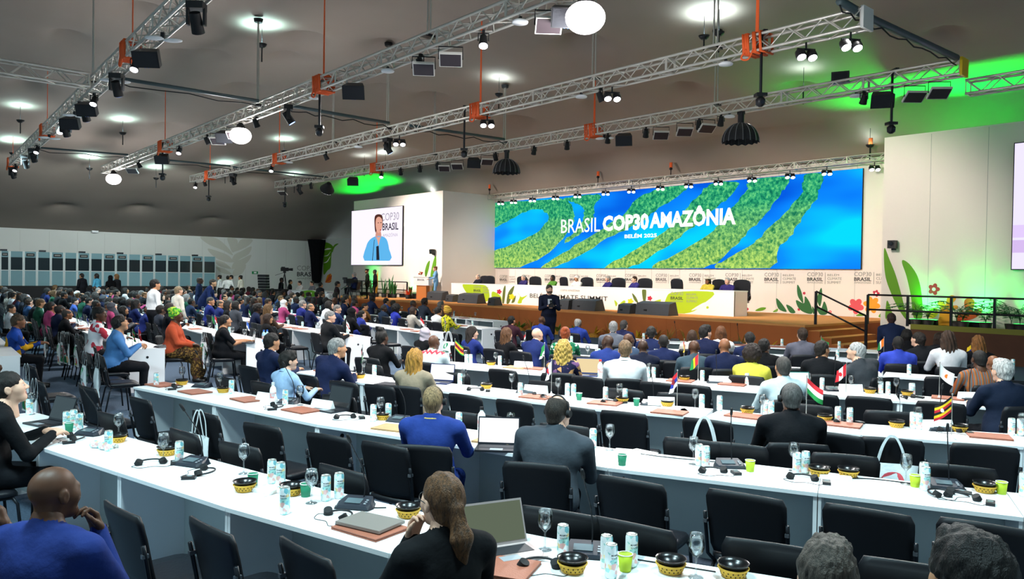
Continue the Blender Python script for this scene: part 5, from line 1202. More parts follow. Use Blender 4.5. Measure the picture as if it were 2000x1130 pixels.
def laptop_parts(screen, bodyc='#b9bcc2', ang=1.85, wd=.33):
    bm = M('laptop_'+bodyc.lstrip('#'), bodyc, .35, .5)
    b = MB(); b.box((0, 0, .008), (wd, .225, .015)); k = MB(); k.box((0, .03, .0165), (wd*.85, .10, .002)); tp = MB(); tp.box((0, -.07, .0163), (.1, .06, .0015))
    c, s = math.cos(ang), math.sin(ang); R = Matrix.Rotation(math.pi/2-(ang-math.pi/2)*-1-math.pi/2+0, 3, 'X')
    a = ang-math.pi/2; R = Matrix.Rotation(-a, 3, 'X'); o = Vector((0, .112, .014))
    l = MB(); l.box(o+R@Vector((0, 0, .108)), (wd, .007, .215), 0, R); d = MB(); d.box(o+R@Vector((0, -.0045, .110)), (wd-.018, .002, .19), 0, R)
    return [('laptop_base', b.mesh('laptop_base', bm), [('keyboard', k.mesh('keyboard', M('keys', '#2a2b30', .5))), ('trackpad', tp.mesh('trackpad', M('trackpad', '#9a9da3', .4)))]), ('laptop_lid', l.mesh('laptop_lid', bm), [('display', d.mesh('display', screen))])]
SCRW = glow('laptop_white', '#f4f6fb', .95); SCRD = M('laptop_dark', '#1c2024', .12, spec=.8); SCRG = glow('laptop_olive', '#7d8a74', .42); SCRC = glow('laptop_cream', '#f0d9a8', .75)
def plate_parts(text):
    a = MB(); a.add([(-.14, -.04, 0), (.14, -.04, 0), (.14, .0, .095), (-.14, .0, .095), (-.14, .04, 0), (.14, .04, 0)], [(0, 1, 2, 3), (3, 2, 5, 4), (0, 3, 4), (1, 5, 2), (0, 4, 5, 1)])
    p = [('card', a.mesh('card', PAPER))]
    return p
def flag_parts(stripes, kind='h'):
    """small desk flag hanging in a soft fold: stripes are (colour, weight)"""
    pl = MB(); pl.cyl((0, 0, .0), (0, 0, .30), .0028, 6); pl.ball((0, 0, .302), .006, 8); bs = MB(); bs.lathe([(.03, 0), (.03, .006), (.008, .014), (.004, .03)], 16)
    parts = [('pole', pl.mesh('pole', CHROME)), ('base', bs.mesh('base', WHITE))]
    tot = sum(s[1] for s in stripes); W_, H_ = .165, .105; acc = 0
    def pt(s, t):                           # s along fly 0..1, t down 0..1
        x = .004+s*W_*.62; y = .026*math.sin(s*5.0+t*1.4)*s; z = .29-t*H_-s*W_*.62*(.75)-.012*math.sin(s*3)
        return (x, y, z)
    for c, wt in stripes:
        a0, a1 = acc/tot, (acc+wt)/tot; acc += wt; m = MB(); n = 8; vs = []
        for i in range(n+1):
            for j in range(3):
                if kind == 'h': vs.append(pt(i/n, a0+(a1-a0)*j/2))
                else: vs.append(pt(a0+(a1-a0)*j/2, i/n))
        m.add(vs, [(i*3+j, i*3+j+1, (i+1)*3+j+1, (i+1)*3+j) for i in range(n) for j in range(2)], 0, True)
        parts.append(('cloth_stripe', m.mesh('cloth_stripe', M('flag_'+c.lstrip('#'), c, .8))))
    return parts
def emblem(c, r=.02, s=.5, t=.5):
    m = MB(); x = .004+s*.165*.62; y = .026*math.sin(s*5.0+t*1.4)*s; z = .29-t*.105-s*.165*.62*.75-.012*math.sin(s*3); n = 12
    for sg in (-1, 1): m.add([(x+r*math.cos(2*math.pi*i/n)*.9, y+sg*.003, z+r*math.sin(2*math.pi*i/n)) for i in range(n)], [list(range(n)) if sg < 0 else list(range(n))[::-1]])
    return ('emblem', m.mesh('emblem', M('flag_'+c.lstrip('#'), c, .8)))
def tote_parts(kind):
    wm = M('tote_canvas', '#e7ecee', .85, noise=.06, nscale=6, bump=.2, bscale=30)
    b = MB(); n = 10; vs = []
    for sg in (-1, 1):
        for j in range(n+1):
            t = j/n
            for i in range(7):
                s = i/6*2-1; bul = (1-s*s)*math.sin(math.pi*min(t*1.1, 1))*.035+.004; vs.append((s*.185*(1-.06*math.sin(3*t)), sg*bul+.012*math.sin(s*4+t*3), .40-.40*t))
    o = 7*(n+1); fs = []
    for j in range(n):
        for i in range(6): a = j*7+i; fs.append((a+1, a, a+7, a+8)); fs.append((o+a, o+a+1, o+a+8, o+a+7))
    for j in range(n): fs.append((j*7, o+j*7, o+(j+1)*7, (j+1)*7)); fs.append((j*7+6, (j+1)*7+6, o+(j+1)*7+6, o+j*7+6))
    fs.append([n*7+i for i in range(7)]+[o+n*7+6-i for i in range(7)])
    b.add(vs, fs, 0, True); parts = [('bag_body', b.mesh('bag_body', wm))]
    for sg in (-1, 1):
        st = MB(); P_ = [(-.09, sg*.012, .40), (-.06, sg*.02, .52), (-.02, sg*.015, .60), (.02, sg*.015, .60), (.06, sg*.02, .52), (.09, sg*.012, .40)]; C_ = crom(P_, 4, False)
        st.add([(p.x, p.y, p.z) for p in C_]+[(p.x*1.0+.022*(1 if p.x > 0 else -1)*(.4+.6*abs(p.x)/.09), p.y, p.z+.012*(1-abs(p.x)/.09)) for p in C_], [(i, i+1, len(C_)+i+1, len(C_)+i) for i in range(len(C_)-1)], 0, True); parts.append(('strap', st.mesh('strap', wm)))
    if kind:
        for sg in (-1, 1):
            def sh(pts, c, nm):
                cp = crom([Vector((x, 0, z)) for x, z in pts], 4); m = MB()
                def yy(x, z): t = 1-z/.40; s = x/.185; return sg*((1-s*s)*math.sin(math.pi*min(t*1.1, 1))*.035+.006)+.012*math.sin(s*4+t*3)
                m.add([(p.x*-sg, yy(p.x*-sg, p.z), p.z) for p in cp], [list(range(len(cp)))]); parts.append((nm, m.mesh(nm, c)))
            if kind == 1:
                sh([(-.13, .26), (-.10, .34), (-.02, .37), (.0, .33), (-.06, .26)], M('tote_green', '#1f9a63', .7), 'leaf_print'); sh([(.06, .12), (.10, .17), (.15, .14), (.14, .07), (.09, .05)], M('tote_red', '#d8453a', .7), 'flower_print'); sh([(-.15, .03), (-.05, .06), (.0, .02), (-.1, .01)], LIME, 'leaf_print')
                sh([(-.13, .17), (.02, .17), (.02, .20), (-.13, .20)], M('tote_grey_green', '#4a7a6a', .7), 'title_print')
            else:
                sh([(-.10, .20), (-.05, .32), (.06, .33), (.09, .24), (.0, .19)], CORAL, 'flower_print'); sh([(-.14, .04), (-.08, .14), (.02, .15), (.06, .06), (-.05, .02)], M('tote_green', '#1f9a63', .7), 'leaf_print'); sh([(.05, .08), (.12, .17), (.16, .12), (.12, .05)], ORNG, 'flower_print')
    return parts
TOTE0 = tote_parts(0); TOTE1 = tote_parts(1); TOTE2 = tote_parts(2)
def near_row(p):
    best = None
    for rn in PATH:
        pa = PATH[rn]
        for i in range(int(pa.L/.3)+1):
            q, d = pa.at(i*.3); e = (q+Vector((-d.y, d.x))*.3-p.to_2d()).length
            if best is None or e < best[0]: best = (e, rn, d, q, i*.3)
    return best[1], best[2], best[3], best[4]
PLACED = []
def onto(px, py):                          # point of the desk top seen at a pixel, kept on the desk
    p = G(px, py, TOPZ); rn, d, q, tq = near_row(p); tt = min(max(tq+(p.to_2d()-q).dot(d), .12), PATH[rn].L-.12); q, d = PATH[rn].at(tt); n = Vector((-d.y, d.x)); s = (p.to_2d()-q).dot(n)
    s2 = min(max(s, .06), DEPTH-.07); p2 = q+n*s2
    return Vector((p2.x, p2.y, TOPZ)), rn, math.atan2(d.y, d.x)
def desk_item(name, parts, px, py, desc, cat, rz=None, group=None, scale=None, tilt=None, dz=0, far=None, jitter=.0):
    p, rn, a = onto(px, py); p.z += dz
    PLACED.append((p.x, p.y))
    rz = a+(rz if rz is not None else 0)
    if far is not None:
        o = ob(name, far); o.location = p; o.rotation_euler = (0, 0, rz); return tag(o, desc, cat, 'on the '+RN[rn], group)
    return stamp(name, parts, desc, cat, p, rz, 'on the '+RN[rn], group, scale, tilt)
for px, py in ((45, 806), (58, 809), (130, 838), (144, 834), (155, 842), (212, 880), (350, 903), (531, 943), (548, 949), (556, 1003), (636, 977), (662, 972), (1099, 1085), (1184, 1108), (1193, 1127), (1233, 1105),
               (283, 749), (452, 768), (557, 790), (729, 822), (790, 812), (896, 839), (1158, 874), (1365, 908), (1378, 912), (1556, 926), (1573, 923), (1799, 931), (1807, 957), (1997, 965)):
    desk_item('drink_can', CAN, px, py, 'slim white drink can', 'can', random.uniform(.4, 1.2), 'drink cans')
for px, py in ((898, 753), (1016, 773), (1121, 771), (1134, 772), (1205, 776), (1245, 773), (1373, 796), (1394, 800), (1496, 810), (1506, 813), (1644, 816), (1666, 819), (1783, 836), (1795, 838), (1972, 847), (1989, 848), (731, 735),
               (911, 711), (919, 711), (1002, 709), (1271, 736), (1288, 735), (1372, 745), (1463, 748), (1606, 754), (1718, 764), (1733, 767), (1768, 764), (1781, 766)):
    desk_item('drink_can', CAN, px, py, 'slim white drink can', 'can', random.uniform(.4, 1.2), 'drink cans')
for px, py, r in ((178, 874, .6), (196, 877, .3)): 
    o = desk_item('drink_can', CAN, px, py, 'slim drink can lying on its side', 'can', r, 'drink cans', tilt=(0, math.pi/2, 0), dz=.029)
for px, py in ((62, 807), (235, 855), (319, 901), (476, 925), (608, 982), (1064, 1073), (1359, 1127), (338, 742), (436, 761), (638, 783), (770, 811), (881, 826), (1012, 847), (1200, 874), (1556, 902), (1769, 945), (1354, 906)):
    desk_item('water_goblet', GOB, px, py, 'stemmed water goblet', 'glass', 0, 'water goblets')
for px, py in ((916, 750), (1001, 762), (1103, 769), (1233, 773), (1370, 787), (1716, 763), (1746, 764), (1976, 838), (611, 712), (720, 730), (931, 705), (991, 709), (1277, 735), (1580, 752), (1660, 757), (1490, 809), (1790, 834)):
    desk_item('water_goblet', GOB, px, py, 'stemmed water goblet', 'glass', 0, 'water goblets')
for px, py in ((326, 888), (229, 863), (478, 958), (569, 965), (797, 1008), (1118, 1115), (1310, 1116), (1432, 1125), (355, 751), (436, 766), (749, 819), (992, 846), (1600, 928), (1657, 927), (1920, 955),
               (950, 758), (1220, 783), (1304, 792), (1469, 801), (1617, 816), (1741, 822), (1866, 836), (1772, 770), (1698, 764), (1344, 739), (968, 711), (703, 738)):
    desk_item('snack_basket', BASK, px, py, 'yellow woven basket with black bowl', 'basket', random.uniform(0, 3), 'snack baskets', 1.0)
for px, py, k in ((135, 843, 0), (494, 948, 0), (597, 969, 0), (1215, 908, 0), (1221, 1114, 1), (1465, 920, 1), (1787, 950, 1), (1956, 964, 1), (1131, 781, 0), (1243, 792, 0), (1259, 735, 0), (605, 716, 1)):
    desk_item('paper_cup', CUPL if k else CUPG, px, py, ('lime green' if k else 'dark green')+' paper cup', 'cup', 0, 'paper cups')
for px, py in ((175, 848), (376, 907), (695, 989), (1143, 1082), (407, 754), (588, 783), (781, 822), (1424, 911), (1846, 951), (1027, 766), (1271, 790), (1829, 835), (1400, 745), (1628, 760), (1888, 774), (1864, 712), (1322, 664), (1442, 670), (480, 690)):
    desk_item('conference_microphone', MIC, px, py, 'black gooseneck conference microphone unit', 'microphone', random.uniform(.1, .5) if py > 740 else .2, 'conference microphones')
for px, py in ((295, 905), (147, 857), (400, 923), (663, 1009), (1053, 1105), (345, 757), (540, 795), (673, 816), (1390, 921), (1567, 935), (1836, 965), (1880, 972), (929, 762), (1055, 774), (1853, 842), (1647, 822), (1772, 777), (1188, 786)):
    desk_item('headset', HSET, px, py, 'black interpretation headset with receiver', 'headset', random.uniform(-.8, 1.2), 'interpretation headsets')
for px, py, k in ((723, 1034, 0), (315, 752, 0), (381, 766, 0), (484, 781, 0), (589, 802, 0), (770, 837, 1), (969, 862, 1), (1048, 776, 0), (1182, 788, 0), (1308, 806, 0), (1454, 813, 0), (1645, 830, 0), (1851, 778, 0), (1932, 853, 0), (1044, 720, 0), (1009, 718, 1), (1329, 744, 0), (1431, 751, 0), (760, 752, 2), (975, 1110, 0), (640, 725, 0)):
    desk_item('document_folder', (FOLD, FOLT, FOLK)[k], px, py, ('terracotta leather', 'tan card', 'black leather')[k]+' document folder', 'folder', random.uniform(-.15, .15), 'document folders')
for px, py in ((940, 850), (1190, 778), (1320, 798), (1350, 800), (1470, 745), (655, 715), (1070, 693), (960, 715), (1005, 868), (1250, 880)):
    m = MB(); [m.box((.006*i, .004*i, .001+.0014*i), (.21, .295, .0012), 0, Matrix.Rotation(.06*i, 3, 'Z')) for i in range(1)]
    desk_item('paper_sheet', [('sheet', m.mesh('sheet', PAPER))], px, py, 'white printed sheet of paper', 'paper', random.uniform(-.5, .5), 'loose papers')
def lap(px, py, parts, desc, rz, z=0): desk_item('laptop', parts, px, py, desc, 'laptop', rz, None, dz=z)
lap(90, 828, laptop_parts(SCRD, '#24262b', 1.9), 'black laptop of the young person', .1)
lap(985, 1086, laptop_parts(SCRG, '#b9a9a6', 1.95, .36), 'rose grey laptop with a document on screen', .95)
lap(925, 893, laptop_parts(SCRW, '#2a2d34', 1.75), 'laptop with a white page of the blue suit person', .45); lap(868, 745, laptop_parts(SCRW, '#1d2a52', 1.8), 'blue laptop with a white page beside long golden hair', .2)
lap(1145, 733, laptop_parts(SCRC, '#2a3a6a', 1.8), 'laptop with cream screen beside blonde curls', .3); lap(1562, 765, laptop_parts(SCRW, '#3a8a80', 1.75), 'laptop with white screen before a pale sweater', .4)
lap(650, 800, laptop_parts(SCRD, '#2a2d33', 1.8), 'dark open laptop beside the light blue shirt', .0); lap(498, 672, laptop_parts(SCRD, '#1b1d22', 1.7), 'black laptop of the polo shirt person', -.2)
m = MB(); m.box((0, 0, .030), (.30, .21, .016)); desk_item('laptop', [('laptop_shell', m.mesh('laptop_shell', M('laptop_grey', '#8d8680', .4, .3)))], 723, 1030, 'closed grey laptop lying on a terracotta folder', 'laptop', .05)
def plate(px, py, text, desc, rz=.2):
    t = desk_item('name_plate', plate_parts(text), px, py, desc, 'sign', rz, 'country name plates')
    if text:
        wd = min(.24, .03*len(text)); 
        c = put_text(text, DKT, (-wd/2, -.0405+.0135, .026), (1, 0, 0), (0, .388, .92), wd, .028, .01, t)
    return t
plate(1822, 832, 'UGANDA', 'white name plate reading UGANDA', .35); plate(1890, 772, 'CYPRUS', 'white name plate reading CYPRUS', .35); plate(1062, 764, 'KOREA', 'white name plate reading REPUBLIC OF KOREA', .2); put_text('REPUBLIC OF', DKT, (-.07, -.016, .058), (1, 0, 0), (0, .388, .92), .14, .014, .005, LAB[-1])
for px, py, r in ((521, 784, .1), (640, 797, .1), (1415, 742, .3), (1040, 714, .2), (1660, 758, .35), (1300, 786, .3)): plate(px, py, '', 'blank backed white name plate', r)
FL = {}
def flag(px, py, key, stripes, kind, desc, rz=0, emb=None, sc=1.15):
    if key not in FL: FL[key] = flag_parts(stripes, kind)+([emblem(*e) for e in emb] if emb else [])
    desk_item('desk_flag', FL[key], px, py, desc+' on pole', 'flag', rz, 'small desk flags', sc)
R_, B_, Wt, Gn, Yw, Bk, Og = '#c8202c', '#1b2f9a', '#f2f2f0', '#14803c', '#f0c81c', '#141414', '#ee7a1e'
flag(1322, 800, 'serbia', [(R_, 1), (B_, 1), (Wt, 1)], 'h', 'red blue and white striped flag', 2.4, [('#8a1d2a', .022, .35, .45)], 1.35); flag(1858, 858, 'uganda', [(Bk, 1), (Yw, 1), (R_, 1), (Bk, 1), (Yw, 1), (R_, 1)], 'h', 'black yellow and red striped flag', 2.8, [(Wt, .014, .5, .5)], 1.3)
flag(1080, 770, 'korea', [(Wt, 1)], 'h', 'white flag with red and blue circle', 2.6, [(R_, .024, .5, .42), (B_, .018, .5, .56)], 1.35); flag(1652, 772, 'canada', [(R_, 1), (Wt, 2), (R_, 1)], 'v', 'red and white flag with maple leaf', 2.6, [(R_, .02, .5, .5)], 1.3)
flag(1578, 815, 'hungary', [(R_, 1), (Wt, 1), (Gn, 1)], 'h', 'red white and green striped flag', .2, None, 1.4); flag(1834, 778, 'cyprus', [(Wt, 1)], 'h', 'white flag with orange emblem', .3, [(Og, .018, .5, .5)], 1.4)
flag(888, 712, 'zimbabwe', [(Gn, 1), (Yw, 1), (R_, 1), (Bk, 1), (R_, 1), (Yw, 1), (Gn, 1)], 'h', 'flag with many green yellow and red stripes', .3, None, 1.3); flag(712, 730, 'jordan', [(Bk, 1), (Wt, .6), (Gn, 1)], 'h', 'black white green flag with red wedge', 2.6, [(R_, .024, .15, .5)], 1.3)
flag(1063, 722, 'saudi', [(Gn, 1), (Gn, 1), (Wt, .8)], 'h', 'green flag with white edge', 2.6, None, 1.3); flag(1368, 742, 'guinea', [(R_, 1), (Yw, 1), (Gn, 1)], 'v', 'red yellow and green striped flag', 2.7, None, 1.25)
flag(1336, 705, 'orange', [(R_, 1), (Og, 1), (Yw, 1)], 'h', 'orange red flag', 1.9, None, 1.2); flag(1716, 700, 'ivory', [(Og, 1), (Wt, 1), (Gn, 1)], 'v', 'orange white and green flag', 2.5, None, 1.3); flag(1898, 700, 'ecuador', [(Yw, 2), (B_, 1), (R_, 1)], 'h', 'yellow blue and red striped flag', 2.6, None, 1.3)
flag(1603, 690, 'syria', [(Gn, 1), (Wt, 1), (Bk, 1)], 'h', 'green white and black striped flag', .3, None, 1.2); flag(920, 648, 'namibia', [(B_, 1), (Wt, .2), (R_, .6), (Wt, .2), (Gn, 1)], 'h', 'blue red and green striped flag', 2.6, None, 1.2); flag(776, 650, 'indonesia', [(R_, 1), (Wt, 1)], 'h', 'red and white banded flag', .4, None, 1.2)
flag(697, 662, 'georgia', [(Wt, 1), (R_, .6), (Wt, 1)], 'h', 'white flag with red band', .3, None, 1.2); flag(284, 690, 'bangla', [(Gn, 1), (R_, .8), (Gn, 1)], 'h', 'green flag with red band', .3, None, 1.1); flag(292, 688, 'turk', [(R_, 1)], 'h', 'plain red flag', .3, [(Wt, .015, .4, .5)], 1.2)
flag(425, 642, 'pak', [(Gn, 1)], 'h', 'plain green flag', .3, None, 1.1); flag(525, 655, 'blueflag', [('#3a6ad0', 1), (Wt, .5)], 'h', 'pale blue flag', .3, None, 1.1); flag(1026, 690, 'iraq', [(R_, 1), (Wt, 1), (Bk, 1)], 'h', 'red white and black striped flag', 2.6, None, 1.2)
for i, (px, py, c) in enumerate(((50, 606, R_), (66, 612, Og), (90, 620, '#2a9ad0'), (101, 632, R_), (130, 640, Gn), (182, 655, R_), (250, 640, R_), (610, 610, '#3a6ad0'), (150, 648, B_), (330, 610, R_), (460, 628, Gn), (470, 642, R_))):
    flag(px, py, 'x'+c, [(c, 2), (Wt, 1)], 'h', {R_: 'red', Og: 'orange', '#2a9ad0': 'sky blue', Gn: 'green', '#3a6ad0': 'blue', B_: 'dark blue'}[c]+' and white flag', .3, None, 1.1)
# bottles, power strip, bags
def bottle(px, py, c, cap, desc, sc=1.0):
    b = MB(); b.lathe([(.030, 0), (.033, .004), (.033, .13), (.028, .155), (.014, .175), (.013, .19)], 18); k = MB(); k.cyl((0, 0, .188), (0, 0, .212), .0165, 14); l = MB(); l.lathe([(.0335, .05), (.0335, .11)], 18)
    desk_item('bottle', [('bottle_body', b.mesh('bottle_body', M('bottle_'+c, c, .3))), ('cap', k.mesh('cap', M('cap_'+cap, cap, .4))), ('print_band', l.mesh('print_band', M('bottle_print', '#b8d4d8', .5, color2='#e05a4a', nscale=30)))], px, py, desc, 'bottle', 0, None, sc)
bottle(951, 841, '#eceff0', '#17181b', 'white metal bottle with black cap', 1.05); bottle(533, 786, '#eff0f0', '#c9cdd0', 'white bottle with red print beside a blue shirt', 1.0); bottle(1172, 735, '#bfe0dc', '#d03a3a', 'clear bottle with red cap', 1.1)
bottle(518, 668, '#a8cfe8', '#2a62b8', 'clear water bottle with blue cap', 1.1); bottle(526, 668, '#a8cfe8', '#2a62b8', 'second clear water bottle with blue cap', 1.1); bottle(268, 588+60, '#d8e4e4', '#c03030', 'clear bottle with red cap in the left block', 1.0)
for px, py in ((510, 960), (240, 885), (1632, 935), (1250, 872)):
    m = MB(); m.box((0, 0, .012), (.20, .055, .022)); k = MB(); [k.cyl((-.075+i*.05, 0, .0225), (-.075+i*.05, 0, .0245), .018, 12) for i in range(4)]
    desk_item('power_strip', [('strip_case', m.mesh('strip_case', M('strip_white', '#f3f5f6', .35))), ('socket_row', k.mesh('socket_row', M('socket', '#d5d9da', .5)))], px, py, 'white power strip', 'power strip', .2, 'power strips')
for pts in ([(1245, 872), (1300, 893), (1400, 895), (1440, 893)], [(1640, 935), (1700, 930), (1780, 943), (1850, 948)], [(760, 990), (720, 992), (700, 988)], [(1190, 1075), (1260, 1090), (1330, 1100), (1400, 1112)], [(215, 862), (225, 850), (240, 842)]):
    P_ = [onto(*p)[0]+Vector((0, 0, .004)) for p in pts]; m = MB(); m.tube(crom(P_, 6, False), .0035, 6); tag(m.build('power_cable', BLACKM), 'thin black cable lying across the desk', 'cable', 'on the '+onto(*pts[0])[1].replace('R1', 'front row').replace('R2', 'second row'))
TAKEN = []
def tote(px, py, k, desc, rz, sc=1.0):
    p = G(px, py, .86); best = None
    for o in LAB:
        if o.name.startswith('stackable_chair'):
            c, s = math.cos(o.rotation_euler[2]), math.sin(o.rotation_euler[2]); e = (Vector((o.location.x+.33*s, o.location.y-.33*c))-p.to_2d()).length
            if o.name not in TAKEN and (best is None or e < best[0]): best = (e, o)
    if best[0] > .6: best = (0, chair(p.x, p.y+.33, rz*.3, 'carrying a tote bag', False))
    o = best[1]; TAKEN.append(o.name); r = o.rotation_euler[2]; c, s = math.cos(r), math.sin(r)
    stamp('tote_bag', (TOTE0, TOTE1, TOTE2)[k], desc, 'bag', (o.location.x+.325*s, o.location.y-.325*c, .28), r, '', 'canvas tote bags', sc)
tote(443, 800, 0, 'plain white tote bag hanging on a second row chair', .1); tote(1448, 815, 1, 'white tote bag with green leaf on a second row chair', .3); tote(1783, 868, 2, 'white tote bag with red flower on a second row chair', .4); 
for i, (px, py, k) in enumerate(((97, 645, 1), (116, 652, 1), (122, 650, 2), (150, 655, 1), (165, 690, 1), (190, 695, 0), (50, 715, 2), (66, 745, 2), (5, 600, 1), (398, 650, 1), (412, 655, 1), (874, 650, 1), (130, 652, 2))):
    tote(px, py, k, 'white tote bag with '+('green leaf print', 'green leaf print', 'red flower print')[k] if k else 'plain white tote bag on the left block aisle', random.uniform(-.4, .4), 1.0)
# further rows: every desk carries its folders, cans and glasses
rq = random.Random(21)
def clutter(row, t0, t1, step=.5):
    t = t0
    while t < t1:
        q, a = seat_pose(row, t, 0); d, = [Vector((math.cos(a), math.sin(a)))]; n = Vector((-d.y, d.x)); t += step*rq.uniform(.7, 1.3)
        for me, nm, ds, ct, gp, off in ((CANF, 'drink_can', 'slim white drink can', 'can', 'drink cans', .38), (GOBF, 'water_goblet', 'stemmed water goblet', 'glass', 'water goblets', .30), (None, 'document_folder', 'terracotta leather document folder', 'folder', 'document folders', .15)):
            if rq.random() < .42: continue
            p = q+n*(off+rq.uniform(-.06, .06))+d*rq.uniform(-.2, .2)
            if any((p.x-x)**2+(p.y-y)**2 < .02 for x, y in PLACED): continue
            px, py = PROJ((p.x, p.y, .8))
            if not (-5 < px < 2005): continue
            o = ob(nm, me or FOLJ); o.location = (p.x, p.y, TOPZ); o.rotation_euler = (0, 0, a+rq.uniform(-.3, .3)); tag(o, ds, ct, RN[row], gp); PLACED.append((p.x, p.y))
FOLJ = joined(FOLD, 'document_folder')
for row, a_, b_, st in (('R5', .3, 9.5, .6), ('R6', .3, 9, .6), ('R7', .3, 6, .7), ('L2', 8, 29, .7), ('L3', 10, 29.5, .7), ('L4', 12, 30, .75), ('L5', 14, 30, .75), ('L6', 17, 29, .8), ('L1', 10, 29, .8), ('L7', 16, 26, 1.0)): clutter(row, a_, b_, st)
# ------------------------------------------------------------------ trusses and everything hung on them
TZ = 6.5; TS = .29
ALU = M('truss_aluminium', '#d2cfc6', .38, .55)
def truss_section(L, s=TS, r=.029, n=None):
    n = n or max(2, round(L/.33)); h = s/2; ch = []
    for y in (-h, h):
        for z in (-h, h): m = MB(); m.cyl((0, y, z), (L, y, z), r, 8); ch.append(m)
    lac = MB(); st = L/n
    for (a, b) in (((-h, -h), (h, -h)), ((-h, h), (h, h)), ((-h, -h), (-h, h)), ((h, -h), (h, h))):
        for i in range(n):
            p, q = (a, b) if i % 2 else (b, a); lac.cyl((i*st, p[0], p[1]), ((i+1)*st, q[0], q[1]), .014, 5, caps=False)
    for x in (.012, L-.012):
        for (a, b) in (((-h, -h), (h, -h)), ((-h, h), (h, h)), ((-h, -h), (-h, h)), ((h, -h), (h, h))): lac.cyl((x, *a), (x, *b), .016, 6, caps=False)
    return [('chord', m.mesh('chord', ALU)) for m in ch]+[('lacing', lac.mesh('lacing', ALU))]
SEC = truss_section(2.0); SECS = truss_section(2.0, .24, .02)
def truss(a, b, desc, parts=None, L=2.0, plate=None):
    a, b = Vector(a), Vector(b); d = b-a; n = max(1, round(d.length/L)); st = d/n; rz = math.atan2(d.y, d.x)
    t = thing('lighting_truss', desc, 'truss', a, rz)
    for i in range(n):
        # every section keeps its own chords and its lacing
        for nm, me in (parts or SEC):
            o = ob(nm, me, t); o.location = (i*st.length, 0, (st.z)*i); o.scale = (st.length/L, 1, 1)
    for x, c in (plate or []):
        m = MB(); m.box((x, 0, 0), (.05, TS+.08, TS+.08)); m.build('end_plate', M('plate_'+c, c, .5), t)
    return t
TR = {}
def tline(k, pl, pr, desc, ext=0, **kw):
    a = G(*pl, TZ); b = G(*pr, TZ); b = b+(b-a).normalized()*ext; TR[k] = (a, b); return truss(a, b, desc, **kw)
tline('A', (25, 318), (340, 25), 'leftmost aluminium lighting truss over the audience', 9)
tline('B', (205, 332), (1000, 22), 'aluminium lighting truss with three glowing globes', 6)
tline('C', (377, 350), (1690, 37), 'long aluminium lighting truss over the middle rows', 0, plate=[((G(1690, 37, TZ)-G(377, 350, TZ)).length+.03, '#dcdcd8')])
tline('D', (542, 361), (1880, 132), 'long aluminium lighting truss nearest the stage with dark softboxes', 0, plate=[((G(1880, 132, TZ)-G(542, 361, TZ)).length+.03, '#e6c21c')])
TR['E'] = (Vector((-32.0, 26.6, 6.28)), Vector((-10.6, 26.6, 6.28))); truss(*TR['E'], 'slim truss running above the wide stage screen', SECS)
a = G(-20, 128, TZ); b = G(172, 158, TZ); truss(a, b, 'short truss joining the leftmost truss from the left edge')
a = G(1890, 172, 6.3); truss(a, a+Vector((5.5, .0, 0)), 'short truss at the right edge beyond the yellow end plate')
def on(k, px, dz=0):
    a, b = TR[k]; best = None
    for i in range(0, 1601):
        p = a.lerp(b, i/1600); e = abs(PROJ((p.x, p.y, p.z+dz))[0]-px)
        if best is None or e < best[0]: best = (e, p)
    return best[1]+Vector((0, 0, dz))
TN = {'A': 'the leftmost truss', 'B': 'the globe truss', 'C': 'the middle truss', 'D': 'the truss nearest the stage', 'E': 'the screen truss'}
# connecting pipes wrapped with cable
PIPE = M('wrapped_pipe', '#4a5a5e', .5, .3)
def pipe(pts, z, desc, r=.045):
    P_ = [G(x, y, z) for x, y in pts]; t = thing('cable_pipe', desc, 'pipe'); m = MB(); m.tube(P_, r, 8); m.build('pipe', PIPE, t)
    L_ = [p+Vector((0, 0, -.06-.10*math.sin(math.pi*((i*.37) % 1)))) for i, p in enumerate(crom(P_, 6, False))]; m = MB(); m.tube(L_, .014, 5); m.build('cable', BLACKM, t)
pipe([(215, 150), (505, 197)], TZ, 'wrapped pipe between the leftmost and globe trusses'); pipe([(560, 205), (650, 221), (760, 240)], TZ, 'wrapped pipe between the globe and middle trusses'); pipe([(800, 245), (890, 258), (985, 272)], TZ, 'wrapped pipe between the middle truss and the one nearest the stage')
pipe([(1640, 2), (1694, 33), (1785, 75), (1868, 113)], TZ+.15, 'thick wrapped pipe joining the right truss ends', .07); pipe([(75, 288), (250, 302)], TZ, 'thin far pipe between left truss ends', .035); pipe([(312, 311), (450, 324)], TZ, 'thin far pipe behind the globe truss', .035); pipe([(455, 326), (640, 346)], TZ, 'thin far pipe behind the middle truss', .035)
# hanging poles, straps
def pole(k, px, desc, mat=CHROME, r=.035):
    p = on(k, px, .12); top = zc(p.x, p.y)-.05; t = thing('hanging_pole', desc, 'pole', p, 0, 'above '+TN[k]); m = MB(); m.cyl((-.05, 0, 0), (-.03, 0, top-p.z), r*.5, 8); m.build('rod', mat, t); m = MB(); m.cyl((.05, 0, 0), (.03, 0, top-p.z), r*.5, 8); m.build('rod', mat, t)
    m = MB(); m.box((0, 0, .02), (.16, .3, .05)); m.build('clamp', STEEL, t); m = MB(); m.lathe([(.11, top-p.z-.12), (.13, top-p.z-.02), (.02, top-p.z+.0)], 12); m.build('anchor_cup', BLACKM, t)
for k, px in (('A', 182), ('B', 503), ('B', 838), ('C', 757), ('C', 1160), ('C', 1398), ('D', 985), ('D', 1398), ('D', 848), ('C', 650)): pole(k, px, 'thin steel hanging pole')
STRAP = M('orange_strap', '#f0642a', .7)
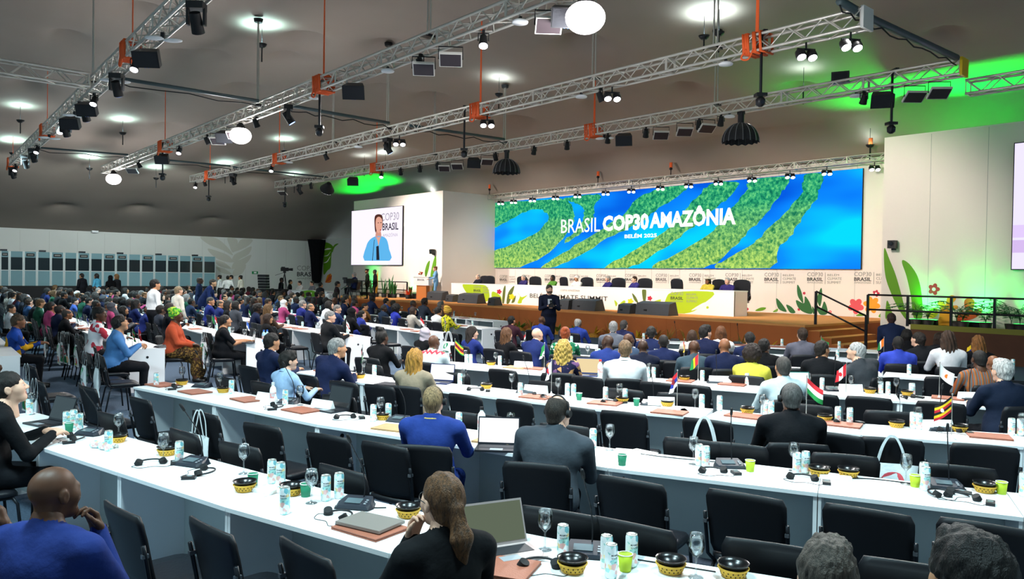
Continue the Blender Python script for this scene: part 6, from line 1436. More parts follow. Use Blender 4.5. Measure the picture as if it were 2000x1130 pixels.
for k, px in (('A', 258), ('A', 92), ('A', 18), ('B', 632), ('B', 322), ('C', 938), ('C', 545), ('C', 410), ('C', 1478), ('D', 1160), ('D', 735)):
    p = on(k, px); top = zc(p.x, p.y); t = thing('orange_strap', 'orange lifting strap', 'strap', p, math.atan2((TR[k][1]-TR[k][0]).y, (TR[k][1]-TR[k][0]).x), 'around '+TN[k]); top -= .12
    m = MB(); m.add([(-.035, 0, .16), (.035, 0, .16), (.02, .01, top-p.z), (-.02, .01, top-p.z)], [(0, 1, 2, 3)]); m.plate([(-.035, 0, .16), (.035, 0, .16), (.02, 0, top-p.z), (-.02, 0, top-p.z)], (0, 1, 0), .012); m.build('strap_band', STRAP, t)
    for j in range(6):
        x = -.18+j*.07+random.uniform(-.03, .03); m = MB(); s = .178; m.tube([(x, -s, -s), (x+.03, s, -s), (x+.02, s, s), (x-.02, -s, s)], .03, 6, 0, True); m.build('strap_loop', STRAP, t)
    m = MB(); m.tube(crom([(-.1, -.19, -.1), (-.2, -.2, -.25), (-.05, -.2, -.3), (.05, -.19, -.12)], 5, False), .018, 6); m.build('strap_tail', STRAP, t)
for px in (938, 1168, 1310, 1700):
    p = on('E', px, .15); t = thing('strap_hook', 'short orange hook strap', 'strap', p, 0, 'above the screen truss'); m = MB(); m.box((0, 0, .42), (.12, .05, .22)); m.build('strap_band', STRAP, t); m = MB(); m.cyl((0, 0, 0), (0, 0, .35), .02, 6); m.ball((0, 0, .27), .07, 8); m.build('hook', BLACKM, t)
# ---- fixtures
LENS = glow('lamp_lens', '#f4f0ff', 9); LENSB = glow('lamp_lens_blue', '#8fb0ff', 3); GLOBE = glow('globe_light', '#fff6f8', 6.5)
def fx_spot(lit=True):
    y = MB(); y.tube([(-.09, 0, -.16), (-.09, 0, -.03), (.09, 0, -.03), (.09, 0, -.16)], .012, 5); c = MB(); R = Matrix.Rotation(-.5 if lit else .5, 3, 'X'); o = Vector((0, 0, -.17))
    c.cyl(o+R@Vector((0, .0, .12)), o+R@Vector((0, 0, -.10)), .06, 14, .085); l = MB(); l.cyl(o+R@Vector((0, 0, -.101)), o+R@Vector((0, 0, -.106)), .076, 14); k = MB(); k.box((0, 0, 0), (.05, .07, .06))
    return [('clamp', k.mesh('clamp', STEEL)), ('yoke', y.mesh('yoke', BLACKM)), ('lamp_can', c.mesh('lamp_can', BLACKM), [('lens', l.mesh('lens', LENS if lit else M('dark_lens', '#2a3038', .15)))])]
def fx_twin():
    p = []; k = MB(); k.cyl((0, 0, 0), (0, 0, -.12), .018, 6); k.box((0, 0, -.13), (.34, .04, .035)); p.append(('bracket', k.mesh('bracket', STEEL)))
    for s in (-1, 1):
        c = MB(); R = Matrix.Rotation(-.55, 3, 'X'); o = Vector((s*.105, .0, -.21)); c.lathe([(.05, .08), (.085, .05), (.095, -.05), (.08, -.085)], 14); c2 = MB(); c2.add([o+R@Vector(v) for v in c.v], c.f, 0, True); l = MB(); l.cyl(o+R@Vector((0, 0, -.086)), o+R@Vector((0, 0, -.092)), .076, 14)
        p.append(('lamp_head', c2.mesh('lamp_head', BLACK), [('lens', l.mesh('lens', LENS))]))
    return p
def fx_mover(lit=False):
    b = MB(); b.box((0, 0, -.06), (.26, .22, .11)); y = MB(); y.box((-.13, 0, -.23), (.035, .09, .26)); y.box((.13, 0, -.23), (.035, .09, .26)); h = MB(); R = Matrix.Rotation(.6, 3, 'X'); o = Vector((0, 0, -.30)); h.cyl(o+R@Vector((0, 0, .14)), o+R@Vector((0, 0, -.18)), .085, 14, .10); l = MB(); l.cyl(o+R@Vector((0, 0, -.181)), o+R@Vector((0, 0, -.187)), .085, 14)
    return [('base', b.mesh('base', BLACK)), ('yoke', y.mesh('yoke', BLACK)), ('head', h.mesh('head', BLACKM), [('lens', l.mesh('lens', LENSB if lit else M('dark_lens', '#2a3038', .15)))])]
def fx_panel():
    R = Matrix.Rotation(-.55, 3, 'X'); o = Vector((0, 0, -.28)); r = MB(); r.box(o, (.42, .32, .05), 0, R); f = MB(); f.box(o+R@Vector((0, 0, -.028)), (.38, .28, .008), 0, R); y = MB(); y.tube([(-.22, 0, -.28), (-.22, 0, -.05), (.22, 0, -.05), (.22, 0, -.28)], .012, 5)
    return [('panel_case', r.mesh('panel_case', M('panel_white', '#d8d6cf', .5))), ('panel_face', f.mesh('panel_face', M('panel_dark', '#3a3236', .4))), ('yoke', y.mesh('yoke', BLACKM))]
def fx_speaker():
    b = MB(); R = Matrix.Rotation(.45, 3, 'X'); o = Vector((0, 0, -.24)); pr = [(-.24, -.15), (.24, -.15), (.17, .16), (-.17, .16)]
    lo_ = [o+R@Vector((x, y, -.15)) for x, y in pr]; hi_ = [o+R@Vector((x, y, .15)) for x, y in pr]; b.add(lo_+hi_, [(3, 2, 1, 0), (4, 5, 6, 7)]+[(i, (i+1) % 4, 4+(i+1) % 4, 4+i) for i in range(4)])
    g = MB(); g.box(o+R@Vector((0, -.153, 0)), (.44, .008, .27), 0, R); s = MB(); [s.box(o+R@Vector((x, 0, -.152)), (.014, .30, .006), 0, R) for x in (-.03, .03)]
    return [('cabinet', b.mesh('cabinet', BLACK)), ('grille', g.mesh('grille', M('grille', '#22252b', .8, bump=.5, bscale=300))), ('strap', s.mesh('strap', M('blue_strap', '#2a6ad0', .5)))]
def fx_antenna():
    m = MB(); m.ball((-.15, 0, -.10), (.17, .10, .035), 14); n = MB(); n.ball((.17, .02, -.13), (.17, .08, .035), 14); k = MB(); k.box((0, 0, -.05), (.06, .06, .1)); w_ = M('antenna_white', '#e6e8ea', .4)
    return [('antenna_wing', m.mesh('antenna_wing', w_)), ('antenna_wing', n.mesh('antenna_wing', w_)), ('bracket', k.mesh('bracket', STEEL))]
def fx_disc():
    m = MB(); m.lathe([(0, -.02), (.10, -.03), (.14, -.06), (.13, -.085), (0, -.095)], 18); k = MB(); k.box((0, 0, 0), (.05, .05, .05)); return [('access_point', m.mesh('access_point', M('antenna_white', '#e6e8ea', .4))), ('bracket', k.mesh('bracket', STEEL))]
def fx_globe():
    g = MB(); g.ball((0, 0, -.36), (.30, .30, .235), 24); c = MB(); c.lathe([(.05, -.0), (.10, -.06), (.13, -.13), (.17, -.17), (.10, -.16)], 16); return [('globe', g.mesh('globe', GLOBE)), ('cap', c.mesh('cap', BLACKM))]
def fx_umbrella():
    u = MB(); n = 16; vs = []; K = 7
    for j in range(K+1):
        t = j/K; r = .07+.40*math.sin(t*math.pi/2)**.85; z = -.28-.50*t**1.5
        for i in range(n*2):
            a = 2*math.pi*i/(n*2); rr = r*(1 if i % 2 == 0 else .955); vs.append((rr*math.cos(a), rr*math.sin(a), z+(.0 if i % 2 == 0 or j < K else .035)))
    N_ = n*2; u.add(vs, [(j*N_+i, j*N_+(i+1) % N_, (j+1)*N_+(i+1) % N_, (j+1)*N_+i) for j in range(K) for i in range(N_)], 0, False)
    p = [('softbox_skin', u.mesh('softbox_skin', M('softbox_black', '#17191d', .6)))]
    h = MB(); h.cyl((0, 0, -.02), (0, 0, -.28), .08, 12); h.box((0, 0, -.02), (.14, .14, .08)); p.append(('lamp_head', h.mesh('lamp_head', BLACK)))
    rb = MB()
    for i in range(n):
        a = 2*math.pi*i/n; rb.tube([((.07+.40*math.sin(t*math.pi/2)**.85+.004)*math.cos(a), (.07+.40*math.sin(t*math.pi/2)**.85+.004)*math.sin(a), -.28-.50*t**1.5) for t in [k/K for k in range(K+1)]], .006, 4)
    p.append(('ribs', rb.mesh('ribs', M('rib_grey', '#8a8d92', .5)))); return p
def fx_softlit():
    R = Matrix.Rotation(.9, 3, 'Y'); o = Vector((0, 0, -.35)); c = MB(); c.cyl(o+R@Vector((0, 0, .28)), o+R@Vector((0, 0, -.12)), .10, 18, .33); l = MB(); l.cyl(o+R@Vector((0, 0, -.121)), o+R@Vector((0, 0, -.13)), .32, 20); return [('softbox_skin', c.mesh('softbox_skin', BLACKM)), ('diffuser', l.mesh('diffuser', glow('softbox_face', '#f6f2ff', 5)))]
def fx_rodcam():
    r = MB(); r.cyl((0, 0, .1), (0, 0, -1.0), .028, 8); b = MB(); b.box((0, 0, -1.04), (.2, .18, .06)); c = MB(); c.lathe([(.05, -1.08), (.09, -1.12), (.085, -1.22), (.03, -1.26)], 14); k = MB(); k.box((0, 0, .1), (.08, .4, .05)); l = MB(); l.cyl((0, -.08, -1.18), (0, -.11, -1.19), .035, 12)
    return [('rod', r.mesh('rod', STEEL)), ('mount', b.mesh('mount', BLACK)), ('camera_head', c.mesh('camera_head', BLACK), [('lens', l.mesh('lens', M('dark_lens', '#2a3038', .15)))]), ('clamp', k.mesh('clamp', STEEL))]
FX = {'spot': (fx_spot(), 'lit black spot lamp', 'spotlight'), 'dark': (fx_spot(False), 'unlit black spot lamp', 'spotlight'), 'twin': (fx_twin(), 'twin black stage lamp with two lit lenses', 'spotlight'), 'mover': (fx_mover(), 'black moving head lamp', 'spotlight'), 'moverb': (fx_mover(True), 'black moving head lamp with bluish lens', 'spotlight'),
      'panel': (fx_panel(), 'flat panel lamp with dark face', 'panel lamp'), 'speaker': (fx_speaker(), 'black wedge loudspeaker with blue straps', 'loudspeaker'), 'antenna': (fx_antenna(), 'white winged antenna', 'antenna'), 'disc': (fx_disc(), 'round white access point', 'antenna'),
      'globe': (fx_globe(), 'glowing white balloon globe lamp', 'lamp'), 'umb': (fx_umbrella(), 'large black ribbed parabolic softbox', 'softbox'), 'soft': (fx_softlit(), 'tilted softbox with bright round face', 'softbox'), 'rodcam': (fx_rodcam(), 'remote camera on a hanging rod', 'camera')}
def fix(k, kind, px, rz=None, dz=0, sc=1.0):
    p = on(k, px, -.165+dz); parts, ds, ct = FX[kind]; return stamp('truss_'+{'globe': 'globe_lamp', 'umb': 'softbox', 'soft': 'softbox', 'rodcam': 'camera', 'speaker': 'loudspeaker', 'panel': 'panel_lamp', 'antenna': 'antenna', 'disc': 'access_point'}.get(kind, 'lamp'), parts, ds, ct, p, random.uniform(-.5, .5) if rz is None else rz, 'on '+TN[k], 'fixtures on the trusses', sc)
for px in (978, 1003, 1040, 1085, 1128, 1183, 1233, 1290, 1345, 1403, 1469, 1543, 1615, 1708): fix('E', 'twin', px, .75, .02, .95)
for kind, px in (('panel', 552), ('mover', 585), ('dark', 608), ('soft', 640), ('speaker', 690), ('spot', 745), ('dark', 783), ('dark', 820), ('panel', 868), ('dark', 855), ('panel', 893), ('speaker', 925), ('panel', 952), ('dark', 968), ('umb', 990), ('dark', 1043), ('dark', 1108), ('dark', 1187), ('speaker', 1220), ('dark', 1262), ('panel', 1292), ('panel', 1338), ('dark', 1366), ('panel', 1382), ('dark', 1408), ('umb', 1448), ('disc', 1425), ('antenna', 1180), ('disc', 1672), ('dark', 1687), ('speaker', 1722), ('panel', 1787), ('panel', 1836)):
    fix('D', kind, px, (.8+random.uniform(-.3, .3)) if kind in ('dark', 'spot', 'panel', 'speaker') else None)
for kind, px in (('disc', 565), ('spot', 530), ('mover', 455), ('dark', 637), ('moverb', 757), ('twin', 780), ('twin', 952), ('dark', 1173), ('twin', 1196), ('disc', 1135), ('disc', 1418), ('twin', 1575), ('twin', 1662), ('spot', 382), ('dark', 400), ('disc', 700)): fix('C', kind, px, 1.0 if kind in ('twin', 'spot') else None)
for kind, px in (('globe', 1143), ('panel', 1072), ('speaker', 1105), ('disc', 1015), ('spot', 945), ('panel', 880), ('panel', 828), ('dark', 822), ('disc', 757), ('speaker', 692), ('moverb', 563), ('dark', 500), ('speaker', 440), ('panel', 425), ('panel', 458), ('globe', 470), ('dark', 405), ('spot', 350), ('speaker', 318), ('dark', 272), ('panel', 258), ('globe', 222), ('disc', 615)): fix('B', kind, px, .9 if kind in ('spot', 'panel', 'speaker') else None)
for kind, px in (('mover', 384), ('antenna', 318), ('speaker', 290), ('spot', 264), ('antenna', 224), ('moverb', 228), ('spot', 184), ('speaker', 172), ('moverb', 166), ('antenna', 146), ('speaker', 140), ('spot', 118), ('moverb', 128), ('antenna', 96), ('spot', 72), ('moverb', 65), ('mover', 50), ('spot', 30), ('mover', 22), ('spot', 14)): fix('A', kind, px, .9)
for k, px in (('B', 625), ('C', 907), ('C', 1487), ('D', 1743), ('B', 318), ('C', 408), ('D', 557)): fix(k, 'rodcam', px, .9, .25)
t = on('D', 1642, .2); m = MB(); m.box((0, 0, .05), (.38, .2, .24)); g = MB(); g.box((0, -.11, .05), (.3, .01, .16)); stamp('dimmer_box', [('case', m.mesh('case', BLACK)), ('front_plate', g.mesh('front_plate', STEEL))], 'small black control box standing on the truss nearest the stage', 'box', t, .4)
for kx in ('B',):
    for px in (1143, 470, 222):
        p = on(kx, px, -.165); lamp('globe_glow', 'POINT', (p.x, p.y, p.z-.95), 260, (1, .97, .98), None, .3)
# uplights fixed to the hanging poles, washing the fabric
def uplight(px, py, e=150, c=(.72, .97, 1.0), d=.55, lens=(.9, .97, 1.0)):
    p = PC(px, py); z = zc(p.x, p.y)-d; t = thing('ceiling_uplight', 'small bright uplight under the fabric ceiling', 'lamp', (p.x, p.y, z), 0, '', 'ceiling uplights'); m = MB(); m.lathe([(.06, -.10), (.11, -.06), (.14, 0), (.12, 0), (.05, -.03), (0, -.03)], 16); m.build('lamp_dish', BLACK, t)
    m = MB(); m.lathe([(0, -.01), (.115, -.009)], 16); m.build('lens', glow('uplight_lens', '#e8fbff', 40), t); m = MB(); m.cyl((0, 0, -.1), (0, 0, -.5), .02, 6); m.build('stem', STEEL, t)
    m = MB(); m.cyl((0, 0, .0), (0, 0, d+.1), .008, 5); m.build('hanger', STEEL, t)
    lamp('uplight_beam', 'SPOT', (p.x, p.y, z+.03), e*(.5 if px < 600 else .32), (.55, 1.0, .96) if px < 600 else c, (p.x, p.y, z+5), .08, 140, 1.0)
for px, py, e in ((512, 48, 420), (1376, 25, 300), (240, 232, 160), (175, 305, 240), (305, 325, 160), (25, 272, 240), (555, 270, 160), (440, 317, 200), (975, 150, 130), (40, 205, 130), (753, 300, 220), (1570, 132, 60), (712, 303, 70), (1405, 18, 200), (575, 338, 160), (1700, 250, 25), (840, 362, 50)): uplight(px, py, e)
# green floods behind the wing walls colour the fabric above them
for px, py, e in ((1760, 222, 900), (1850, 205, 1300), (1960, 190, 1300), (700, 362, 700), (770, 352, 900)):
    p = PC(px, py+6); lamp('green_flood', 'SPOT', (p.x, 25.6 if px > 1000 else 25.0, 5.6), e, (.0, 1, .05), (p.x, 24.0, 8.0), .12, 95, .9)
# ------------------------------------------------------------------ on the stage
def wedge(px, py, wd, hh, desc, rz=math.pi):
    """stage monitor: sloping front facing the panel"""
    p = G(px, py, STZ); m = MB(); d = hh*1.25
    pr = [(0, 0), (d, 0), (d*.72, hh), (d*.12, hh*.85)]
    a = [(-wd/2, y, z) for y, z in pr]; b = [(wd/2, y, z) for y, z in pr]; m.add(a+b, [(0, 1, 2, 3), (7, 6, 5, 4)]+[(i, 4+i, 4+(i+1) % 4, (i+1) % 4) for i in range(4)])
    g = MB(); g.add([(-wd/2+.03, d+.004-.28*d*.05, hh*.06), (wd/2-.03, d+.004-.28*d*.05, hh*.06), (wd/2-.03, d*.74+.004, hh*.94), (-wd/2+.03, d*.74+.004, hh*.94)], [(0, 1, 2, 3)]); k = MB(); k.box((-wd*.2, .02, hh*.35), (.12, .02, .05))
    stamp('stage_monitor', [('cabinet', m.mesh('cabinet', M('monitor_black', '#3f4247', .5, noise=.1, nscale=20))), ('grille', g.mesh('grille', M('grille', '#22252b', .8))), ('handle', k.mesh('handle', BLACKM))], desc, 'loudspeaker', (p.x, p.y, STZ), rz, 'on the stage edge', 'stage monitors')
def wedge_row():
    for px, py, wd, hh, ds in ((805, 583, .6, .33, 'small black stage monitor near the lectern'), (847, 586, 1.2, .46, 'wide black stage monitor left of the panel desk'), (876, 589, .65, .36, 'small tilted black stage monitor'), (912, 592, 1.3, .46, 'wide black stage monitor before the green leaf'), (958, 596, .5, .36, 'small black stage monitor before the desk'),
                               (1098, 604, .6, .42, 'black stage monitor beside the photographer'), (1138, 606, 1.3, .44, 'wide black stage monitor before the summit title'), (1217, 612, .6, .36, 'small angled stage monitor before the flowers'), (1272, 615, 1.4, .46, 'widest black stage monitor right of the flowers')): wedge(px, py, wd, hh, ds, random.uniform(-.15, .15))
wedge_row()
def panel_desk():
    v = 22.9; u0 = PV(881, 590, v).x; u1 = PV(1433, 615, v).x; dz = .83
    t = thing('panel_desk', 'long white panel desk with lime leaf graphics and summit title', 'desk', (u0, v, STZ)); L = u1-u0
    m = MB(); m.box((L/2, .03, dz/2), (L, .06, dz)); m.build('front_panel', M('desk_white', '#f4f1ea', .5), t); m = MB(); m.box((L/2, .42, dz+.02), (L, .86, .04)); m.build('desk_top', WHITE, t)
    for x in (.03, L-.03): m = MB(); m.box((x, .42, dz/2), (.06, .8, dz)); m.build('end_panel', M('desk_end_lilac', '#e3d9dc', .5), t)
    def Q(px, py): p = PV(px, py, v-.0); return Vector((p.x-u0, -.004, min(max(p.z-STZ, .01), dz-.005)))
    def sh(pts, c, nm='leaf_print', sm=5, k=0):
        P3 = [Q(*p) for p in pts]; P3 = crom(P3, sm) if sm else P3; P3 = [Vector((min(max(p.x, .01), L-.01), -.002-.002*k, min(max(p.z, .005), dz-.004))) for p in P3]
        m = MB(); m.plate(P3, (0, -1, 0), .002); m.build(nm, c, t)
    sh(z4((845, 742), (910, 742), (990, 755), (1015, 800), (1010, 850), (960, 862), (900, 830), (860, 790)), LIME); sh(z4((1035, 795), (1090, 825), (1092, 870), (1040, 872)), LIME)
    sh([(1300, 618), (1302, 580), (1320, 570), (1393, 570), (1375, 592), (1348, 610)], LIME, 'leaf_print', 4); sh([(1350, 606), (1372, 592), (1388, 588), (1370, 600)], M('desk_white', '#f4f1ea', .5), 'leaf_print', 4, 2)
    for pts in (((1100, 868), (1105, 790), (1118, 725), (1122, 780), (1112, 868)), ((1128, 868), (1140, 800), (1178, 755), (1165, 810), (1145, 868)), ((1160, 868), (1170, 840), (1188, 820), (1180, 860))): sh(z4(*pts), OLIVE)
    for pts in (((115, 805), (140, 830), (155, 868), (130, 850)), ((180, 785), (206, 785), (202, 858), (188, 858))): sh(z5(*pts), OLIVE)
    for pts in (((1200, 868), (1215, 825), (1200, 800), (1225, 830), (1262, 818), (1230, 850), (1225, 868)),): sh(z4(*pts), LIME)
    for pts in (((0, 850), (20, 870), (10, 890)), ((30, 880), (60, 852), (72, 862), (45, 885)), ((250, 862), (300, 845), (290, 868))): sh(z5(*pts), LIME)
    def fl(cx, cy, r, c):
        sh([(cx+r*(.62+.38*abs(math.cos(a*2.5)))*math.cos(a), cy+r*(.62+.38*abs(math.cos(a*2.5)))*math.sin(a)) for a in [2*math.pi*i/40 for i in range(40)]], c, 'flower_print', 0, 1)
    fl(650+1080/3.323, 330+795/3.323, 5, RED); fl(650+1162/3.323, 330+828/3.323, 6, YEL); fl(1200+105/3.323, 330+858/3.323, 6, YEL); fl(1200+230/3.323, 330+838/3.323, 5, RED); fl(1382, 600, 3, LIME)
    p0 = Q(1035, 590); p1 = Q(1187, 592); put_text('BELÉM CLIMATE SUMMIT', DKT, (p0.x, -.008, .33), (1, 0, 0), (0, 0, 1), p1.x-p0.x, .23, .005, t); p2 = Q(1095, 572); put_text('COP30 AMAZÔNIA', GREYT, (p2.x, -.008, .66), (1, 0, 0), (0, 0, 1), 1.1, .1, 0, t)
    for px in (925, 1310): q = Q(px, 583); logo_local(t, q.x, .42)
    return u0, u1, v
def logo_local(t, x, z, s=.55):
    put_text('COP30', GREYT, (x, -.009, z+s*.43), (1, 0, 0), (0, 0, 1), s, s*.22, 0, t); put_text('BRASIL', DKT, (x, -.009, z+s*.14), (1, 0, 0), (0, 0, 1), s, s*.2, .02, t); put_text('AMAZÔNIA', GREYT, (x, -.009, z), (1, 0, 0), (0, 0, 1), s, s*.1, 0, t)
    for k, w_ in enumerate(('BELÉM', 'CLIMATE', 'SUMMIT')): put_text(w_, GREYT, (x+s*1.25, -.009, z+s*(.46-.23*k)), (1, 0, 0), (0, 0, 1), s*(.72, .88, .84)[k], s*.15, 0, t)
PD = panel_desk()
def exec_chair():
    b = MB(); pr = [(-.27, 0), (-.29, .3), (-.25, .70), (.25, .70), (.29, .3), (.27, 0)]; cp = crom([Vector((x, -.30+.10*z, .5+z)) for x, z in pr], 4); b.plate(cp, (0, -1, .1), .09); s = MB(); s.box((0, 0, .47), (.54, .5, .1)); p = MB(); p.cyl((0, 0, .1), (0, 0, .42), .03, 8)
    f = MB(); [f.tube([(0, 0, .1), (.28*math.cos(a), .28*math.sin(a), .04)], .02, 6) for a in [2*math.pi*i/5 for i in range(5)]]
    ar = []
    for sx in (-1, 1): a = MB(); a.tube([(sx*.28, -.2, .5), (sx*.30, -.18, .68), (sx*.30, .14, .68), (sx*.28, .16, .5)], .022, 6); ar.append(('armrest', a.mesh('armrest', BLACK)))
    lt = M('black_leather', '#1b1c22', .4); return [('backrest', b.mesh('backrest', lt)), ('seat', s.mesh('seat', lt)), ('column', p.mesh('column', STEEL)), ('star_base', f.mesh('star_base', BLACK))]+ar
EXEC = exec_chair()
BACKR = math.pi
sits = ((934, 'elderly person in dark suit', 'ring', '#b8b4b0', 'l', '#23283a', 0), (1023, 'person with white hair in purple blue suit', 'short', '#d8d4ce', 'l', '#3a2f7a', 0), (1080, 'person in green top', 'bob', '#17120f', 'd', '#5aa02a', 1), (1127, 'person in white robe', 'cap', '#efeae4', 'm', '#f0ede8', 0), (1188, 'person with white hair in indigo suit', 'short', '#cfcac4', 'l', '#3a3490', 0), (1240, 'person with dark hair in violet blue suit', 'short', '#3a2418', 'l', '#37308c', 0), (1383, 'person in yellow dress and cream sun hat', 'hat', '#f0e6d4', 'b', '#e0c81c', 1), (1421, 'person with white hair in violet suit', 'short', '#d8d6d2', 'l', '#3a2f88', 0))
for px, de, hs, hc, sk, tp, fe in sits:
    u = PV(px, 555, 24.05).x; person(de, (u, 24.05, STZ), BACKR+random.uniform(-.5, .5), mk('desk', fe, lean=.05), hs, hc, sk, tp, where='behind the panel desk')
    if hs == 'hat': c = ob('hair', hair('long'), LAB[-1]); c.matrix_local = body(**mk('desk', fe, lean=.05))[1]; setm(c, [hairmat('#17110e')])
for px in (938, 950, 1012, 1040, 1090, 1140, 1203, 1256, 1311, 1393, 1447):
    u = PV(px, 555, 24.5).x; stamp('executive_chair', EXEC, 'black leather swivel chair', 'chair', (u, 24.5, STZ), BACKR+random.uniform(-.5, .5), 'behind the panel desk', 'panel chairs')
def lectern():
    p = G(826, 584, STZ); t = thing('lectern', 'white and tan speaker lectern with red flowers', 'lectern', p, .5)
    m = MB(); m.box((0, 0, .36), (.55, .4, .72)); m.build('pedestal', M('lectern_tan', '#c77a3a', .5), t); m = MB(); m.box((0, 0, .92), (.85, .5, .42)); m.build('front_box', WHITE, t); m = MB(); m.box((0, .0, 1.145), (.9, .55, .03)); m.build('top', WHITE, t)
    m = MB(); m.tube(crom([(.1, .1, 1.15), (.1, .12, 1.35), (.05, .2, 1.5)], 4, False), .01, 5); m.build('microphone', BLACKM, t)
    f = MB(); rr = random.Random(4); [f.ball((-.15+rr.uniform(-.09, .09), rr.uniform(-.08, .08), 1.25+rr.uniform(0, .14)), .035, 8) for i in range(12)]; o = f.build('flowers', M('red_petals', '#b81d2c', .6)); o.parent = t; m = MB(); m.lathe([(.04, 1.16), (.05, 1.24)], 10); c = m.build('vase', WHITE, t); c.location = (-.15, 0, 0)
    logo_b = put_text('BRASIL', DKT, (-.2, -.255, .95), (1, 0, 0), (0, 0, 1), .4, .09, .01, t)
    b = dict(stand=1, sleeve=2, lean=.05, female=1, hl=(-.15, .3, 1.05), hr=(.15, .3, 1.05), yaw=.1)
    q = p+Vector((.72, .25, 0)); person('speaker in light blue trouser suit standing at the lectern', (q.x, q.y, STZ), 2.6, b, 'bun', '#8a5a30', 'l', '#6aa6d8', '#6aa6d8', where='')
lectern()
# ------------------------------------------------------------------ plants
def blades(t, n, h, spread, mat, lean=.5, wdt=.02, rng=random, name='leaf_blade', seg=5, base=.1):
    for i in range(n):
        a = rng.uniform(0, 2*math.pi); d = Vector((math.cos(a), math.sin(a), 0)); s = Vector((-d.y, d.x, 0)); hh = h*rng.uniform(.6, 1.1); le = lean*rng.uniform(.4, 1.3); o = d*rng.uniform(0, base)
        m = MB(); vs = []
        for k in range(seg+1):
            u = k/seg; p = o+d*(spread*le*u*u)+Vector((0, 0, hh*(u-.28*le*u*u))); w_ = wdt*math.sin(math.pi*(.12+.88*(1-u)))**.8 if k < seg else .001
            vs += [p-s*w_, p+s*w_]
        m.add(vs, [(2*k, 2*k+1, 2*k+3, 2*k+2) for k in range(seg)], 0, True); m.build(name, mat, t)
rp = random.Random(8)
DRY = M('dry_grass', '#b08a3a', .8, color2='#8a6a2a', nscale=8); GRN = M('plant_green', '#5a7a24', .6); GRN2 = M('plant_dark_green', '#24602c', .5); BRN = M('bark_mulch', '#8a5a2a', .9, color2='#c8902a', nscale=20); YLW = M('yellow_foliage', '#c9a21e', .7)
u = -36.5
while u < -11.2:
    px, _ = PROJ((u, SFV-.4, .2)); k = rp.random(); t = thing('stage_plant', ('tuft of dry ornamental grass', 'clump of yellow green foliage', 'low green fern clump')[0 if k < .45 else 1 if k < .75 else 2], 'plant', (u, SFV-.45+rp.uniform(-.12, .12), 0), 0, 'along the stage front', 'plants along the stage front')
    mt = DRY if k < .45 else YLW if k < .75 else GRN; blades(t, 12 if k < .75 else 16, .62 if k < .45 else .42, .5, mt, .8, .016 if k < .45 else .035, rp)
    m = MB(); m.lathe([(.26, 0), (.24, .06), (.12, .13), (0, .15)], 9); m.build('mulch_mound', BRN, t); u += rp.uniform(.55, .85)
def palm(x, y, z, h, n, desc, where):
    t = thing('potted_palm', desc, 'plant', (x, y, z), 0, where, 'palms on the walkway'); m = MB(); m.lathe([(.12, 0), (.16, .22), (.13, .22)], 14); m.build('pot', M('dark_pot', '#2a2420', .6), t)
    for i in range(n):
        a = rp.uniform(0, 6.28); d = Vector((math.cos(a), math.sin(a), 0)); s = Vector((-d.y, d.x, 0)); m = MB(); hh = h*rp.uniform(.7, 1.1); P_ = [Vector((0, 0, .2))+d*(.75*u_*u_*h)+Vector((0, 0, hh*(u_-.5*u_*u_*u_))) for u_ in [k/8 for k in range(9)]]
        m.tube(P_, .006, 4)
        for k in range(2, 9):
            for sg in (-1, 1):
                p = P_[k]; tip = p+s*sg*.20*h*math.sin(math.pi*(k/9.5))+d*.10*h-Vector((0, 0, .05*h)); w_ = d*.034; m.add([p, p.lerp(tip, .5)+w_, tip, p.lerp(tip, .5)-w_], [(0, 1, 2, 3)])
        m.build('frond', GRN2, t)
for px, h in ((1790, .9), (1812, .75), (1868, .95), (1880, .7), (1925, .7), (1975, 1.1), (1992, .9)): p = PV(px, 640, 23.3); palm(p.x, 23.3, .82, h, 9, 'small green palm in a dark pot', 'on the walkway')
for px, h in ((735, 1.5), (750, 1.2), (762, 1.4), (800, .8), (770, 1.0), (725, 1.1)): 
    p = PV(px, 575, 22.6); t = thing('upright_plant', 'tall pointed green plant', 'plant', (p.x, 22.6, STZ), 0, 'left of the lectern'); blades(t, 7, h, .35, GRN2 if px != 735 else M('amber_leaf', '#c98a1e', .6), .5, .05, rp); m = MB(); m.lathe([(.12, 0), (.15, .2), (.0, .2)], 12); m.build('pot', BLACKM, t)
t = thing('flower_pot', 'red orange bromeliad in a dark pot', 'plant', (PV(797, 575, 22.5).x, 22.5, STZ), 0, 'beside the lectern'); blades(t, 14, .6, .4, M('bromeliad', '#c8401c', .6), .7, .035, rp); m = MB(); m.lathe([(.12, 0), (.15, .2), (.0, .2)], 12); m.build('pot', BLACKM, t)
# green floor floods washing the wing walls
def gflood(x, y, z, e, tgt, where):
    t = thing('green_uplight', 'black floor flood lamp casting green light', 'lamp', (x, y, z), 0, where, 'green floods'); m = MB(); m.box((0, 0, .12), (.75, .16, .16)); m.build('case', BLACKM, t); m = MB(); m.box((0, .0, .205), (.7, .12, .01)); m.build('lens', glow('green_lens', '#30ff60', 4), t)
    lamp('green_wash', 'SPOT', (x, y, z+.24), e, (.0, 1, .10), tgt, .06, 80, 1.0)
for px in (1803, 1905, 2010): p = PV(px, 640, 23.75); gflood(p.x, 23.75, .82, 150, (p.x, 24.4, 1.9), 'on the walkway')
for px in (712, 790): p = PV(px, 570, 23.0); gflood(p.x, 23.0, STZ, 150, (p.x, 23.7, 2.0), 'left of the lectern')
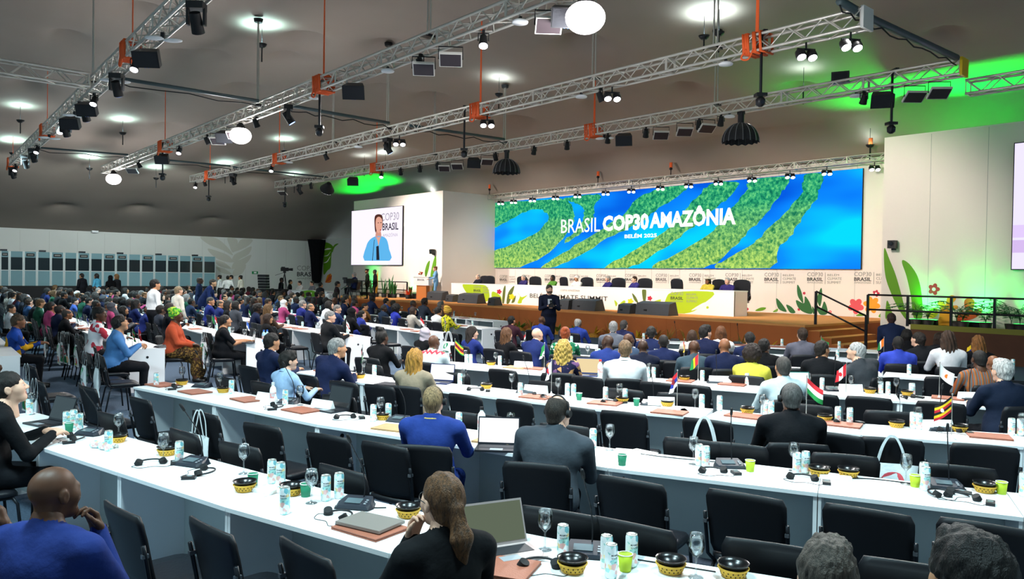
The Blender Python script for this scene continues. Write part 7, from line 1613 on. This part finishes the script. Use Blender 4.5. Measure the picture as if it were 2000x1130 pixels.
# small cameras on the wings
for px, py, v, ds in ((844, 491, VWL, 'small black projector camera on the left wing wall'), (1743, 477, VWR, 'small black projector camera on the right wing wall')):
    p = PV(px, py, v-.16); a = MB(); a.box((0, 0, 0), (.22, .2, .24)); b = MB(); b.cyl((0, -.1, .03), (0, -.15, .02), .06, 12); c = MB(); c.box((.0, .1, -.14), (.1, .12, .06)); stamp('wall_camera', [('case', a.mesh('case', BLACK)), ('lens', b.mesh('lens', M('dark_lens', '#2a3038', .15))), ('bracket', c.mesh('bracket', STEEL))], ds, 'camera', p, 0)
# ------------------------------------------------------------------ interpretation booths along the side wall
BTH = M('booth_panel', '#6d929b', .6, noise=.05, nscale=2); BFR = M('booth_frame', '#b9c2c2', .45, .3); BGL = M('booth_glass', '#1c262b', .12, spec=.25); BIN = M('booth_inside', '#4b565a', .8)
def booths():
    u = -50.3; edges = [0, 18.4, 46, 72, 99, 125, 150.6, 176, 200.5, 226, 250, 275, 301, 326, 349.5, 372.8, 397, 421]
    vs_ = [PU(x, 520, u).y for x in edges]; vs_ = [vs_[0]-2*(vs_[1]-vs_[0])]+vs_[:]
    zb, zt, w0, w1 = 1.15, 3.05, 2.0, 2.72
    s = MB(); s.box((u-1.0, (vs_[0]+vs_[-1])/2, zb/2), (2.2, vs_[-1]-vs_[0], zb)); tag(s.build('booth_platform', BLACKM), 'black skirted platform under the interpreter booths', 'platform')
    for i, (a, b) in enumerate(zip(vs_, vs_[1:])):
        L = b-a; right = i >= 10; t = thing('interpreter_booth', 'blue grey interpreter booth with dark window', 'booth', (u, a, zb), 0, 'along the side wall', 'interpreter booths')
        m = MB(); m.box((0, L/2, (w0-zb)/2), (.05, L-.02, w0-zb)); m.build('lower_panel', BTH, t); m = MB(); m.box((0, L/2, (w1+zt)/2-zb), (.05, L-.02, zt-w1)); m.build('header_panel', BTH, t)
        m = MB(); m.box((-.01, L/2, (w0+w1)/2-zb), (.02, L-.1, w1-w0)); m.build('window_pane', BGL, t)
        for y in (0.03, L-.03): m = MB(); m.box((.01, y, (zt-zb)/2), (.06, .05, zt-zb)); m.build('frame_post', BFR, t)
        m = MB(); m.box((.012, L/2, w0-zb), (.06, L-.06, .04)); m.build('sill', BFR, t); m = MB(); m.box((-.9, L/2, zt-zb-.02), (1.8, L-.01, .04)); m.build('roof', BTH, t); m = MB(); m.box((-1.75, L/2, (zt-zb)/2), (.04, L-.02, zt-zb)); m.build('rear_panel', BIN, t)
        if i % 2 == (1 if not right else 0): m = MB(); m.box((.04, L/2, 1.72), (.02, min(.55, L*.6), .16)); k = m.build('language_sign', BLACKM, t); m = MB(); m.box((.055, L/2, 1.72), (.004, min(.4, L*.45), .06)); m.build('sign_lettering', GREYT, k)
        if i % 3 == 1: m = MB(); m.box((-.4, L/2, zt-zb+.06), (.3, .3, .1)); m.build('roof_fan', STEEL, t)
        if i % 2: m = MB(); m.box((-.8, L*.35, 1.3), (.02, .25, .45)); m.build('inner_notice', PAPER, t)
booths()
# ------------------------------------------------------------------ media corner
def tripod_camera(px, ytop, d, desc, rz):
    r = ray(px, ytop); p = CAM+r*(d/r.dot(FW)); h = p.z-.25; t = thing('video_camera', desc, 'camera', (p.x, p.y, 0), rz)
    for a in (0.4, 2.5, 4.6): m = MB(); m.cyl((0, 0, h), (.45*math.cos(a), .45*math.sin(a), 0), .022, 6); m.build('tripod_leg', STEEL, t)
    m = MB(); m.box((0, 0, h+.05), (.14, .14, .12)); m.build('tripod_head', BLACK, t); b = MB(); b.box((0, 0, h+.2), (.16, .42, .2)); b.build('camera_body', BLACKM, t); l = MB(); l.cyl((0, .2, h+.2), (0, .45, h+.2), .065, 12, .085); l.build('lens', BLACK, t); v_ = MB(); v_.box((-.12, -.1, h+.3), (.08, .2, .1)); v_.build('viewfinder', BLACK, t); m = MB(); m.cyl((0, -.1, h), (.1, -.5, h-.15), .012, 5); m.build('pan_handle', STEEL, t)
tripod_camera(556, 524, 44, 'video camera on a tall tripod by the side wall', -.6); tripod_camera(681, 546, 33, 'video camera on a tripod beside the stage', .2)
stand_at(659, 33.5, 549, 'camera operator in dark clothes beside a tripod', 'short', '#1c1613', 'm', '#33252a', '#1b1b22', -.4, sleeve=1); stand_at(626, 35.5, 551, 'camera operator in black holding a camera', 'short', '#1a1512', 'm', '#1d1f26', '#2a2c33', .2, sleeve=1)
stand_at(550, 44.5, 542, 'camera operator in black at the tall tripod', 'short', '#14110f', 'd', '#15161b', '#15161b', -.8, sleeve=1); stand_at(567, 44, 546, 'technician in black beside the tall tripod', 'short', '#14110f', 'm', '#17181d', '#17181d', -.5, sleeve=1)
def media_desk():
    a = CAM+ray(565, 563)*(41/ray(565, 563).dot(FW)); b = CAM+ray(640, 566)*(38/ray(640, 566).dot(FW)); z = 1.2; d = (b-a); L = d.to_2d().length; rz = math.atan2(d.y, d.x)
    t = thing('media_desk', 'white media desk with a big green leaf print', 'desk', (a.x, a.y, 0), rz); m = MB(); m.box((L/2, 0, z/2), (L, .06, z)); m.build('front_panel', WHITE, t); m = MB(); m.box((L/2, .35, z-.02), (L, .76, .04)); m.build('desk_top', WHITE, t)
    for x in (.03, L-.03): m = MB(); m.box((x, .35, z/2), (.06, .7, z-.04)); m.build('end_panel', WHITE, t)
    m = MB(); m.plate(crom([(L*.28, -.032, .95), (L*.42, -.032, 1.18), (L*.70, -.032, 1.18), (L*.86, -.032, .75), (L*.75, -.032, .2), (L*.5, -.032, .05), (L*.35, -.032, .5)], 5), (0, -1, 0), .004); m.build('leaf_print', LEAF, t); m = MB(); m.tube([(L*.45, -.04, .1), (L*.55, -.04, .6), (L*.62, -.04, 1.1)], .03, 6); m.build('leaf_vein_print', WPR, t)
    for px, ds, c in ((588, 'person with glasses seated at the media desk', '#d8d0cc'), (612, 'person in grey seated at the media desk', '#8a8a92')):
        q = CAM+ray(px, 556)*(41.6/ray(px, 556).dot(FW)); person(ds, (q.x, q.y, .35), rz+math.pi, mk('desk'), 'short', '#2a211c', 'l', c)
        s = MB(); s.box((0, 0, .17), (.8, .8, .34)); tag(s.build('riser', BLACKM), 'black riser block under the media desk seat', 'riser', '', None); LAB[-1].location = (q.x, q.y, 0)
media_desk()
p = CAM+ray(551, 575)*(42/ray(551, 575).dot(FW)); m = MB(); m.box((0, 0, .6), (.8, .7, 1.2)); f = MB(); f.box((0, -.36, .6), (.7, .02, 1.05)); stamp('equipment_case', [('case', m.mesh('case', BLACKM)), ('case_lid', f.mesh('case_lid', STEEL))], 'black equipment case left of the media desk', 'case', (p.x, p.y, 0), .0)
p = CAM+ray(517, 560)*(47/ray(517, 560).dot(FW)); t = thing('line_array', 'black loudspeaker stack of line array boxes on a subwoofer', 'loudspeaker', (p.x, p.y, 0), .6); m = MB(); m.box((0, 0, .55), (.7, .7, 1.1)); m.build('subwoofer', BLACK, t)
for i in range(5): m = MB(); m.box((-.05, -.02*i, 1.2+i*.17), (.55, .4, .15)); m.build('array_box', BLACK, t)
p = CAM+ray(532, 580)*(44/ray(532, 580).dot(FW)); m = MB(); m.lathe([(.08, 0), (.085, .03), (.085, .42), (.03, .5)], 14); h = MB(); h.box((0, 0, .54), (.05, .12, .06)); k = MB(); k.tube([(0, .05, .52), (.1, .08, .4), (.1, .05, .15)], .012, 5); stamp('fire_extinguisher', [('cylinder', m.mesh('cylinder', M('extinguisher_red', '#b3202a', .35))), ('valve', h.mesh('valve', BLACK)), ('hose', k.mesh('hose', BLACKM))], 'red fire extinguisher by the loudspeaker stack', 'extinguisher', (p.x, p.y, .45), 0, '', None, 1.3)
m = MB(); m.box((p.x, p.y, .225), (.4, .4, .45)); tag(m.build('extinguisher_stand', STEEL), 'grey stand holding the red fire extinguisher', 'stand')
p = PU(498, 532, UL+.03); m = MB(); m.box((0, 0, 0), (.05, .42, .18)); k = MB(); k.box((.028, 0, 0), (.004, .2, .1)); stamp('exit_sign', [('sign_plate', m.mesh('sign_plate', M('exit_green', '#1d8a50', .5))), ('pictogram', k.mesh('pictogram', PAPER))], 'small green exit sign on the side wall', 'sign', p, 0)
p = PU(185, 452, UL+.2); m = MB(); m.box((0, 0, 0), (.3, .35, .12)); k = MB(); k.cyl((-.15, 0, .03), (-.2, 0, .03), .05, 10); stamp('wall_sensor', [('case', m.mesh('case', WHITE)), ('mount', k.mesh('mount', WHITE))], 'small white box mounted high on the side wall', 'sensor', p, 0)
# officers beside the stage
stand_at(717, 39, 546, 'officer in dark green uniform and peaked cap', 'officer', '#23281f', 'b', '#2a3322', '#1f261b', 2.6, z0=STZ); stand_at(732, 40.6, 550, 'attendant in black suit beside the officer', 'short', '#17120f', 'd', '#14151a', '#14151a', 2.6, z0=STZ)
p = CAM+ray(692, 568)*(38.5/ray(692, 568).dot(FW)); person('grey haired person in blue suit seated beside the stage end', (p.x, p.y, .84), 2.2, mk('lap'), 'short', '#b8b5b0', 'l', '#20306a', collar='#eeeeee'); chair(p.x, p.y, 2.2, 'on the left stage end', True, 'black chair'); LAB[-1].location.z = .84
# ------------------------------------------------------------------ labels: one for each thing
ORD = ['', 'first', 'second', 'third', 'fourth', 'fifth', 'sixth', 'seventh', 'eighth', 'ninth', 'tenth', 'eleventh', 'twelfth', 'thirteenth', 'fourteenth', 'fifteenth', 'sixteenth', 'seventeenth', 'eighteenth', 'nineteenth']
TENS = {20: 'twent', 30: 'thirt', 40: 'fort', 50: 'fift', 60: 'sixt', 70: 'sevent', 80: 'eight', 90: 'ninet'}
def ordn(n):
    if n < 20: return ORD[n]
    t = TENS[n//10*10]
    return t+'ieth' if n % 10 == 0 else t+'y-'+ORD[n % 10]
bpy.context.view_layer.update()
by = {}
for o in LAB:
    if o.get('kind') == 'structure': continue
    l = o['label']+((' '+o['_w']) if o.get('_w') else ''); by.setdefault(l, []).append(o)
for l, os_ in by.items():
    if len(os_) == 1: os_[0]['label'] = l
    else:
        os_.sort(key=lambda o: PROJ(o.matrix_world.translation+Vector((0, 0, .5)))[0])
        for i, o in enumerate(os_): o['label'] = l+', '+ordn(i+1)+' from the left'
for o in LAB:
    if '_w' in o: del o['_w']
